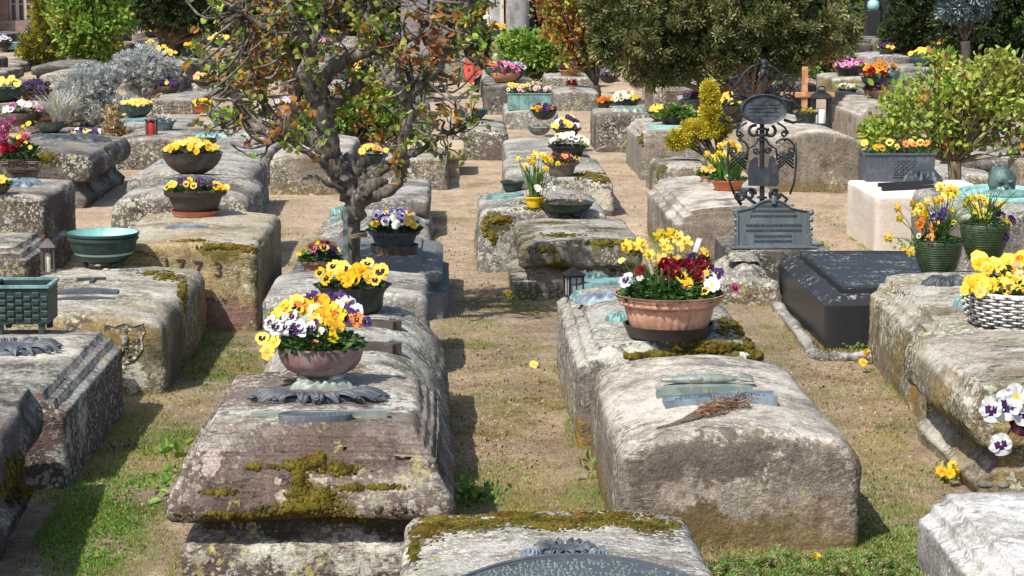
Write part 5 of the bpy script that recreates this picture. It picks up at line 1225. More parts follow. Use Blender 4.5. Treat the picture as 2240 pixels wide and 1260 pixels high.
stains(B1, [(1000, 1150, .10, MO, (1.8, .7, 1)), (1180, 1140, .10, MO, (2, .6, 1)), (1330, 1140, .09, MO, (2, .5, 1)), (1450, 1150, .05, MO, (1.6, .6, 1)), (910, 1190, .06, MO, (.6, 1.6, 1)), (1100, 1195, .09, (.50, .47, .42), (2, .8, 1), .7), (1380, 1215, .08, (.22, .19, .17), (2, .7, 1), .7), (1450, 1190, .05, (.24, .20, .18), (2, .5, 1), .7)])
stains(B3, [(1620, 725, .16, MO, (1, 1, 1)), (1560, 762, .09, MO, (2.4, .6, 1)), (1330, 780, .08, CR, (1.5, .7, 1)), (1400, 762, .05, CR, (1.4, 1, 1)), (1640, 770, .05, CR, (1, 1, 1)), (1480, 765, .022, (.75, .36, .02)), (1330, 700, .10, (.36, .37, .36), (1, 1.4, 1), .6), (1240, 900, .08, (.28, .17, .03), (1, 1, 3), .8), (1265, 960, .07, (.30, .17, .03), (1, 1, 2), .8), (1220, 760, .10, CR, (1, 1.2, .8), .6)])
stains(E3, [(300, 640, .22, (.52, .49, .41), (1.6, .7, 1), .6), (330, 690, .12, (.42, .39, .33), (1.6, .6, 1), .6), (290, 820, .14, (.46, .45, .36), (1.6, 1, .5), .75), (200, 760, .10, (.24, .17, .05), (1.5, 1, .6), .7), (380, 605, .09, MO, (1, 1, 1)), (390, 760, .10, (.12, .10, .07), (1, 2, 1.2), .7), (340, 780, .05, (.10, .08, .05), (.8, 1, 1.6), .7)])
stains(E4, [(420, 690, .20, (.24, .15, .11), (2.4, 1, .42), .95), (530, 690, .16, (.25, .155, .115), (2, 1, .42), .95), (480, 660, .06, (.07, .05, .035), (2.6, 1, .3), .8), (490, 545, .09, MO, (2, .7, .7)), (350, 500, .16, (.50, .47, .39), (1.8, 1, 1), .6), (560, 600, .05, (.12, .10, .07), (1, 2, 3), .8), (440, 620, .12, (.50, .38, .18), (1.6, 1, .5), .5)])
stains(E2, [(60, 770, .20, (.60, .57, .48), (1.6, 1, 1), .6), (150, 740, .10, (.60, .56, .46), (1, 1.4, 1), .6), (180, 900, .10, (.42, .43, .38), (1, 1.2, 2), .6), (150, 980, .08, (.44, .45, .40), (1, 1, 1.6), .6), (75, 950, .14, (.14, .085, .075), (1, 1, 1.5), .6)])
stains(C3, [(1985, 680, .14, (.44, .41, .34), (1, 1.6, 1), .6), (2100, 740, .14, (.56, .54, .43), (1.8, .8, 1), .7), (1930, 720, .08, CR, (1, 1, 1.6), .6), (2000, 850, .09, (.30, .17, .04), (1, 1, 2.2), .8), (1960, 800, .07, (.25, .15, .04), (1, 1, 2), .7), (2080, 830, .14, (.11, .085, .065), (1.4, 1, .6), .8), (1940, 640, .08, CR, (1, 1, 1), .7)])
stains(B5, [(1090, 490, .12, (.07, .06, .02), (1, 1, .8)), (1105, 540, .14, (.34, .32, .27), (1.2, 1, .7), .7)]); stains(B6, [(1310, 435, .16, (.56, .53, .40), (1.2, 1, .7), .85), (1290, 384, .12, MO, (1.4, .7, 1)), (1330, 465, .05, (.16, .14, .1), (1.4, 1, .6))])
stains(B4, [(1250, 545, .20, (.16, .145, .125), (1.8, 1, .4), .7), (1300, 528, .14, MO, (2, .5, .6), .8), (1200, 495, .12, (.50, .46, .37), (2, .7, 1), .5)]); stains(C1, [(1560, 430, .2, (.60, .56, .47), (1.6, 1, 1), .6), (1620, 520, .28, (.27, .215, .165), (1.6, 1, .6), .7), (1460, 470, .10, CR, (1, 2, 1), .7)])
stains(A2, [(880, 730, .16, CR, (1, 1.4, 1), .6), (640, 760, .14, (.52, .50, .40), (1, 1, 1), .6), (900, 800, .10, (.13, .11, .09), (1.3, 1, 1), .7), (760, 825, .10, (.13, .09, .05), (2.4, .7, 1), .8)]); stains(C5, [(2180, 1110, .16, (.66, .65, .62), (1.8, 1, 1), .6), (2110, 1150, .05, (.20, .19, .18), (2, 1, 1), .6), (2200, 1180, .06, (.24, .22, .20), (2, 1, 1), .6)])
# ------------------------------------------------------------ pots on the near tombs
d = bowl('mottled plum round bowl on stone balls with yellow, white and violet pansies', 700, 846, 196, A1, kind='round', mat='plum', feet=4, zoff=.035, feetmat=PT['stone'], n=0, fs=.07, dome=.42, nleaf=620, seed=3)
manual_flowers(d, [('yellow', 620, 668), ('yellow', 648, 660), ('yellow', 700, 664, 1.15), ('yellow', 738, 690, 1.1), ('yellow', 706, 692, 1.1), ('yellow', 668, 668), ('yellow', 735, 715, 1.1), ('yellow', 602, 690), ('yelface', 574, 740, 1.1), ('yellow', 598, 752), ('yellow', 585, 768), ('orange', 690, 757, .7), ('white', 612, 700), ('white', 640, 692), ('white', 604, 716), ('white', 648, 712, 1.1), ('white', 660, 722), ('white', 680, 716), ('purewhite', 738, 668), ('purewhite', 760, 664, 1.1), ('white', 778, 682), ('violet', 682, 652), ('violet', 714, 655), ('violet', 742, 652), ('violet', 758, 660), ('violet', 764, 690), ('violet', 803, 704, .8), ('violet', 682, 712), ('orange', 780, 700), ('orange', 742, 688, .9), ('orangeyel', 650, 676), ('yellow', 728, 738, .9), ('cream', 690, 684), ('yellow', 690, 702), ('yellow', 628, 676), ('white', 625, 716), ('white', 592, 706, .9), ('yellow', 722, 676), ('purewhite', 700, 726, .8), ('violet', 640, 722, .8)], .070)
d = bowl('black flared pot with yellow black-faced pansies in front of the tree trunk', 770, 690, 166, A2, kind='bell', mat='blackp', n=0, fs=.06, dome=.3, seed=5, nleaf=260, hs=.94)
manual_flowers(d, [('yelface', 715, 608), ('yelface', 730, 582), ('yelface', 752, 586), ('yelface', 772, 604, 1.2), ('yellow', 762, 612, 1.1), ('yelface', 804, 577, 1.2), ('yellow', 790, 592, 1.1), ('yelface', 832, 594, 1.15), ('yellow', 808, 606), ('yelface', 700, 596, .9), ('yellow', 745, 602, .9), ('yelface', 778, 612, .7), ('yellow', 742, 590, .8), ('yelface', 820, 612, .7)], .08)
bowl('terracotta bowl with yellow and magenta pansies left of the tree trunk', 700, 612, 96, A4, kind='rim', mat='terral', mix=(('lemon', 4), ('rose', 2), ('violet', 1), ('orangeyel', 2)), n=16, fs=.07, dome=.75, seed=7, nleaf=300)
bowl('large anthracite bowl on a brown saucer with lilac, white and yellow pansies', 862, 556, 118, A4, kind='rim', mat='greyp', saucer=('saucer', .92, .055), mix=(('lilac', 3), ('lilaconly', 1), ('purewhite', 4), ('yellow', 2), ('orange', 1), ('violet', 1)), n=34, fs=.075, dome=.75, seed=8, nleaf=500, hs=1.1)
d = bowl('ribbed terracotta bowl on a deep brown saucer with daffodils, red ranunculus and pansies', 1468, 742, 232, B3, kind='fluted', mat='terral', saucer=('brownp', .90, .055), n=0, fs=.07, dome=.42, nleaf=700, seed=9, ry=.94, hs=1.12)
manual_flowers(d, [('daffodil', 1370, 538, .95), ('daffodil', 1402, 535, 1.15), ('daffodil', 1482, 518, 1.2), ('daffodil', 1455, 535, 1.1), ('daffodil', 1444, 515), ('daffodil', 1498, 532, 1.1), ('daffodil', 1420, 556), ('daffodil', 1448, 570), ('daffodil', 1484, 570), ('daffodil', 1540, 556), ('daffodil', 1470, 512, 1.1), ('daffodil', 1462, 548), ('redball', 1402, 594, 1.1), ('redball', 1445, 592, 1.1), ('redball', 1460, 582), ('redball', 1472, 576), ('redball', 1475, 596, 1.1), ('redball', 1502, 580), ('redball', 1522, 602), ('redball', 1530, 584), ('redball', 1490, 578), ('redball', 1455, 578), ('wine', 1542, 572, 1.2), ('wine', 1524, 564, 1.1), ('wine', 1456, 612, 1.1), ('wine', 1550, 584), ('yelface', 1490, 605, 1.1), ('yellow', 1504, 622, 1.1), ('yellow', 1532, 600, 1.1), ('white', 1370, 612, 1.25), ('purewhite', 1558, 624, 1.05), ('lilac', 1550, 604, 1.0), ('orangeyel', 1542, 636, .8), ('cream', 1472, 670, .85), ('violet', 1570, 598, .9), ('violet', 1514, 566, .8), ('rose', 1608, 630, .8), ('redball', 1512, 594), ('purewhite', 1400, 606, .6), ('lemon', 1360, 570, .6)], .074)
straps(d['root'], None, 60, .27, LM['daff'], 5, spread=.55, rad=.16, base=(.01, .05, d['zs']), wd=.011)
foliage_mound(d['root'], d['ri'] * 1.0, d['zs'] + .02, .10, 260, .034, [LM['pansy'], LM['pansyd']], 17)
s = MB(); s.box((0, 0, .02), (.024, .003, .07)); s.build('plant_label', plain('label_white', (.75, .75, .74), .4), d['root'], loc=D(1522, 545, d['base'].y + .05) - d['base'], rot=(.1, .3, .1))
bowl('open green bronze bowl with a turquoise inside, no flowers', 222, 590, 158, E3, kind='bronze', mat='bzgreen', open_mat=BZ['mint'], feet=3, zoff=.022, plant=False, hs=1.28, name='bronze_bowl', cat='bowl', group=None)
d = bowl('brown plastic bowl on an orange saucer with violet and yellow pansies', 425, 474, 140, E4, kind='rim', mat='brownp', saucer=('orsauce', .80, .035), mix=(('violet', 3), ('yellow', 3), ('cream', 1), ('yelface', 2), ('violetyel', 1)), n=24, fs=.06, dome=.35, seed=12, nleaf=260, hs=1.08)
bowl('wide dark hemispherical bowl crowded with plain yellow pansies', 418, 380, 134, E5, kind='hemi', mat='dbrown', mix=(('yellow', 1),), n=46, fs=.065, dome=.42, seed=13, nleaf=240, hs=1.0)
bowl('grey-green bronze bowl on ball feet with a few dry stalks', 1240, 478, 122, B4, kind='hemi', mat='bzgreen', feet=4, zoff=.04, mix=(('bud', 1),), n=2, fs=.05, nleaf=60, seed=14, leafmats=[LM['dry'], LM['dryd']], name='bronze_bowl', hs=.62)
d = bowl('small yellow glazed pot of blooming daffodils', 1170, 458, 50, B5, kind='pot', mat='yellow', mix=(('daffodil', 1),), n=0, fs=.05, nleaf=0, seed=15, far=False)
manual_flowers(d, [('daffodil', 1135, 348), ('daffodil', 1170, 340, 1.2), ('daffodil', 1166, 356, 1.1), ('daffodil', 1150, 364), ('daffodil', 1195, 346, 1.1), ('daffodil', 1194, 370), ('daffodil', 1204, 352), ('daffodil', 1220, 358, .9), ('daffodil', 1180, 378, .7), ('daffodil', 1156, 348), ('daffodil', 1188, 340), ('purewhite', 1176, 412, 1.2), ('purewhite', 1206, 410, 1.1)], .060)
straps(d['root'], None, 60, .34, LM['daff'], 6, spread=.42, rad=.04, base=(0, 0, d['zs']), wd=.010)
bowl('teal pot behind the small yellow daffodil pot', 1122, 420, 56, B5, kind='pot', mat='bzgreen', plant=False, hs=.8, name='bronze_pot', cat='pot', group=None)
# twin green pots and wicker basket
for (lab, px, py, w_, mix, sd_) in (('left one of the twin ribbed green pots, with daffodils and orange pansies', 2056, 606, 108, (('orange', 2), ('violet', 2), ('daffodil', 4), ('lemon', 1)), 21), ('right one of the twin ribbed green pots, with daffodils and small yellow pansies', 2158, 572, 112, (('lemon', 4), ('violet', 3), ('daffodil', 3), ('wine', 1)), 22)):
    d = bowl(lab, px, py, w_, C2, kind='tall', mat='green', mix=mix, n=0, fs=.055, dome=.3, ribs=0, seed=sd_, nleaf=420, hs=1.18, group='twin green pots on the granite tomb')
    rb = MB()
    for k in range(15):
        z = .10 + k * .068; pr = PROF['tall']; zz = z * 1.27; r_ = np.interp(zz, [p[1] for p in pr], [p[0] for p in pr]) * d['r']
        rb.tube([(r_ * math.cos(a / 40 * 6.2832), r_ * math.sin(a / 40 * 6.2832), zz * d['r'] * 1.18) for a in range(41)], .0022, 4)
    rb.build('rings', PT['green'], d['root'], smooth=True)
    straps(d['root'], None, 70, .36, LM['daff'], sd_, spread=.9, rad=.07, base=(0, .03, d['zs']), wd=.008)
    if sd_ == 21: manual_flowers(d, [('orange', 2014, 490, 1.25), ('orange', 2045, 488, 1.1), ('orange', 2040, 500, 1.0), ('orange', 2034, 520, 1.0), ('cream', 2010, 516, .6), ('violet', 2050, 473), ('violet', 2070, 478), ('lilaconly', 2040, 472, .9), ('yelface', 2086, 486, .8), ('violet', 2065, 462, .7)] + [('daffodil', x, y) for x, y in ((1964, 455), (1968, 478), (1945, 520), (1997, 446), (2012, 452), (2020, 460), (2005, 465), (2028, 442), (2056, 408), (2070, 420), (2078, 412), (2062, 432), (2082, 428), (2090, 418), (2050, 440), (2083, 462), (2024, 470), (1992, 552))], .066)
    else: manual_flowers(d, [('lemon', x, y, .85) for x, y in ((2152, 460), (2168, 470), (2158, 482), (2150, 476), (2195, 478), (2188, 492), (2208, 488), (2168, 496), (2195, 505), (2146, 466), (2135, 462))] + [('violet', x, y, .95) for x, y in ((2178, 468), (2190, 470), (2215, 485), (2180, 490), (2172, 500), (2150, 502), (2200, 520), (2212, 478))] + [('wine', 2170, 456), ('wine', 2182, 460), ('cream', 2140, 515, 1.0)] + [('daffodil', x, y) for x, y in ((2118, 440), (2130, 450), (2112, 448), (2150, 435), (2158, 445), (2190, 446), (2140, 432), (2125, 434))], .066)
def basket():
    p, _ = C3.on(2240, 716); base = Vector((p.x, p.y + .12, C3.top(p.x, p.y + .1))); root = thing('wicker_basket', 'white and brown wicker basket overflowing with yellow pansies', 'basket', base, 'planted flower bowls on the tombs')
    r0, r1, H_ = .215, .27, .165; mb = MB(); rows = 11; ns = 34
    for j in range(rows):
        z = .008 + (H_ - .016) * j / (rows - 1); r = r0 + (r1 - r0) * math.sin(min(1, (z / H_) * 1.2) * 1.5) ** .8
        pts = []
        for i in range(ns * 4 + 1):
            a = 2 * math.pi * i / (ns * 4); q = .008 * math.cos(a * ns / 2 + (math.pi if j % 2 else 0)); pts.append(((r + q) * math.cos(a), (r + q) * math.sin(a), z))
        mb.tube(pts, .0062, 5, 0)
    st = MB()
    for i in range(ns):
        a = 2 * math.pi * (i + .0) / ns; st.tube([((r0 + (r1 - r0) * math.sin(min(1, k / 5 * 1.2) * 1.5) ** .8) * math.cos(a) if False else (r0 + (r1 - r0) * math.sin(min(1, k / 5 * 1.2) * 1.5) ** .8) * math.cos(a), (r0 + (r1 - r0) * math.sin(min(1, k / 5 * 1.2) * 1.5) ** .8) * math.sin(a), H_ * k / 5) for k in range(6)], .004, 5)
    mb.build('weave', plain('wicker_white', (.55, .53, .50), .7, var=.25, scale=60), root, smooth=True); st.build('stakes', plain('wicker_dark', (.09, .06, .05), .7), root, smooth=True)
    li = MB(); li.lathe([(.19, .004), (.205, .03), (.245, H_ - .02), (.235, H_ - .02)], 30); li.build('liner', PT['dbrown'], root, smooth=True)
    rm = MB(); rm.lathe([(r1 - .012, H_ - .004), (r1 + .002, H_ - .006), (r1 + .006, H_ + .004), (r1 - .004, H_ + .010), (r1 - .014, H_ + .004)], 60, cap0=False); rm.build('rim', bpy.data.materials['wicker_white'], root, smooth=True)
    planting(root, .25, 1, H_, H_ - .03, (('yellow', 1),), 0, .07, 5, .5, nleaf=500)
    d_ = dict(root=root, base=base, r=.25, zs=H_ - .03)
    rn = random.Random(8); it = []
    for k in range(58):
        it.append((rn.choice(('yellow', 'yellow', 'yellow', 'yellow', 'orangeyel' if k % 5 == 0 else 'yellow')), rn.uniform(2125, 2330), rn.uniform(560, 640)))
    it += [('yellow', 2118, 618), ('yellow', 2110, 632, .8), ('lemon', 2112, 640, .6), ('blush', 2225, 590), ('blush', 2232, 602), ('yellow', 2150, 570), ('yellow', 2240, 560)]
    manual_flowers(d_, it, .078)
basket()
crest(C3, 2070, 622, .28, .16, .03, BZ['dark'], 11, 41, name='relief_ornament'); crest(C3, 2110, 668, .13, .20, .03, BZ['turq'], 8, 42, name='relief_rose'); crest(C3, 2135, 640, .16, .1, .02, BZ['slate'], 8, 43, name='relief_ornament')
# white pansies leaning in at the right edge
def edge_pot():
    p, _ = C4.on(2238, 905); base = Vector((p.x + .16, p.y - .02, max(.45, C4.top(p.x + .16, p.y)))); root = thing('flower_bowl', 'dark pot at the right picture edge with big white and deep red pansies', 'flower bowl', base, 'planted flower bowls on the tombs')
    make_bowl(root, 'rim', .15, PT['dbrown']); planting(root, .13, 1, .10, .08, (('white', 1),), 0, .07, 3, .5, nleaf=300)
    for (fx, fy) in ((2170, 895), (2205, 885), (2232, 875), (2236, 925), (2190, 972), (2222, 868)):
        e_ = D(fx, fy, base.y - .26) - base; st = MB(); st.tube(smoothpath([Vector((0, 0, .09)), e_ * .55 + Vector((0, 0, .10)), e_ + Vector((.01, .02, 0))], 4), .004, 5); st.build('stem', LM['daff'], root, smooth=True)
    rn = random.Random(3)
    for k, fx, fy, sz, nx in (('white', 2170, 895, 1.1, -.6), ('white', 2205, 885, 1.3, -.1), ('purewhite', 2234, 876, 1.25, .1), ('wine', 2236, 925, 1.15, -.1), ('white', 2190, 972, 1.05, -.4), ('white', 2242, 900, 1.2, .1), ('purewhite', 2222, 866, 1.0, -.2)): put_flower(root, k, D(fx, fy, base.y - .28) - base, (nx, -1, .25), .10 * sz, rn)
edge_pot()
# ------------------------------------------------------------ lanterns
GLASS = plain('frosted_glass', (.30, .31, .30), .25, var=.1)
def clearglass():
    m, nt, b = newmat('clear_glass'); b.inputs['Base Color'].default_value = (1, 1, 1, 1); b.inputs['Roughness'].default_value = .02; b.inputs['IOR'].default_value = 1.45
    t = nt.nodes.new('ShaderNodeBsdfTransparent'); mx = nt.nodes.new('ShaderNodeMixShader'); mx.inputs[0].default_value = .025; g = nt.nodes.new('ShaderNodeBsdfGlossy'); g.inputs['Roughness'].default_value = .03
    nt.links.new(t.outputs[0], mx.inputs[1]); nt.links.new(g.outputs[0], mx.inputs[2]); nt.links.new(mx.outputs[0], nt.nodes['Material Output'].inputs[0]); return m
CLG = clearglass()
def lantern(label, px, py, wpx, hpx, t=None, z=None, y=None, mat=None, candle=None, roof='dome', glass=None, cat='lantern', rz=.0, squat=1.0, name='grave_lantern', taper=0.0):
    if t is not None: base, _ = t.on(px, py)
    elif z is not None: base = G(px, py, z)
    else: base = D(px, py, y)
    base = Vector(base); W = wpx * sc(base.y) / 2; H = hpx * sc(base.y); base.y += W
    root = thing(name, label, cat, base, None, rz); mat = mat or BLKP; hb = H * .74; e = W * .28
    f = MB(); f.box((0, 0, H * .02), (2 * W, 2 * W, H * .045), bev=.003)
    for sx in (-1, 1):
        for sy in (-1, 1): f.tube([(sx * (W - e * .8) * (1 - taper * 0), sy * (W - e * .8), H * .04), (sx * (W - e * .8) * (1 - taper), sy * (W - e * .8) * (1 - taper), hb)], e * .55, 4)
    f.box((0, 0, hb - .006), (2 * W * (1 - taper * .7), 2 * W * (1 - taper * .7), H * .04), bev=.002); f.build('frame', mat, root)
    r = MB()
    if roof == 'dome':
        r.lathe([(W * 1.38, 0), (W * 1.36, H * .02), (W * 1.15, H * .08), (W * .62, H * .15), (W * .5, H * .155), (W * .48, H * .20)], 4, M=Matrix.Rotation(R(45), 4, 'Z')); r.build('roof', mat, root, loc=(0, 0, hb), autos=30)
        k = MB(); k.tube([(W * .42 * math.cos(a / 12 * 6.283), 0, H * .225 + W * .30 * math.sin(a / 12 * 6.283)) for a in range(13)], W * .07, 6); k.build('handle', mat, root, loc=(0, 0, hb), smooth=True)
    else:
        r.lathe([(W * 1.55, 0), (W * 1.5, H * .02), (W * .85, H * .13), (W * .5, H * .20), (.002, H * .25)], 4, M=Matrix.Rotation(R(45), 4, 'Z')); r.build('roof', mat, root, loc=(0, 0, hb), autos=30)
    if glass:
        g = MB(); a = W - e * 1.1
        for (c_, d_) in (((0, -a, hb * .52), (2 * a, .003, hb * .88)), ((0, a, hb * .52), (2 * a, .003, hb * .88)), ((-a, 0, hb * .52), (.003, 2 * a, hb * .88)), ((a, 0, hb * .52), (.003, 2 * a, hb * .88))): g.box(c_, d_)
        g.build('glass', glass, root)
        if glass is GLASS:
            b_ = MB(); b_.box((0, -a - .004, hb * .5), (.005, .004, hb * .85)); b_.box((0, -a - .004, hb * .62), (2 * a, .0045, .005)); b_.box((-a - .004, 0, hb * .5), (.004, .005, hb * .85)); b_.build('glazing_bars', mat, root)
    if candle:
        c = MB(); rr, hh = candle[1] * W, candle[2] * H; c.lathe([(rr, 0), (rr, hh * .86), (rr * .85, hh * .93), (rr * .35, hh), (.001, hh * .99)], 20); c.build('candle', candle[0], root, loc=(0, 0, H * .045), autos=50)
    return root
BLKP = plain('paint_black', (.012, .012, .013), .5, var=.1)
WAX = plain('wax_white', (.78, .80, .72), .5, var=.03); WAXR = plain('wax_red', (.35, .02, .02), .4, var=.1)
lantern('black hexagonal lantern with frosted panes on the lichen-spotted tomb', 1256, 652, 40, 66, B3, glass=GLASS, roof='pyr', rz=.35)
lantern('open rusty brown bronze lantern beside the green bronze bowl', 103, 600, 33, 78, E3, mat=BZ['brown'], roof='pyr', candle=(plain('wax_cream', (.5, .46, .36), .6), .4, .55), rz=.1)
# ------------------------------------------------------------ square planter on the reddish tomb
box_planter('small teal planter box with raised brick pattern on the reddish tomb', 44, 734, 126, 106, E2, depth=.26, mat=BZ['verd'], inner=BZ['turq'], deco='bricks', rz=.0, feet=.055, taper=.04)
# ------------------------------------------------------------ middle distance tombs
D2 = Tomb('worn tomb carrying the round turquoise portrait relief at the right edge', X=(3.62, 4.6), Y=14.4, H=.50, L=1.7, style='block', mat='grey', crown=.02)
ROCK = Tomb('rough pale boulder-like tomb block below the bronze cartouche', px=(1572, 1706, 668, 592, 556), mat='crust', style='mound', amp=.075, strata=.02, crown=.05, r=.08)
BASE = Tomb('dark slate ledge tomb carrying the iron cross and bronze cartouche', X=(1.90, 2.62), Y=14.02, H=.30, L=.8, style='block', mat='dark', amp=.004, crown=0.0, r=.02)
G_ = 'worn tombs farther back'
def bt(label, xl, xr, yb, yt, yk, mat='grey', style='block', crown=.03, amp=.014, r=.05): return Tomb(label, px=(xl, xr, yb, yt, yk), mat=mat, style=style, crown=crown, amp=amp, r=r, group='flat sandstone tombs set in rows')
L3 = bt('tomb with a turquoise slab under the teal bowl of yellow pansies', 226, 402, 305, 278, 257, 'grey', 'slab')
L6 = bt('tomb under the ribbed turquoise planter left of the branching tree', 412, 590, 330, 290, 264, 'grey')
L7 = bt('pinkish tomb partly behind the left branches of the rusty tree', 545, 660, 285, 252, 228, 'brown')
L8 = bt('pale tomb glimpsed through the fork of the branching tree', 590, 765, 425, 345, 300, 'beige', crown=.04)
L9 = bt('tomb behind the tree fork with yellow pansies in a teal pot', 772, 935, 410, 362, 330, 'grey')
A7 = bt('dark-ended tomb right of the tree with pale cap', 890, 978, 414, 350, 325, 'mossy', 'soft')
A8 = Tomb('small yellowish new sandstone coffer with a lid beside the wooden posts', px=(868, 1019, 386, 322, 306), mat='new', style='slab', crown=.0, amp=.003, r=.02)
M2 = bt('tomb with a sunlit mottled end right of the wooden post', 985, 1112, 350, 288, 263, 'brown')
M4 = bt('tomb under the long turquoise trough', 1105, 1222, 282, 246, 228, 'grey')
M5 = bt('grey tomb with a mottled square end beside the thin bare sapling', 1305, 1430, 333, 250, 235, 'brown', crown=.01)
M6 = bt('low tomb behind the thin bare sapling', 1212, 1312, 243, 203, 190, 'grey')
M8 = bt('sharply moulded sandy tomb carrying two dark bowls', 1402, 1548, 392, 292, 262, 'mould', 'mould', crown=.03, amp=.005)
M9 = bt('pale tomb below the overhanging pine branches', 1422, 1510, 224, 188, 177, 'light')
M10 = bt('rough mossy tomb with a flat slab left of the orange pot', 1440, 1560, 432, 368, 345, 'mossy', 'soft')
M11 = bt('arch-fronted tan tomb under the black candle lantern', 1690, 1884, 420, 312, 270, 'beige', crown=.12, amp=.006)
M12 = bt('tomb with grooved corner behind the black candle lantern', 1840, 1912, 288, 214, 203, 'mould', 'mould', amp=.004)
M13 = bt('tomb with grooved corner under the wide terracotta bowl of wine leaves', 1876, 1990, 305, 238, 214, 'mould', 'mould', amp=.004)
M14 = bt('low grey slab under the bowls of yellow and red flowers', 1850, 1940, 208, 180, 166, 'grey')
N1 = bt('broad stone tomb behind the right shrub', 2110, 2290, 408, 350, 322, 'grey', 'slab')
N2 = bt('tomb with a turquoise cover behind the right shrub', 2150, 2300, 330, 300, 276, 'grey')
N5 = bt('rough crusted tomb behind the stem of the right shrub', 2040, 2200, 425, 388, 362, 'crust', 'soft')
N6 = bt('narrow pale stone beside the dark ornamented planter', 1862, 1905, 398, 352, 335, 'grey')
N7 = bt('small upright stone right of the round turquoise relief', 2228, 2300, 470, 350, 340, 'beige', crown=.0)
M1 = bt('tomb under the green bowl with dark red pansies', 1052, 1125, 208, 174, 160, 'grey')
Lb = bt('dark slab with a tiered lid behind the silver bushes', 68, 165, 186, 146, 132, 'dark', 'slab')
Lc = bt('low dark tomb in front of the tiered lid', -60, 150, 236, 214, 200, 'dark', 'slab')
Ld = bt('tomb carrying a dark bowl of violet pansies behind the teal bowl', 330, 430, 250, 220, 203, 'brown')
Le = bt('tomb with rounded shoulders at the left edge below the turquoise box', -30, 44, 160, 140, 128, 'brown', 'soft')
Lf = bt('dark tomb below the grass bowl at the left', 50, 170, 320, 298, 285, 'dark')
Lg = bt('tomb between the silver bush and the dark yew trunk', 420, 560, 212, 190, 176, 'grey')
# reliefs
crest(E8, 470, 298, .50, .28, .03, BZ['turq'], 10, 51, name='relief_plate'); crest(E8, 560, 296, .36, .28, .03, BZ['turq'], 8, 52, name='relief_plate'); rect_plate(E8, 545, 312, .35, .1, .02, ST['light'], 0, name='slab_inset')
rect_plate(L3, 288, 266, .5, .3, .03, BZ['turq'], 0); rect_plate(N2, 2200, 290, .7, .35, .03, BZ['turq'], 0); rect_plate(M8, 1470, 280, .5, .25, .02, BZ['mint'], 0)
crest(M5, 1375, 243, .5, .4, .04, BZ['pale'], 12, 55, name='relief_plate'); crest(A5, 740, 465, .15, .2, .03, BZ['turq'], 9, 56, name='relief_leaf'); rect_plate(A5, 737, 482, .10, .08, .02, BZ['turq'], 0)
crest(F1, 40, 405, .4, .5, .03, BZ['blue'], 8, 57, name='relief_plate'); crest(F2, 150, 305, .9, .4, .03, BZ['dark'], 9, 58, name='relief_plate'); oval_plate(B5, 1105, 432, .3, .2, .02, BZ['turq'], 2)
crest(E6, 390, 352, .35, .3, .03, BZ['blue'], 9, 59, name='relief_plate'); crest(E5, 415, 400, .5, .3, .03, BZ['slate'], 12, 60, name='relief_plate')
rect_plate(C2, 2080, 600, .3, .14, .006, BZ['dark'], 2)
moss_on(F2, [(60, 330, 40, 10, 100)], r=(.012, .03)); moss_on(M8, [(1402, 300, 10, 20, 50), (1440, 265, 25, 3, 40)], r=(.01, .03), mat=BZ['pale'] if False else None)
# disc with a portrait head
def portrait_disc():
    t = D2; p, _ = t.on(2190, 432); l = t.loc(p); M0 = Matrix.Translation(l) @ Matrix.Rotation(R(4), 4, 'X'); mb = MB()
    mb.lathe([(.335, -.03), (.335, .03), (.33, .045), (.315, .045), (.305, .03), (.295, .03), (.285, .045), (.27, .045), (.26, .025), (.001, .02)], 64, M=M0); mb.build('bronze_disc', BZ['mint'], t.root, autos=35)
    h = MB(); V = []
    h.ball((0, 0, 0), (.105, .125, .115), 0, 20); h.v = [tuple(M0 @ (Vector(v) + Vector((.0, .02, .12)) + Vector(v).normalized() * (.022 * noise.noise(Vector(v) * 28) + .016 * math.sin(v[0] * 90) * (v[1] > -.02)))) for v in h.v]
    n0 = len(h.v); h.ball((0, -.115, .10), (.018, .03, .022), 0, 8, M0); h.ball((0, -.09, .055), (.05, .045, .035), 0, 10, M0); h.ball((-.04, -.105, .14), (.026, .016, .012), 0, 8, M0); h.ball((.04, -.105, .14), (.026, .016, .012), 0, 8, M0)
    h.build('portrait_head', BZ['green'], t.root, smooth=True)
    c = MB(); c.ball((0, 0, 0), (.21, .085, .045), 0, 18, M0 @ Matrix.Translation((0, -.11, .04)) @ Matrix.Rotation(.1, 4, 'Z'), jit=.04); c.ball((0, 0, 0), (.07, .09, .06), 0, 12, M0 @ Matrix.Translation((0, -.05, .06))); c.build('draped_shoulders', BZ['turq'], t.root, smooth=True)
portrait_disc()
# dark bars and figure on the white tomb
def bars():
    t = D1
    for (x0, x1, y0, y1, nm) in ((1922, 2040, 409, 403, 'bronze_bar'), (1930, 2065, 418, 412, 'bronze_bar')):
        a, _ = t.on(x0, y0); b, _ = t.on(x1, y1); a = t.loc(a) + Vector((0, 0, .018)); b = t.loc(b) + Vector((0, 0, .018)); mb = MB(); mb.tube([a, b], .022, 4); mb.build(nm, BZ['black'], t.root)
    crest(t, 2012, 398, .42, .42, .07, BZ['dark'], 7, 61, name='recumbent_figure', depth=.4)
bars()
box_planter('dark grey lead planter with a pierced ornament behind the white tomb', 1969, 398, 152, 60, D1, depth=.3, mat=BZ['slate'], deco='ornament', mix=(('yellow', 3), ('orange', 2), ('yelface', 1)), n=11, fs=.07, feet=.0, taper=.03, seed=3)
box_planter('long turquoise trough of daffodils and blush pansies', 1158, 240, 92, 34, M4, depth=.3, mat=BZ['turq'], mix=(('blush', 3), ('daffodil', 3), ('cream', 1), ('violet', 1)), n=34, fs=.075, feet=.0, seed=4)
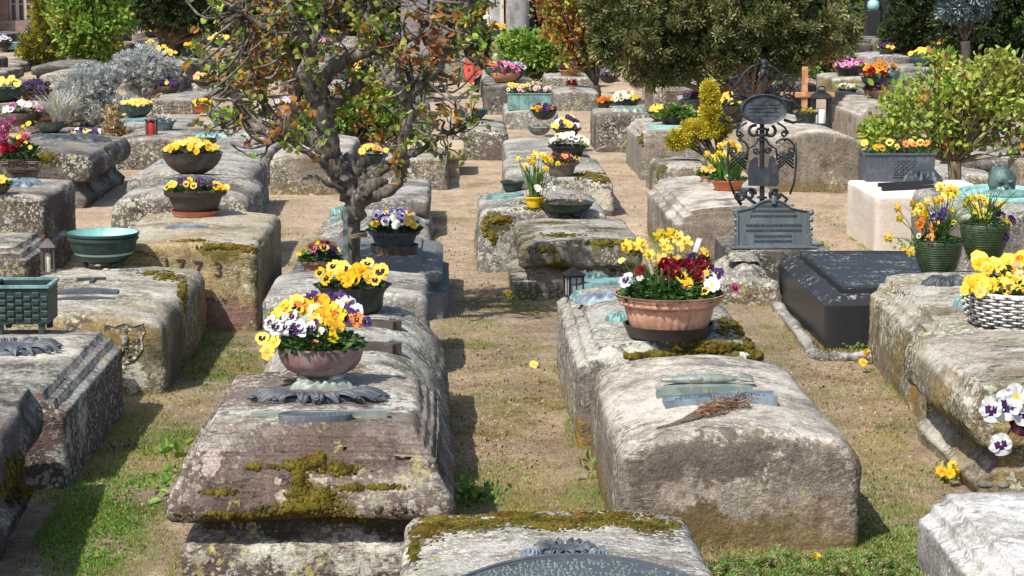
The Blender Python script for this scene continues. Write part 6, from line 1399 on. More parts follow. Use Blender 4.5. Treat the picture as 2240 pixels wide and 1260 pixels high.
# ------------------------------------------------------------ iron cross
def iron_cross():
    Y = 14.35; base = Vector(D(1667, 548, Y)); base.z = BASE.top(base.x, Y); root = thing('wrought_iron_cross', 'black wrought iron grave cross with an oval plate and scrollwork', 'cross', base); IR = BZ['black']
    P = lambda px, py, dy=0: D(px, py, Y + dy) - base
    s_ = sc(Y); stem = MB(); stem.lathe([(.030, 0), (.030, .1), (.02, .11)], 8); stem.tube([P(1667, 470), P(1667, 440), P(1667, 372), P(1667, 290), P(1667, 262), P(1667, 190), P(1670, 150)], [.013, .018, .017, .019, .014, .009, .007], 8)
    for y in (282, 296, 305, 432): 
        c = P(1667, y); stem.lathe([(.018, -.010), (.036, -.006), (.036, .006), (.018, .010)], 10, M=Matrix.Translation(c))
    stem.tube([P(1667, 545, .0), P(1667, 440)], [.03, .02], 6); stem.build('stem', IR, root, autos=40)
    n = 48; op = MB(); c = P(1671, 239, -.03); a, b = 51 * s_, 33 * s_
    rg = [(1, .018), (1, -.014), (.95, -.024), (.90, -.020), (.87, -.010)]
    V = [(c.x + a * k * math.cos(2 * math.pi * i / n), c.y + q, c.z + b * k * math.sin(2 * math.pi * i / n)) for k, q in rg for i in range(n)]
    F = [(j * n + i, j * n + (i + 1) % n, (j + 1) * n + (i + 1) % n, (j + 1) * n + i) for j in range(4) for i in range(n)] + [tuple(range(4 * n, 5 * n)), tuple(reversed(range(n)))]
    op.add(V, F)
    for y in (-.4, -.15, .1, .32): op.box((c.x, c.y - .012, c.z + b * y), (a * 1.5 * math.sqrt(1 - y * y) * .9, .004, .004))
    op.build('oval_plate', BZ['dark'] if False else plain('iron_plate', (.045, .052, .062), .45, var=.3, scale=20), root, autos=40)
    def spiral(cx, cy, r0, turns, a0, r1=.15, sgn=1, k=26, squash=1.0): return [P(cx + (r0 * (1 - (1 - r1) * i / k)) * math.cos(a0 + sgn * 6.2832 * turns * i / k), cy - (r0 * (1 - (1 - r1) * i / k)) * math.sin(a0 + sgn * 6.2832 * turns * i / k) * squash) for i in range(k + 1)]
    sc_ = MB(); T = lambda pts, r=.0065: sc_.tube(pts, r * 1.0 + .0015, 5)
    for m_ in (1, -1):
        X = lambda x: 1667 + m_ * (x - 1667)
        # crown of the cross: two big leafy arcs and curls
        T([P(X(1672), 140), P(X(1690), 146), P(X(1706), 160), P(X(1716), 178), P(X(1730), 192), P(X(1737), 182), P(X(1734), 170), P(X(1724), 172)], .009)
        T(spiral(X(1724), 203, 15, 1.4, 1.6, .2, -m_)); T(spiral(X(1720), 172, 10, 1.2, 0, .25, m_)); T([P(X(1668), 160), P(X(1676), 180), P(X(1684), 205)], .004); T(spiral(X(1700), 196, 9, 1.2, 2, .3, m_))
        T([P(X(1705), 215), P(X(1735), 222), P(X(1752), 236), P(X(1742), 250), P(X(1760), 262), P(X(1735), 268), P(X(1715), 262)], .010); T([P(X(1700), 214), P(X(1722), 206), P(X(1738), 212)], .008)
        T(spiral(X(1684), 288, 14, .9, 1.2, .35, -m_), .010)
        # side panels: outer curls
        T([P(X(1700), 268), P(X(1716), 278), P(X(1724), 290)], .006); T(spiral(X(1716), 293, 8, 1.4, 0, .2, m_)); T([P(X(1712), 302), P(X(1716), 305), P(X(1719), 308)], .010)
        T(spiral(X(1717), 326, 23, .8, 2.6, .8, -m_)); T(spiral(X(1730), 330, 9, 1.3, 3.5, .25, m_)); T([P(X(1741), 312), P(X(1742), 340), P(X(1741), 365), P(X(1737), 400), P(X(1728), 425)], .007)
        T([P(X(1675), 305), P(X(1684), 318), P(X(1698), 326), P(X(1700), 350)], .006); T(spiral(X(1680), 330, 7, 1.3, 0, .3, m_))
        for i in range(5):
            T([P(X(1698 + i * 8), 332), P(X(1736), 332 + 36 - i * 8)], .0055); T([P(X(1738 - i * 8), 336), P(X(1702), 340 + 30 - i * 7)], .0055)
        # foot curls
        for (cx, cy, r_, a_) in ((1640, 425, 13, 0), (1620, 428, 12, 2.5), (1695, 428, 12, 1)):
            if m_ == 1 or cx == 1640: T(spiral(cx if m_ == 1 else 1694, cy, r_, 1.3, a_, .3, m_), .011)
        T([P(X(1672), 452), P(X(1690), 440), P(X(1708), 424), P(X(1722), 436), P(X(1712), 448)], .011)
    for ox in (-10, 0, 10, 20): 
        for oy in (0, 12, 24): sc_.ball(P(1632 + ox * 1.0, 178 + oy), .010, 0, 6); 
    sc_.build('scrollwork', IR, root, smooth=True)
    fi = MB(); fi.ball(P(1672, 138), (.030, .02, .03), 0, 8); fi.lathe([(.03, 0), (.022, .02), (.008, .05)], 8, M=Matrix.Translation(P(1672, 150))); fi.tube([P(1672, 150), P(1664, 176)], [.03, .008], 6); fi.tube([P(1674, 150), P(1684, 176)], [.025, .008], 6); fi.build('finial', IR, root, smooth=True)
    pan = [(1637, 406), (1636, 372), (1641, 352), (1648, 346), (1654, 342), (1658, 348), (1658, 364), (1664, 370), (1672, 366), (1680, 366), (1682, 352), (1684, 344), (1690, 340), (1696, 346), (1697, 356), (1703, 364), (1704, 400), (1700, 408)]
    g = MB(); q = [P(*v, -.025) for v in pan]; n = len(q); V = [(v.x, v.y - .006, v.z) for v in q] + [(v.x, v.y + .006, v.z) for v in q]; g.add(V, [tuple(range(n)), tuple(reversed(range(n, 2 * n)))] + [(i, i + n, (i + 1) % n + n, (i + 1) % n) for i in range(n)]); g.build('figure_panel', plain('iron_flat', (.03, .033, .043), .6), root)
iron_cross()
def cartouche():
    Y = 14.12; base = Vector(D(1692, 545, Y)); base.z = BASE.top(base.x, Y + .02); root = thing('bronze_cartouche', 'green-grey bronze inscription cartouche with a curved top at the foot of the iron cross', 'plaque', base)
    pts = [(1608, 543), (1608, 470), (1602, 462), (1622, 458), (1644, 453), (1658, 443), (1672, 438), (1688, 435), (1704, 438), (1718, 444), (1732, 455), (1756, 460), (1772, 462), (1772, 500), (1778, 543)]
    s_ = sc(Y); q = [((px - 1692) * s_, (545 - py) * s_) for px, py in pts]; n = len(q); mb = MB(); th = .03
    M0 = Matrix.Rotation(R(-8), 4, 'X')
    def ring(k, y): cx, cz = 0, .22; return [(cx + (x - cx) * k, y, cz + (z - cz) * k) for x, z in q]
    V = ring(1, th) + ring(1, -th * .4) + ring(.97, -th * .75) + ring(.93, -th * .75) + ring(.91, -th * .3)
    F = [(j * n + i, j * n + (i + 1) % n, (j + 1) * n + (i + 1) % n, (j + 1) * n + i) for j in range(4) for i in range(n)] + [tuple(range(4 * n, 5 * n)), tuple(reversed(range(n)))]
    mb.add(V, F); rn = random.Random(5)
    for (z, w_) in ((.30, .30), (.265, .30), (.23, .32), (.165, .38), (.13, .38), (.09, .26), (.055, .26)):
        x = -w_ / 2
        while x < w_ / 2:
            e = rn.uniform(.006, .011); mb.box((x, -th * .3 - .003, z), (e * .7, .006, .016), 1); x += e * 1.25
    for sx in (-1, 1):
        for (dz, r_) in ((.25, .022), (.20, .018), (.14, .016), (.10, .014)): mb.ball((sx * .262, -.005, dz), (r_, .018, r_), 0, 8)
    mb.ball((0, -.02, .335), (.025, .02, .035), 0, 8); mb.box((0, 0, .008), (.60, .10, .018), bev=.004)
    mb.v = [tuple(M0 @ Vector(v)) for v in mb.v]; mb.build('bronze_shield', [bronze('bronze_cartouche', (.095, .108, .118), (.12, .165, .16), .45, light=(.15, .24, .215)), BZ['dark']], root, autos=35)
cartouche()
# black candle lantern, red grave candle, wooden cross, posts
lantern('big black lantern with a white candle on the arch-fronted tomb', 1799, 274, 42, 80, M11, glass=CLG, candle=(WAX, .52, .40), cat='lantern', name='candle_lantern')
lantern('brown metal grave light with a red candle on the arch-fronted crusty tomb', 330, 296, 26, 46, E7, mat=BZ['brown'], roof='pyr', candle=(WAXR, .75, .62), name='grave_light')
def wooden_cross():
    Y = 27.0; base = Vector((D(1759, 250, Y).x, Y, 0)); root = thing('wooden_cross', 'plain light wooden cross behind the black candle lantern', 'cross', base); W_ = plain('wood_orange', (.42, .20, .09), .7, var=.2, scale=12)
    h = (D(1759, 146, Y) - base).z; s_ = sc(Y); mb = MB(); mb.box((0, 0, h / 2), (13 * s_, .03, h), bev=.004); mb.build('upright', W_, root)
    z = (D(1759, 207, Y) - base).z; mb = MB(); mb.box(((1765 - 1759) * s_, -.028, z), (118 * s_, .026, 12 * s_), bev=.004); mb.build('crossbar', W_, root)
wooden_cross()
def post(label, px, yb, yt, w_, mat, lean=0, y=None):
    b = G(px, yb); b.z = 0; y = b.y; top = D(px + lean, yt, y) - b; root = thing('wooden_post', label, 'post', b, 'wooden posts by the sand path'); r = w_ * sc(y) / 2; mb = MB(); rn = random.Random(px)
    mb.tube([Vector((0, 0, -.1))] + [top * k + Vector((rn.gauss(0, .006), 0, 0)) for k in (0, .25, .5, .75, 1)], [r * 1.05, r, r * .98, r * 1.02, r * .95, r * .9], 9); mb.build('pole', mat, root, smooth=True); return root, b, top
post('weathered grey wooden post under the red cloth', 1028, 335, 186, 10, BK['pale']); post('short pale wooden stake left of the grey post', 994, 312, 234, 10, plain('wood_pale', (.42, .33, .2), .8, var=.2))
def cloth():
    b = G(1028, 335); Y = b.y; c = D(1036, 160, Y); root = thing('cloth_bag', 'red and black cloth bag hung over the top of the grey wooden post', 'bag', c)
    P = lambda px, py, dy: D(px, py, Y + dy) - c
    def sheet(pl, mat, nm):
        mb = MB(); V = [P(*v) for v in pl]; n = len(V); cen = sum(V, Vector()) / n + Vector((0, -.05, 0)); V2 = V + [cen] + [v + Vector((0, .08, 0)) for v in V] + [cen + Vector((0, .2, 0))]
        F = [(i, (i + 1) % n, n) for i in range(n)] + [(n + 1 + (i + 1) % n, n + 1 + i, 2 * n + 1) for i in range(n)] + [((i + 1) % n, i, n + 1 + i, n + 1 + (i + 1) % n) for i in range(n)]; mb.add(V2, F); mb.build(nm, mat, root)
    RED = plain('cloth_red', (.55, .08, .05), .8, var=.1); BLK = plain('cloth_black', (.02, .02, .024), .8)
    sheet([(1018, 124, -.04), (1034, 140, -.06), (1046, 148, 0), (1056, 155, .03), (1052, 162, -.05), (1036, 172, -.06), (1032, 188, 0), (1018, 172, 0), (1014, 150, 0)], RED, 'red_cloth'); sheet([(1022, 122, .05), (1040, 126, .02), (1054, 134, .03), (1050, 146, .02), (1038, 144, .02)], BLK, 'black_hood'); sheet([(1056, 158, .05), (1052, 164, 0), (1038, 176, 0), (1036, 200, .02), (1048, 204, .04), (1050, 180, .06)], BLK, 'black_lining')
cloth()
# stake and rope at the tree
def stake():
    y = 12.50; b = Vector((D(757, 600, y).x, y, 0)); root = thing('green_stake', 'slim weathered green stake tied to the tree trunk', 'stake', b); h = D(757, 452, y).z; mb = MB(); mb.box((0, 0, h / 2 - .05), (.030, .026, h + .1), bev=.003); mb.build('pole', plain('paint_green_worn', (.085, .12, .105), .8, var=.3, scale=30), root)
    z = D(770, 519, y).z; rp = MB(); cx = .045
    for k in range(3): rp.tube([(cx + .082 * math.cos(a / 24 * 6.283), .09 + .115 * math.sin(a / 24 * 6.283) * (.9), z + k * .009 + .004 * math.sin(a)) for a in range(25)], .005, 5)
    rp.build('rope_tie', plain('rope_brown', (.2, .14, .09), .9, scale=90), root, smooth=True)
stake()
# kerb around the granite tomb
def kerb():
    root = thing('stone_kerb', 'rounded worn stone kerb at the foot of the black granite tomb', 'kerb', G(1790, 775)); b = root.location.copy(); mb = MB()
    pts = [G(1700, 672), G(1735, 715), G(1762, 752), G(1778, 775), G(1792, 786), G(1820, 788), G(1870, 786), G(1925, 784)]; pts = [Vector(p) - b + Vector((0, 0, .012)) for p in pts]
    v = smoothpath(pts, 8); mb.tube(v, [.040 + .006 * math.sin(i * .9) for i in range(len(v))], 10); mb.v = [(x, y, z * .8 + .006 * noise.noise(Vector((x * 30, y * 30, z * 30)))) for x, y, z in mb.v]; mb.build('kerb_stone', ST['grey'], root, smooth=True)
kerb()
def slab(label, pts, z, th, mat, name='loose_stone'):
    b = G(*pts[0]); root = thing(name, label, 'stone', b); mb = MB(); q = [G(px, py, z) - b for px, py in pts]; mb.prism([(v.x, v.y) for v in q], -.02, th); me = mb.build('stone', ST[mat], root)
slab('flat stone leaning by the mossy overhanging slab tomb', [(1112, 600), (1150, 570), (1178, 590), (1172, 640), (1120, 638)], .05, .12, 'mossy')
slab('flat foot stone sticking out below the rolled-edge tomb', [(2084, 965), (2130, 960), (2232, 1045), (2225, 1060), (2180, 1055)], .06, .08, 'light')
# ------------------------------------------------------------ bowls farther back
Yel = (('yellow', 1),); GR = 'planted flower bowls on the tombs'
bowl('dark pot with a meander band and pink ranunculus at the left edge', 40, 384, 100, F2, kind='pot', mat='dbrown', mix=(('redball', 2), ('pinkball', 2), ('yellow', 2), ('lilac', 1), ('cream', 1)), n=10, fs=.09, dome=.95, seed=31, nleaf=520, hs=.62, far=False)
dd = POTS[-1]; manual_flowers(dd, [('pinkball', 8, 280, 2.0), ('pinkball', 12, 300, 1.9), ('pinkball', 28, 265, 1.2), ('scarletball', 14, 322, 1.1), ('scarletball', 28, 326), ('scarletball', 8, 332), ('lemon', 62, 270, .7), ('lemon', 44, 318, .6), ('lemon', 56, 312, .5), ('lemon', 66, 322, .5), ('lemon', 40, 300, .6), ('orange', 48, 292, .6), ('lemon', 24, 300, .6), ('lemon', 50, 276, .6), ('lemon', 20, 278, .6)], .085)
bowl('brown bowl of pink, white and lilac flowers behind the meander pot', 52, 276, 88, y=26.5, kind='bowl', mat='dbrown', mix=(('rose', 2), ('purewhite', 2), ('blush', 2), ('lilac', 1), ('pink', 1)), n=22, fs=.10, seed=91, dome=.5)
bowl('bowl of lemon yellow flowers at the left edge behind the pink ones', 22, 248, 66, y=29.5, kind='bowl', mat='teal', mix=(('lemon', 2), ('yellow', 3)), n=22, fs=.10, seed=92, dome=.5)
mb = MB()
for i in range(3):
    c = D(10 + i * 30, 362, dd['base'].y - dd['r'] * .92) - dd['base']
    for k in (.055, .03): mb.tube([(c.x - k, c.y, c.z - k * .6), (c.x + k, c.y, c.z - k * .6), (c.x + k, c.y, c.z + k * .6), (c.x - k, c.y, c.z + k * .6), (c.x - k, c.y, c.z - k * .6)], .006, 4)
mb.build('meander_band', PT['dbrown'], dd['root'])
bowl('yellow pansies at the left picture edge above the block tomb', -8, 428, 60, F1, kind='bowl', mat='dbrown', mix=Yel, n=14, fs=.07, seed=32)
bowl('teal bowl of yellow pansies left of the grave light', 296, 258, 74, L3, kind='hemi', mat='teal', mix=(('yellow', 5), ('yelface', 1)), n=34, fs=.075, seed=33, dome=.3)
bowl('grey-green meander bowl of grey succulents behind the grave light', 352, 286, 66, E7, kind='pot', mat='bzblue', mix=(('bud', 1),), n=0, leafmats=[LM['silver'], LM['pansy'], LM['silver']], nleaf=260, seed=34, hs=.65, dome=.4)
bowl('dark bowl with a tuft of pale grass and brown heather', 108, 292, 70, Lf, kind='hemi', mat='teal', mix=(('bud', 1),), n=0, nleaf=160, leafmats=[LM['dryd'], LM['redbr'], LM['rust']], seed=35)
straps(POTS[-1]['root'], None, 160, .5, LM['silver'], 6, spread=1.0, rad=.09, base=(.12, 0, POTS[-1]['zs']), wd=.008); straps(POTS[-1]['root'], None, 90, .5, LM['straw'], 7, spread=1.1, rad=.09, base=(.12, 0, POTS[-1]['zs']), wd=.007)
bowl('dark bowl of violet and yellow pansies behind the teal bowl', 368, 205, 50, Ld, mat='dbrown', mix=(('violet', 3), ('yellow', 1), ('lilac', 1)), n=18, fs=.09, seed=36)
bowl('small orange pot of yellow pansies by the left branches', 443, 246, 44, y=31.5, kind='pot', mat='orange', mix=(('lemon', 2), ('yellow', 2)), n=18, fs=.09, seed=37, hs=.8)
bowl('dark bowl of yellow primulas below the yew', 443, 192, 46, Lg, mat='dbrown', mix=(('yellow', 4), ('scarlet' if False else 'pink', 1)), n=18, fs=.09, seed=38)
bowl('ribbed turquoise planter left of the tree', 497, 272, 98, L6, kind='shallow', mat='bzturq', plant=False, ribs=18, name='bronze_planter', cat='planter', group=None, hs=1.6)
bowl('dark bowl beside the ribbed turquoise planter', 534, 262, 50, L6, kind='hemi', mat='teal', mix=(('orange', 1),), n=4, seed=39)
bowl('small terracotta bowl under the yew trunk', 330, 105, 26, y=47, kind='bowl', mat='terral', mix=(('lemon', 1),), n=10, fs=.1, seed=40)
bowl('terracotta trough between the left branches', 632, 238, 62, y=30, kind='shallow', mat='terra', mix=(('lilac', 1), ('blush', 1)), n=14, fs=.09, seed=41)
bowl('teal pot of yellow pansies behind the tree fork', 815, 358, 70, L9, kind='pot', mat='teal', mix=(('yellow', 3), ('orange', 1)), n=12, fs=.085, seed=42, hs=.5, dome=.5)
bowl('dark green bowl right behind the wooden posts', 1034, 264, 68, M2, kind='hemi', mat='teal', plant=False, name='bronze_bowl', cat='bowl', group=None)
bowl('dark green bowl with yellow and dark red pansies', 1084, 168, 50, M1, kind='bowl', mat='teal', mix=(('wine', 3), ('lemon', 1), ('orange', 1), ('purewhite', 1), ('yellow', 1)), n=20, fs=.09, seed=44, dome=.5)
bowl('fluted green bowl of deep violet pansies', 1190, 262, 54, y=27.5, kind='hemi', mat='bzgreen', ribs=10, mix=(('violet', 4), ('violetyel', 1), ('orange', 1)), n=22, fs=.085, seed=45, dome=.4)
bowl('empty grey shell bowl below the violet pansies', 1180, 297, 50, B7, kind='hemi', mat='greystone', mix=(('bud', 1),), n=0, nleaf=30, seed=46)
bowl('brown pot of mixed yellow and violet pansies', 1240, 300, 62, y=25.2, kind='pot', mat='dbrown', mix=(('yellow', 3), ('violet', 2), ('purewhite', 1), ('lemon', 2)), n=26, fs=.085, seed=47, dome=.8, hs=.6)
bowl('black bowl of white and cream pansies', 1244, 342, 92, B7, kind='pot', mat='blackp', mix=(('purewhite', 4), ('cream', 2), ('white', 1), ('lilac', 1)), n=22, fs=.085, seed=48, dome=.5, hs=.5)
bowl('fluted brown bowl of dry pink pansies', 1228, 386, 78, B6, kind='pot', mat='fluted', ribs=22, mix=(('blush', 2), ('wine', 2), ('orange', 1), ('wineyel', 1)), n=16, fs=.07, seed=49, dome=.4, hs=.78, leafmats=[LM['pansy'], LM['rust']], far=False)
bowl('green bowl of white and yellow pansies beside the thin sapling', 1370, 238, 62, M5, kind='hemi', mat='bzgreen', mix=(('purewhite', 3), ('lemon', 1), ('orangeyel', 1), ('cream', 1)), n=26, fs=.09, seed=50, dome=.5, hs=.8)
bowl('brown pot of orange pansies left of the white pansies', 1322, 236, 32, M5, kind='pot', mat='dbrown', mix=(('orange', 1), ('wineyel', 1)), n=10, fs=.09, seed=51, hs=.6)
bowl('grey bowl of golden pansies on the sharply moulded tomb', 1446, 266, 54, M8, kind='hemi', mat='greyp', mix=Yel, n=22, fs=.085, seed=52, dome=.4)
bowl('black bowl of green primula leaves on the sharply moulded tomb', 1480, 274, 74, M8, kind='round', mat='blackp', mix=(('orangeyel', 1), ('wine', 1)), n=5, fs=.085, seed=53, dome=.6, hs=.75, leafmats=[LM['daff'], LM['green']], nleaf=280, leafs=1.7)
bowl('terracotta bowl of magenta and lilac pansies behind the gold cypress', 1520, 234, 48, y=29.5, kind='bowl', mat='terra', mix=(('lilac', 3), ('rose', 2), ('pink', 1)), n=20, fs=.09, seed=54, dome=.5)
bowl('bowl of yellow and dark orange pansies left of the oval plate', 1592, 248, 50, y=25, kind='bowl', mat='dbrown', mix=(('lemon', 3), ('yelface', 1), ('orangeyel', 1), ('yellow', 2)), n=24, fs=.085, seed=55, dome=1.0)
bowl('orange pot of tulips behind the top of the iron cross', 1628, 178, 24, y=42, kind='pot', mat='orange', mix=(('daffodil', 1), ('orange', 1)), n=10, fs=.10, seed=56, dome=.8)
d = bowl('orange plastic pot of daffodils left of the iron cross', 1594, 418, 84, C1, kind='pot', mat='orange', mix=(('daffodil', 1),), n=0, fs=.08, seed=57, hs=.58, nleaf=120, leafmats=[LM['pansy'], LM['daff']])
manual_flowers(d, [('daffodil', x, y) for x, y in ((1548, 338), (1575, 318), (1588, 316), (1601, 314), (1560, 345), (1572, 336), (1608, 336), (1618, 330), (1555, 366), (1568, 350), (1604, 345), (1595, 352), (1606, 322), (1585, 338), (1615, 322))] + [('cream', 1592, 388, .8), ('lemon', 1560, 372, .7)], .070)
straps(d['root'], None, 110, .30, LM['daff'], 8, spread=.7, rad=.09, base=(0, 0, d['zs']), wd=.014)
bowl('small terracotta pot behind the orange daffodil pot', 1548, 400, 40, y=16.9, kind='pot', mat='terral', mix=(('blush', 1), ('lemon', 1)), n=6, fs=.07, seed=58, hs=.9)
bowl('green bronze tub with a yellowed top beside the candle lantern', 1764, 270, 56, M11, kind='pot', mat='bzgreen', mix=(('bud', 1),), n=0, leafmats=[LM['gold'], LM['olive']], nleaf=120, seed=59, hs=.9)
bowl('wide terracotta bowl of wine-coloured leaves', 1922, 216, 62, M13, kind='bowl', mat='terral', mix=(('wine', 1),), n=20, fs=.09, seed=60, hs=.9, leafmats=[LM['redbr'], LM['dryd']])
bowl('black bowl of pink and white primulas', 1854, 208, 42, y=32, kind='bowl', mat='blackp', mix=(('blush', 2), ('purewhite', 2)), n=10, fs=.09, seed=61, leafmats=[LM['green'], LM['lime']], leafs=1.6)
bowl('dark brown bowl of yellow and red flowers on the low grey slab', 1908, 172, 34, M14, kind='round', mat='dbrown', mix=(('yellow', 3), ('orange', 1), ('redball', 1)), n=18, fs=.10, seed=62, dome=.7)
bowl('dark bowl of red and yellow primulas left of the brown bowl', 1876, 162, 40, M14, kind='hemi', mat='blackp', mix=(('scarletball', 2), ('yellow', 2), ('wine', 1)), n=20, fs=.10, seed=63, dome=.6)
bowl('low bowl of purple crocuses far right', 1856, 116, 30, y=52, kind='shallow', mat='blackp', mix=(('lilaconly', 1),), n=22, fs=.12, seed=64, dome=.3); bowl('second low bowl of purple crocuses beside the dark conifer', 1932, 116, 26, y=52, kind='shallow', mat='blackp', mix=(('lilaconly', 1), ('violet', 1)), n=22, fs=.12, seed=65, dome=.3)
bowl('tiny pink pot with a red flower behind the sapling', 1252, 196, 18, M6, kind='pot', mat='pinkp', mix=(('scarletball', 1),), n=4, fs=.09, seed=66, dome=1.0)
bowl('dark bowl of violet pansies beside the sapling top', 1332, 182, 42, y=37, kind='hemi', mat='blackp', mix=(('violet', 2), ('lilac', 2), ('orange', 1)), n=20, fs=.10, seed=67)
bowl('dark bowl with grey-blue foliage at the left edge', 34, 200, 46, Lc, kind='bowl', mat='blackp', mix=(('purewhite', 1),), n=2, leafmats=[LM['silver'], LM['spruce']], nleaf=200, seed=68); bowl('broad dark bowl of dry brown stems', 74, 226, 58, y=34, kind='bowl', mat='dbrown', mix=(('blush', 1),), n=0, leafmats=[LM['dryd'], LM['rust'], LM['dry']], nleaf=260, seed=69)
bowl('low patch bowl of violet, white and yellow pansies right of the grass bowl', 188, 304, 84, y=25.8, kind='shallow', mat='dbrown', mix=(('violet', 3), ('yelface', 1), ('purewhite', 1), ('violetyel', 1)), n=28, fs=.085, seed=70, hs=.6, dome=.25)
bowl('small bowl of yellow pansies in front of the tiered lid', 75, 190, 24, y=36.5, kind='bowl', mat='blackp', mix=Yel, n=8, fs=.1, seed=71); bowl('yellow pansies poking from a bowl between the silver bushes', 216, 212, 28, y=32.5, kind='bowl', mat='teal', mix=Yel, n=9, fs=.1, seed=72)
bowl('black pot of blue and white pansies at the upper left edge', 8, 105, 34, y=47, kind='bowl', mat='blackp', mix=(('lilac', 2), ('purewhite', 1)), n=14, fs=.12, seed=73, dome=.6); box_planter('small turquoise box at the upper left edge', 34, 108, 32, 14, y=47, depth=.3, mat=BZ['turq'], inner=BZ['mint'], feet=.0)
# dried leafy figure of leaves climbing by the crusty tomb
shrub('tall spray of dry beige leaves left of the crusty arch-fronted tomb', (244, 352), [(247, 262, 16, 28), (240, 300, 14, 20), (250, 318, 26, 14), (262, 285, 12, 14)], 900, .055, ['dry', 'straw', 'dryd'], [5, 3, 1], cat='dried plant', name='dried_plant', trunk=.012, kind='quad', seed=3, clump=.25, bark='twig')
# ------------------------------------------------------------ trees and shrubs, near to far
main_tree()
shrub('airy light-green shrub with bare lower stems behind the white tomb', (2085, 402), [(2010, 240, 100, 70), (2120, 190, 110, 70), (2200, 230, 80, 80), (2060, 300, 120, 40, 0, .6), (1950, 290, 70, 45, 0, .8), (1925, 305, 48, 34), (1905, 285, 26, 20), (1990, 330, 40, 16, 0, .6), (2180, 150, 60, 40), (2220, 320, 60, 40, 0, .4), (2240, 170, 60, 60), (2060, 130, 40, 20)], 3900, .070, ['olive', 'lime', 'lime', 'green', 'rust'], [4, 4, 3, 1.5, .6], Y0=18.9, cat='shrub', name='shrub', trunk=.055, seed=21, clump=.14, nc=90, branches=110, bark='twig', brad=.009, forkpx=(2088, 352))
shrub('little gold thread cypress left of the iron cross', (1580, 345), [(1553, 212, 11, 28), (1556, 245, 14, 24), (1535, 285, 34, 15), (1500, 300, 26, 10), (1480, 312, 18, 8), (1572, 280, 24, 16)], 6000, .060, ['goldc', 'goldc', 'thuja'], [4, 4, 2], Y0=20.6, cat='conifer', name='gold_cypress', trunk=.05, kind='sprig', seed=22, clump=.16, nc=70, branches=14, upb=.2, brad=.03)
shrub('dense ivy-like shrub with reddish leaf litter left of the white tomb', (1815, 432), [(1815, 385, 58, 40), (1790, 400, 35, 28), (1845, 400, 35, 30)], 2600, .060, ['dgreen', 'dgreen', 'green', 'redbr', 'silver'], [4, 3, 2, 2, 1], Y0=21.2, name='ivy_shrub', trunk=.03, seed=23, clump=.22)
shrub('dry brown leaves heaped under the ivy shrub', (1820, 438), [(1820, 428, 60, 9)], 500, .05, ['dry', 'dryd', 'rust'], [2, 2, 1], Y0=20.6, name='leaf_heap', cat='leaf heap', trunk=.004, seed=24, clump=.4, branches=2, kind='quad')
shrub('left silver-grey bush in front of the tiered lid', (190, 285), [(195, 190, 45, 40), (170, 235, 40, 40), (230, 245, 60, 38), (225, 170, 40, 25), (150, 200, 22, 30)], 8200, .070, ['silver', 'silverd', 'silver', 'pinel'], [4, 2, 3, 1], Y0=29.5, name='silver_bush', trunk=.04, kind='sprig', seed=25, clump=.13, nc=120, branches=30, upb=.6, bark='twig')
shrub('taller silver-grey bush with bare stems behind the teal bowl', (322, 238), [(318, 140, 60, 32), (290, 170, 45, 35), (350, 165, 40, 30), (320, 200, 40, 20, 0, .4)], 5200, .072, ['silver', 'silverd', 'silver'], [4, 2, 3], Y0=34, name='silver_bush', trunk=.05, kind='sprig', seed=26, clump=.13, nc=90, branches=40, upb=.6, bark='pale', brad=.012)
shrub('yellow-green conifer at the upper left', (90, 148), [(104, 60, 30, 80), (78, 112, 28, 32), (112, 10, 30, 60), (110, -70, 34, 80)], 6000, .16, ['thuja', 'thuja', 'goldc', 'pine'], [4, 4, 1, 2], Y0=46, cat='conifer', name='conifer', trunk=.09, kind='sprig', seed=27, clump=.16, nc=90, upb=.7)
shrub('bright green leafy tree beside the yellow-green conifer', (205, 158), [(180, 60, 70, 60), (240, 30, 50, 60), (200, 110, 60, 30), (190, -40, 80, 60), (150, 20, 40, 60)], 9500, .13, ['green', 'lime', 'green', 'olive'], [4, 3, 3, 2], Y0=43, cat='tree', name='small_tree', trunk=.07, seed=28, clump=.13, nc=110, branches=30)
shrub('dark spreading yew with a thick reddish trunk at the upper left', (362, 120), [(420, 30, 150, 45), (330, 20, 80, 40), (520, 50, 70, 35), (400, -40, 180, 60)], 9000, .17, ['yew', 'pine', 'yew'], [4, 2, 3], Y0=50, cat='tree', name='yew_tree', trunk=.17, kind='sprig', seed=29, clump=.13, nc=130, bark='red', branches=30, brad=.05)
shrub('big olive-green pine with drooping branches in the upper middle', (1640, 262), [(1420, 60, 110, 80), (1560, 90, 120, 70), (1700, 60, 120, 80), (1800, 60, 80, 70), (1450, 150, 80, 35), (1400, 20, 90, 60), (1600, 20, 200, 60), (1560, 150, 90, 30), (1330, 60, 40, 70), (1600, -90, 260, 80), (1720, 140, 60, 30, 0, .6), (1390, 130, 60, 40), (1500, 40, 90, 60, 2), (1650, 50, 120, 60, 2), (1350, 0, 70, 50)], 33000, .125, ['yew', 'pine', 'pine', 'pinel'], [2, 5, 4, 4], Y0=28.5, cat='tree', name='pine_tree', trunk=.12, kind='sprig', seed=30, clump=.060, nc=230, bark='red', branches=60, brad=.025, upb=.3)
shrub('round bright green bush left of the thin sapling', (1160, 188), [(1190, 110, 90, 45), (1140, 105, 50, 40), (1240, 130, 50, 35), (1170, 150, 60, 30, 0, .3)], 6500, .11, ['green', 'lime', 'green', 'olive'], [4, 3, 4, 2], Y0=39, name='round_bush', trunk=.06, kind='oval', seed=31, clump=.12, nc=110, branches=50, bark='dark')
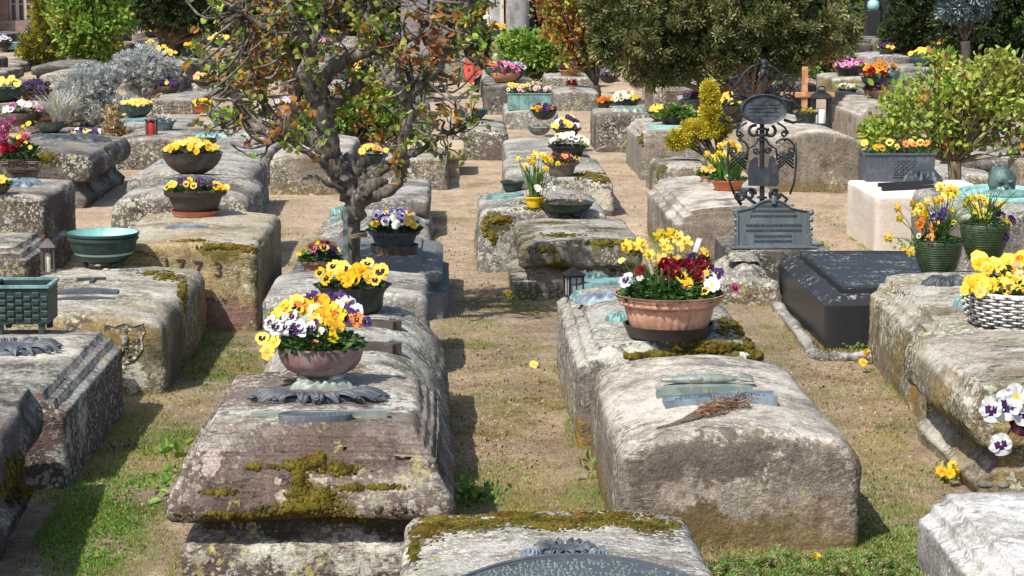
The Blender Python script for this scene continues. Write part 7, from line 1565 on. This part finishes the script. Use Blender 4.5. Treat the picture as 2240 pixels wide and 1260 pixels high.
shrub('thin sapling with rusty leaves in front of the pine', (1306, 240), [(1250, 40, 70, 60), (1230, 0, 60, 60), (1290, 90, 50, 50), (1270, 130, 50, 30, 0, .4), (1250, -50, 80, 50)], 4200, .085, ['rust', 'olive', 'redbr', 'lime', 'dry'], [4, 3, 2, 1, 1], Y0=33.5, cat='tree', name='sapling', trunk=.045, seed=32, clump=.15, nc=90, branches=70, bark='dark', brad=.012)
shrub('tall dark conifer at the upper right', (2010, 138), [(2010, 30, 60, 90), (1980, 80, 45, 50), (2040, 100, 60, 30), (2000, -80, 60, 90)], 12000, .17, ['yew', 'dgreen', 'pine', 'yew'], [4, 3, 2, 3], Y0=43, cat='conifer', name='conifer', trunk=.12, kind='sprig', seed=33, clump=.12, nc=130, upb=.5)
shrub('very dark thuja at the upper right corner', (2150, 150), [(2130, 40, 80, 90), (2210, 60, 70, 90), (2160, 110, 100, 40), (2170, -60, 120, 80)], 15000, .17, ['dgreen', 'yew', 'dgreen', 'green'], [5, 4, 3, .6], Y0=41, cat='conifer', name='conifer', trunk=.12, kind='sprig', seed=34, clump=.12, nc=160, upb=.3)
shrub('blue spruce boughs in front of the dark thuja', (2110, 140), [(2105, 10, 50, 22), (2090, 30, 30, 12), (2110, -30, 70, 40)], 2600, .15, ['spruce', 'silver', 'spruce'], [5, 1, 3], Y0=38.5, cat='conifer', name='blue_spruce', trunk=.08, kind='sprig', seed=35, clump=.14, nc=60)
shrub('ivy clump left of the grey pillar', (1052, 142), [(1050, 90, 26, 36), (1040, 115, 25, 20)], 1800, .11, ['dgreen', 'green', 'dgreen'], [4, 2, 3], Y0=46, name='ivy_shrub', trunk=.04, seed=36, clump=.2)
shrub('green and rusty bush seen through the forked tree', (770, 305), [(760, 250, 90, 45), (850, 270, 70, 40), (700, 240, 50, 40), (820, 215, 80, 40), (890, 300, 40, 30)], 5200, .075, ['green', 'rust', 'olive', 'dgreen', 'redbr'], [4, 2, 3, 2, 1], Y0=25.5, name='mixed_bush', trunk=.05, seed=37, clump=.14, nc=100, branches=40)
shrub('rusty shrub below the yew at the left of the branching tree', (560, 215), [(560, 130, 60, 50), (600, 110, 60, 60), (540, 170, 50, 30)], 3000, .10, ['rust', 'olive', 'green', 'redbr'], [3, 3, 2, 2], Y0=36, name='rusty_bush', trunk=.05, seed=38, clump=.17, branches=40)
shrub('small green bush right of the lantern under the pine', (1790, 190), [(1800, 140, 50, 35), (1830, 120, 30, 40)], 2200, .10, ['green', 'dgreen', 'redbr'], [3, 3, 1], Y0=38, name='green_bush', trunk=.04, seed=39, clump=.2)
# dense planting closing the view
_hg = [('dark hedge left of the grey pillar', 700, 60), ('olive bushes behind the grey pillar', 930, 62), ('green hedge behind the round bush', 1160, 63), ('dark shrubbery behind the pine', 1420, 60), ('shrubbery behind the middle of the pine', 1640, 62), ('olive shrubs left of the black monument', 1840, 64), ('dark hedge at the far right', 2080, 60), ('last dark hedge at the right edge', 2260, 61)]
for i, (lb, px, Y_) in enumerate(_hg):
    shrub(lb, (px, 80), [(px, 30, 135, 45), (px - 60, -20, 120, 60), (px + 70, 0, 120, 60)], 5200, .26, [['dgreen', 'yew', 'olive'], ['olive', 'pine', 'green', 'dry'], ['green', 'dgreen', 'pine'], ['yew', 'dgreen', 'pine']][i % 4], [3, 3, 2, 1][:len([['dgreen', 'yew', 'olive'], ['olive', 'pine', 'green', 'dry'], ['green', 'dgreen', 'pine'], ['yew', 'dgreen', 'pine']][i % 4])], Y0=Y_, name='hedge', trunk=.08, kind='quad', seed=50 + i, clump=.2, nc=70, cat='hedge')
# ------------------------------------------------------------ chapel and monuments
def chapel():
    Y = 70.0; x0, x1 = D(-700, 60, Y).x, D(640, 60, Y).x; xc = (x0 + x1) / 2; W = (x1 - x0); H = 8.0; root = thing('chapel', 'pinkish sandstone chapel with tall dark windows behind the trees at the upper left', 'building', (xc, Y, 0)); SW = stone('chapel_stone', (.30, .19, .16), (.36, .245, .20), (.18, .12, .10), (.33, .24, .2), pale=0, yellow=0, darkamt=.1, strk=.2, scl=.3)
    wins = [D(px, 30, Y).x - xc for px in (44, 230, 420, -160, -360, -560)]; ww = (D(70, 30, Y).x - D(18, 30, Y).x) / 2; zb = D(40, 70, Y).z + .35; zt = 6.2
    xs = sorted(wins); mb = MB(); e = [-W / 2]
    for x in xs: e += [x - ww, x + ww]
    e.append(W / 2)
    for i in range(0, len(e), 2): mb.box(((e[i] + e[i + 1]) / 2, .4, H / 2), (e[i + 1] - e[i], .8, H))
    for x in xs: mb.box((x, .4, zb / 2), (2 * ww, .8, zb)); mb.box((x, .4, (zt + H) / 2), (2 * ww, .8, H - zt))
    mb.box((0, 5, H / 2), (W, .5, H)); mb.box((-W / 2 + .3, 2.8, H / 2), (.6, 4, H - .1)); mb.box((W / 2 - .3, 2.8, H / 2), (.6, 4, H - .1)); mb.box((0, -.05, .25), (W + .2, .12, .5)); mb.build('wall', SW, root)
    for k in range(7):
        bx = -W / 2 + W * k / 6; b = MB(); b.box((bx, -.45, 2.6), (.7, .86, 5.2), bev=.05); b.build('buttress', SW, root) if all(abs(bx - x) > ww + .5 for x in xs) else None
    r = MB(); r.add([(-W / 2 - .4, -.5, H + .003), (W / 2 + .4, -.5, H + .003), (W / 2 + .4, 5.6, H + .003), (-W / 2 - .4, 5.6, H + .003), (-W / 2, 2.6, H + 4), (W / 2, 2.6, H + 4)], [(0, 1, 5, 4), (2, 3, 4, 5), (0, 4, 3), (1, 2, 5), (3, 2, 1, 0)]); r.build('roof', plain('roof_tiles', (.22, .09, .06), .8), root)
    for x in xs:
        w_ = MB(); w_.box((x, .35, (zb + zt) / 2), (2 * ww, .03, zt - zb)); o = w_.build('window', plain('leaded_glass', (.05, .055, .06), .25), root); f = MB()
        for q in (-ww, -ww / 3, ww / 3, ww): f.box((x + q * .96, .27, (zb + zt) / 2), (.11, .13, zt - zb))
        for k in range(5): f.box((x, .26, zb + (k + .5) * (zt - zb) / 5), (2 * ww, .04, .04))
        f.build('mullions', plain('mullion_stone', (.42, .34, .3), .9), o)
chapel()
def pillar(label, px, yb, w0, w1, mat, Y, htop=-150, name='stone_pillar', sides=4, cat='monument'):
    b = Vector((D(px, yb, Y).x, Y, 0)); root = thing(name, label, cat, b); H = D(px, htop, Y).z; r0, r1 = w0 * sc(Y) / 2, w1 * sc(Y) / 2; k = 1.414 if sides == 4 else 1
    mb = MB(); mb.lathe([(r0 * 1.25 * k, -.02), (r0 * 1.25 * k, .14), (r0 * 1.05 * k, .2)], sides, M=Matrix.Rotation(R(45), 4, 'Z'), cap1=True); mb.build('plinth', mat, root); mb = MB(); mb.lathe([(r0 * k, .18), (r0 * .97 * k, H * .3), (r1 * k, H * .97), (r1 * .3 * k, H)], sides, M=Matrix.Rotation(R(45), 4, 'Z'), cap1=True); mb.build('shaft', mat, root); return root, b
pillar('tapered grey stone pillar seen through the tree branches', 908, 215, 66, 44, plain('stone_mauve_grey', (.19, .17, .165), .9, var=.25, scale=3, bump=.01), 35)
pillar('round grey column with a black slab beside the bright green bush', 1132, 92, 52, 50, plain('stone_column_grey', (.22, .21, .20), .9, var=.3, scale=3, bump=.01), 50, sides=24); pillar('black polished slab standing right of the grey column', 1162, 92, 14, 14, ST['black'], 50.5); pillar('slim white stone needle left of the grey column', 1098, 78, 8, 5, ST['white'], 53); pillar('pale grey monument block behind the white statue', 1085, 70, 30, 30, plain('stone_pale_grey', (.34, .33, .31), .9, var=.2, scale=3), 56)
def statue(label, px, yb, yt, Y, mat):
    b = Vector((D(px, yb, Y).x, Y, 0)); zb = max(0, D(px, yb, Y).z); h = D(px, yt, Y).z - zb; root = thing('statue', label, 'statue', b); p = MB(); p.box((0, 0, zb / 2), (.34, .34, zb + .02), bev=.02); p.build('pedestal', ST['grey'], root)
    f = MB(); f.lathe([(.20 * h, 0), (.19 * h, .1 * h), (.14 * h, .35 * h), (.12 * h, .55 * h), (.15 * h, .70 * h), (.14 * h, .78 * h), (.05 * h, .82 * h), (.045 * h, .85 * h), (.07 * h, .89 * h), (.075 * h, .94 * h), (.05 * h, .99 * h), (.001, h)], 14, mod=lambda a, z: 1 + .08 * math.sin(a * 5)); f.tube([(-.13 * h, 0, .74 * h), (-.18 * h, -.06 * h, .6 * h), (-.06 * h, -.16 * h, .62 * h)], [.05 * h, .045 * h, .035 * h], 7); f.tube([(.13 * h, 0, .74 * h), (.19 * h, -.03 * h, .58 * h), (.16 * h, -.05 * h, .42 * h)], [.05 * h, .045 * h, .035 * h], 7); f.build('figure', mat, root, smooth=True, loc=(0, 0, zb))
statue('small cream standing statue left of the grey column', 1066, 66, 24, 54, plain('marble_cream', (.62, .56, .46), .7))
def black_monument():
    Y = 54; b = Vector((D(1932, 70, Y).x, Y, 0)); root = thing('black_monument', 'black polished monument with gold lettering and a turquoise bust at the top right', 'monument', b); mb = MB(); mb.box((0, .1, 1.1), (.95, .24, 2.2), bev=.03); mb.build('slab', ST['black'], root); mb = MB(); mb.box((0, 0, .1), (1.3, .6, .2), bev=.03); mb.build('plinth', ST['black'], root)
    g = MB(); rn = random.Random(3)
    for r_ in range(11):
        z = D(1945, 36 + r_ * 3.1, Y - .05).z; w_ = .26 * (1 - abs(r_ - 5) * .06)
        x = -w_ / 2
        while x < w_ / 2: g.box((.18 + x, -.025, z), (rn.uniform(.012, .03), .006, .014)); x += .036
    g.build('gold_lettering', plain('gold_leaf', (.45, .34, .12), .4), root); u = MB(); u.lathe([(.13, 0), (.16, .12), (.14, .22), (.05, .28), (.05, .32), (.09, .38), (.09, .46), (.04, .52), (.001, .53)], 12); u.build('bust', BZ['mint'], root, smooth=True, loc=(-.33, -.25, D(1905, 22, Y - .3).z)); u = MB(); u.box((-.33, -.25, D(1905, 22, Y - .3).z / 2), (.34, .28, D(1905, 22, Y - .3).z - .004), bev=.02); u.build('bust_pedestal', ST['black'], root)
black_monument()
# ------------------------------------------------------------ rows of tombs fading into the background
rn = random.Random(77); cnt = {}
_cols = ['golden', 'violet', 'white', 'orange', 'pink', 'yellow and violet', 'lilac', 'red']; _mx = [(('yellow', 1),), (('violet', 1),), (('purewhite', 1),), (('orange', 1),), (('pinkball', 1), ('pink', 1)), (('yellow', 1), ('violet', 1)), (('lilac', 1),), (('scarletball', 1), ('yellow', 1))]
_ord = ['first', 'second', 'third', 'fourth', 'fifth', 'sixth', 'seventh', 'eighth', 'ninth', 'tenth', 'eleventh', 'twelfth', 'thirteenth', 'fourteenth', 'fifteenth', 'sixteenth', 'seventeenth', 'eighteenth']
for ri_, Y_ in enumerate((28.6, 31.4, 34.3, 37.5, 40.8, 44.2, 47.8, 51.5, 55.5, 59.5)):
    half = Y_ * .262; x = -half + rn.uniform(-.5, .3) + Y_ * .029; k = 0; row = _ord[ri_]
    while x < half + Y_ * .029:
        wd = rn.uniform(.85, 1.0); px_ = 990 + (x + wd / 2) / Y_ * 4500
        blocked = (ri_ == 0 and (1395 < px_ < 1560 or 330 < px_ < 450 or px_ < 170 or 1830 < px_ < 1960 or 1040 < px_ < 1130)) or (ri_ < 3 and 1100 < px_ < 1220) or (880 < px_ < 960 and ri_ < 1)
        blocked = Y_ < 36 and (980 < px_ < 1060 or 1370 < px_ < 1400) or any(abs(t_.cx - x - wd / 2) < t_.A + wd / 2 + .12 and t_.y0 - 1.9 < Y_ < t_.y0 + t_.L + .25 for t_ in TOMBS) or 880 < px_ < 960 and Y_ < 38 or (Y_ < 36 and (abs(px_ - 190) < 60 or abs(px_ - 320) < 40 or abs(px_ - 1300) < 30 or abs(px_ - 560) < 40)) or (Y_ < 31 and px_ > 1800)
        if not blocked and rn.random() < .92:
            m_ = rn.choice(['grey', 'brown', 'crust', 'dark', 'dark', 'brown', 'grey', 'olive', 'dark']); H_ = rn.uniform(.28, .5); sl = rn.choice(['block', 'soft', 'slab', 'block'])
            nm = {'grey': 'grey', 'brown': 'brown', 'crust': 'lichen-crusted', 'dark': 'dark', 'light': 'pale', 'beige': 'beige', 'olive': 'tawny'}[m_]
            t = Tomb(f'{nm} small distant tomb, {_ord[min(17, k)]} from the left in the {row} of the far background rows', X=(x, x + wd), Y=Y_ + rn.uniform(-.3, .3), H=H_, L=1.7, style=sl, mat=m_, crown=rn.uniform(0, .06), ds=.035, group='distant tombs in the background rows')
            for _b in range(rn.choice((0, 1, 1, 1, 2))):
                ci = rn.choice([0, 0, 0, 1, 2, 3, 4, 5, 5, 6, 7]); pw = rn.uniform(.34, .6); bx = x + wd / 2 + rn.uniform(-.2, .2); by = t.y0 + (rn.uniform(.35, .7) if _b == 0 else rn.uniform(1.15, 1.4)); kd = rn.choice(['bowl', 'hemi', 'pot', 'bowl']); mt = rn.choice(['dbrown', 'teal', 'blackp', 'terra', 'bzturq', 'greystone', 'bzgreen'])
                pn = {'dbrown': 'brown', 'teal': 'teal', 'blackp': 'black', 'terra': 'terracotta', 'bzturq': 'turquoise', 'greystone': 'grey', 'bzgreen': 'bronze'}[mt]
                root = thing('flower_bowl', f'distant {pn} bowl of {_cols[ci]} flowers, {_ord[min(17, k)]} tomb from left, {row} row back' + (', rear' if _b else ''), 'flower bowl', (bx, by, t.top(bx, by) - .01), 'distant flower bowls in the background rows')
                r_ = pw / 2; o, top, zs, rr = make_bowl(root, kd, r_, PT[mt], n=20)
                if kd == 'pot': o.scale = (1, 1, .6); top *= .6; zs *= .6
                planting(root, rr, 1, top, zs, _mx[ci], 16, .11, abs(int(bx * 100)) + k, .5, far=True, nleaf=50)
            k += 1
        x += wd + rn.uniform(.3, .75)
# ------------------------------------------------------------ grass, weeds, litter
grass('grass', [(230, 1080, 170, 190, 30000), (180, 1180, 160, 90, 10000), (470, 790, 110, 80, 11000), (330, 940, 110, 60, 8000), (1110, 1060, 140, 60, 7000), (1080, 800, 130, 120, 6000), (1030, 720, 80, 40, 2500), (1950, 1150, 120, 110, 9000), (1700, 760, 60, 60, 1500), (1830, 900, 170, 110, 6000), (1980, 1000, 110, 90, 5000), (1650, 1200, 110, 40, 6000), (1270, 1090, 60, 50, 2500), (620, 410, 60, 40, 3000), (620, 560, 60, 60, 3000), (1820, 475, 60, 20, 1500), (1130, 650, 50, 25, 1200), (1000, 480, 60, 40, 1500), (200, 420, 40, 30, 1000), (1740, 720, 30, 30, 600), (1400, 1120, 40, 40, 800)], .010, .026, ['grassd', 'grass', 'grass', 'grassy', 'straw'], [2, 4, 3, 3, 2], seed=1, label='short patchy grass growing between the tombs', up=.55, edges=700)
grass('dry_grass', [(1110, 940, 160, 200, 4500), (1830, 900, 200, 200, 12000), (1000, 640, 120, 90, 3000), (330, 900, 140, 90, 4000), (1200, 1080, 130, 60, 5000), (1680, 720, 70, 70, 3000), (1950, 1100, 120, 130, 4000), (620, 480, 70, 120, 2500), (1620, 1210, 140, 40, 3000)], .010, .030, ['straw', 'grassy', 'dry', 'dryd'], [4, 3, 2, 1], seed=2, label='dry straw-coloured grass and moss on the sandy paths', up=.25, edges=420)
grass('clover', [(190, 1150, 120, 110, 6000), (300, 1020, 80, 60, 1200), (1920, 1180, 90, 60, 2200), (1030, 1085, 40, 25, 500), (470, 780, 90, 60, 1200)], .010, .020, ['grass', 'green', 'grassy', 'grassd'], [4, 3, 1, 2], kind='oval', seed=3, label='low leafy clover and weeds in the grass', up=.3)
grass('leaf_litter', [(1090, 900, 140, 230, 2600), (1850, 900, 200, 260, 4200), (300, 1000, 220, 200, 2400), (1000, 600, 150, 150, 700), (620, 500, 100, 200, 500), (1650, 1190, 150, 50, 700), (1000, 520, 120, 60, 500), (1400, 420, 80, 120, 500), (1780, 480, 80, 40, 300)], .008, .026, ['dry', 'dryd', 'rust', 'straw'], [3, 4, 1, 2], kind='quad', seed=4, label='small dry leaves and crumbs scattered on the soil', up=-.1)
def weed(label, px, py, n, s_, mats, seed, spread=.06, h=.06, z=0.0, flower_=None):
    b = G(px, py, z); root = thing('weed', label, 'weed', b); rg = np.random.default_rng(seed); P = np.stack([rg.normal(0, spread, n), rg.normal(0, spread, n), rg.uniform(0, h, n)], 1)
    scatter('leaves', 'oval', P, rg.normal(size=(n, 3)) + [0, 0, .7], s_ * rg.uniform(.6, 1.2, n), [LM[m] for m in mats], rg.integers(0, len(mats), n), root, rg, .3)
    if flower_:
        for k, (kx, ky) in enumerate(flower_): put_flower(root, 'yellow' if k != 1 else 'yellowball', G(kx, ky, h + .01) - b, (-.1, -.7, .6), .055, random.Random(k))
weed('tall leafy weed growing up beside the left corner of the moss cross tomb', 385, 1040, 26, .055, ['green', 'lime', 'grass'], 1, .035, .14); weed('leafy weed below it at the bolster tomb corner', 352, 1090, 20, .055, ['grass', 'lime'], 2, .03, .12)
weed('green weed tuft between the bolster tomb and the nearest tomb', 1030, 1085, 120, .035, ['grass', 'grassd', 'green'], 3, .07, .05); weed('broad-leaved weed at the left foot of the broad pale tomb', 1295, 1040, 16, .05, ['green', 'grass'], 4, .03, .09)
weed('yellow wild pansies growing from the ground near the whitish tomb', 2085, 1045, 90, .03, ['grass', 'grassy'], 5, .06, .05, flower_=[(2060, 1030), (2088, 1032), (2084, 1018), (2078, 1036)]); weed('small weed with a yellow flower beside the leaning flat stone', 1125, 655, 50, .03, ['grass', 'green'], 6, .07, .05, flower_=[(1112, 640)])
weed('single yellow flower on the central path', 1168, 800, 10, .02, ['grassy'], 7, .02, .01, flower_=[(1168, 797)]); weed('weed tufts at the corner of the black granite tomb', 1884, 770, 60, .028, ['grass', 'grassy'], 8, .05, .05, flower_=[(1888, 792), (1896, 772)])
weed('yellow pansies in the gap between granite tomb and white tomb', 1988, 560, 60, .04, ['grass', 'green'], 9, .06, .12, z=0, flower_=[(1980, 548), (1990, 552), (1996, 546)]); weed('weeds at the right end of the slate ledge', 1795, 545, 40, .04, ['grass', 'green'], 10, .05, .05)
# creeping juniper in the foreground
def juniper():
    b = G(1900, 1290, 0); root = thing('creeping_juniper', 'feathery green juniper spreading along the bottom right picture edge', 'shrub', b); rg = np.random.default_rng(5); rn = random.Random(5); P = []; Dd = []; st = MB()
    for (px, py, k) in [(rn.uniform(1560, 2260), rn.uniform(1205, 1290), 0) for _ in range(240)]:
        if px < 1680 and py < 1225: continue
        tip = G(px, py, .12 + .05 * rn.random()) - b; d = Vector((rn.gauss(.35, .5), rn.gauss(.5, .4), rn.gauss(.22, .12))).normalized(); L_ = rn.uniform(.08, .17); s0 = tip - d * L_
        st.tube([s0, s0 + d * L_ * .5 + Vector((0, 0, .008)), tip], [.002, .0016, .001], 4)
        for i in range(150):
            q = rn.random() ** .8; P.append(s0 + d * L_ * q + Vector((rn.gauss(0, .006), rn.gauss(0, .006), rn.gauss(0, .005)))); Dd.append(Vector(d) * 1.1 + Vector((rn.gauss(0, .7), rn.gauss(0, .7), rn.gauss(.1, .6))))
    st.build('stems', BK['twig'], root); P = np.array([p[:] for p in P]); Dd = np.array([p[:] for p in Dd]); n = len(P); h = rg.uniform(size=n)
    scatter('foliage', 'sprig', P, Dd, rg.uniform(.014, .028, n), [LM['pinel'], LM['grass'], LM['grassd'], LM['straw']], np.digitize(h, [.34, .66, .94]), root, rg)
    put_flower(root, 'yellowball', G(1785, 1222, .15) - b, (-.1, -.7, .7), .05, rn)
juniper()
def pebble_stuff():
    rg = np.random.default_rng(8); mb = MB(); rn = random.Random(8)
    for (px, py, rx, ry, n) in ((1090, 860, 130, 230, 260), (1840, 880, 190, 260, 360), (330, 950, 200, 180, 160), (1000, 600, 130, 120, 120), (1390, 420, 60, 120, 90), (620, 480, 60, 140, 90)):
        for _ in range(n):
            a, q = rn.uniform(0, 6.28), math.sqrt(rn.random()); g = G(px + rx * q * math.cos(a), py + ry * q * math.sin(a))
            if inside_tomb(g.x, g.y, .0): continue
            s_ = rn.uniform(.003, .009) * (1.8 if rn.random() < .06 else 1); mb.ball((g.x, g.y, ghz(g.x, g.y) + s_ * .3), (s_, s_ * rn.uniform(.6, 1), s_ * .6), rn.randrange(2), 6, jit=.15)
    o = mb.build('gravel', [PEBP, plain('pebble_grey', (.26, .23, .19), .85, var=.2)], smooth=True); o['kind'] = 'stuff'; o['label'] = 'small pebbles and crumbs of sandstone on the paths'
pebble_stuff()
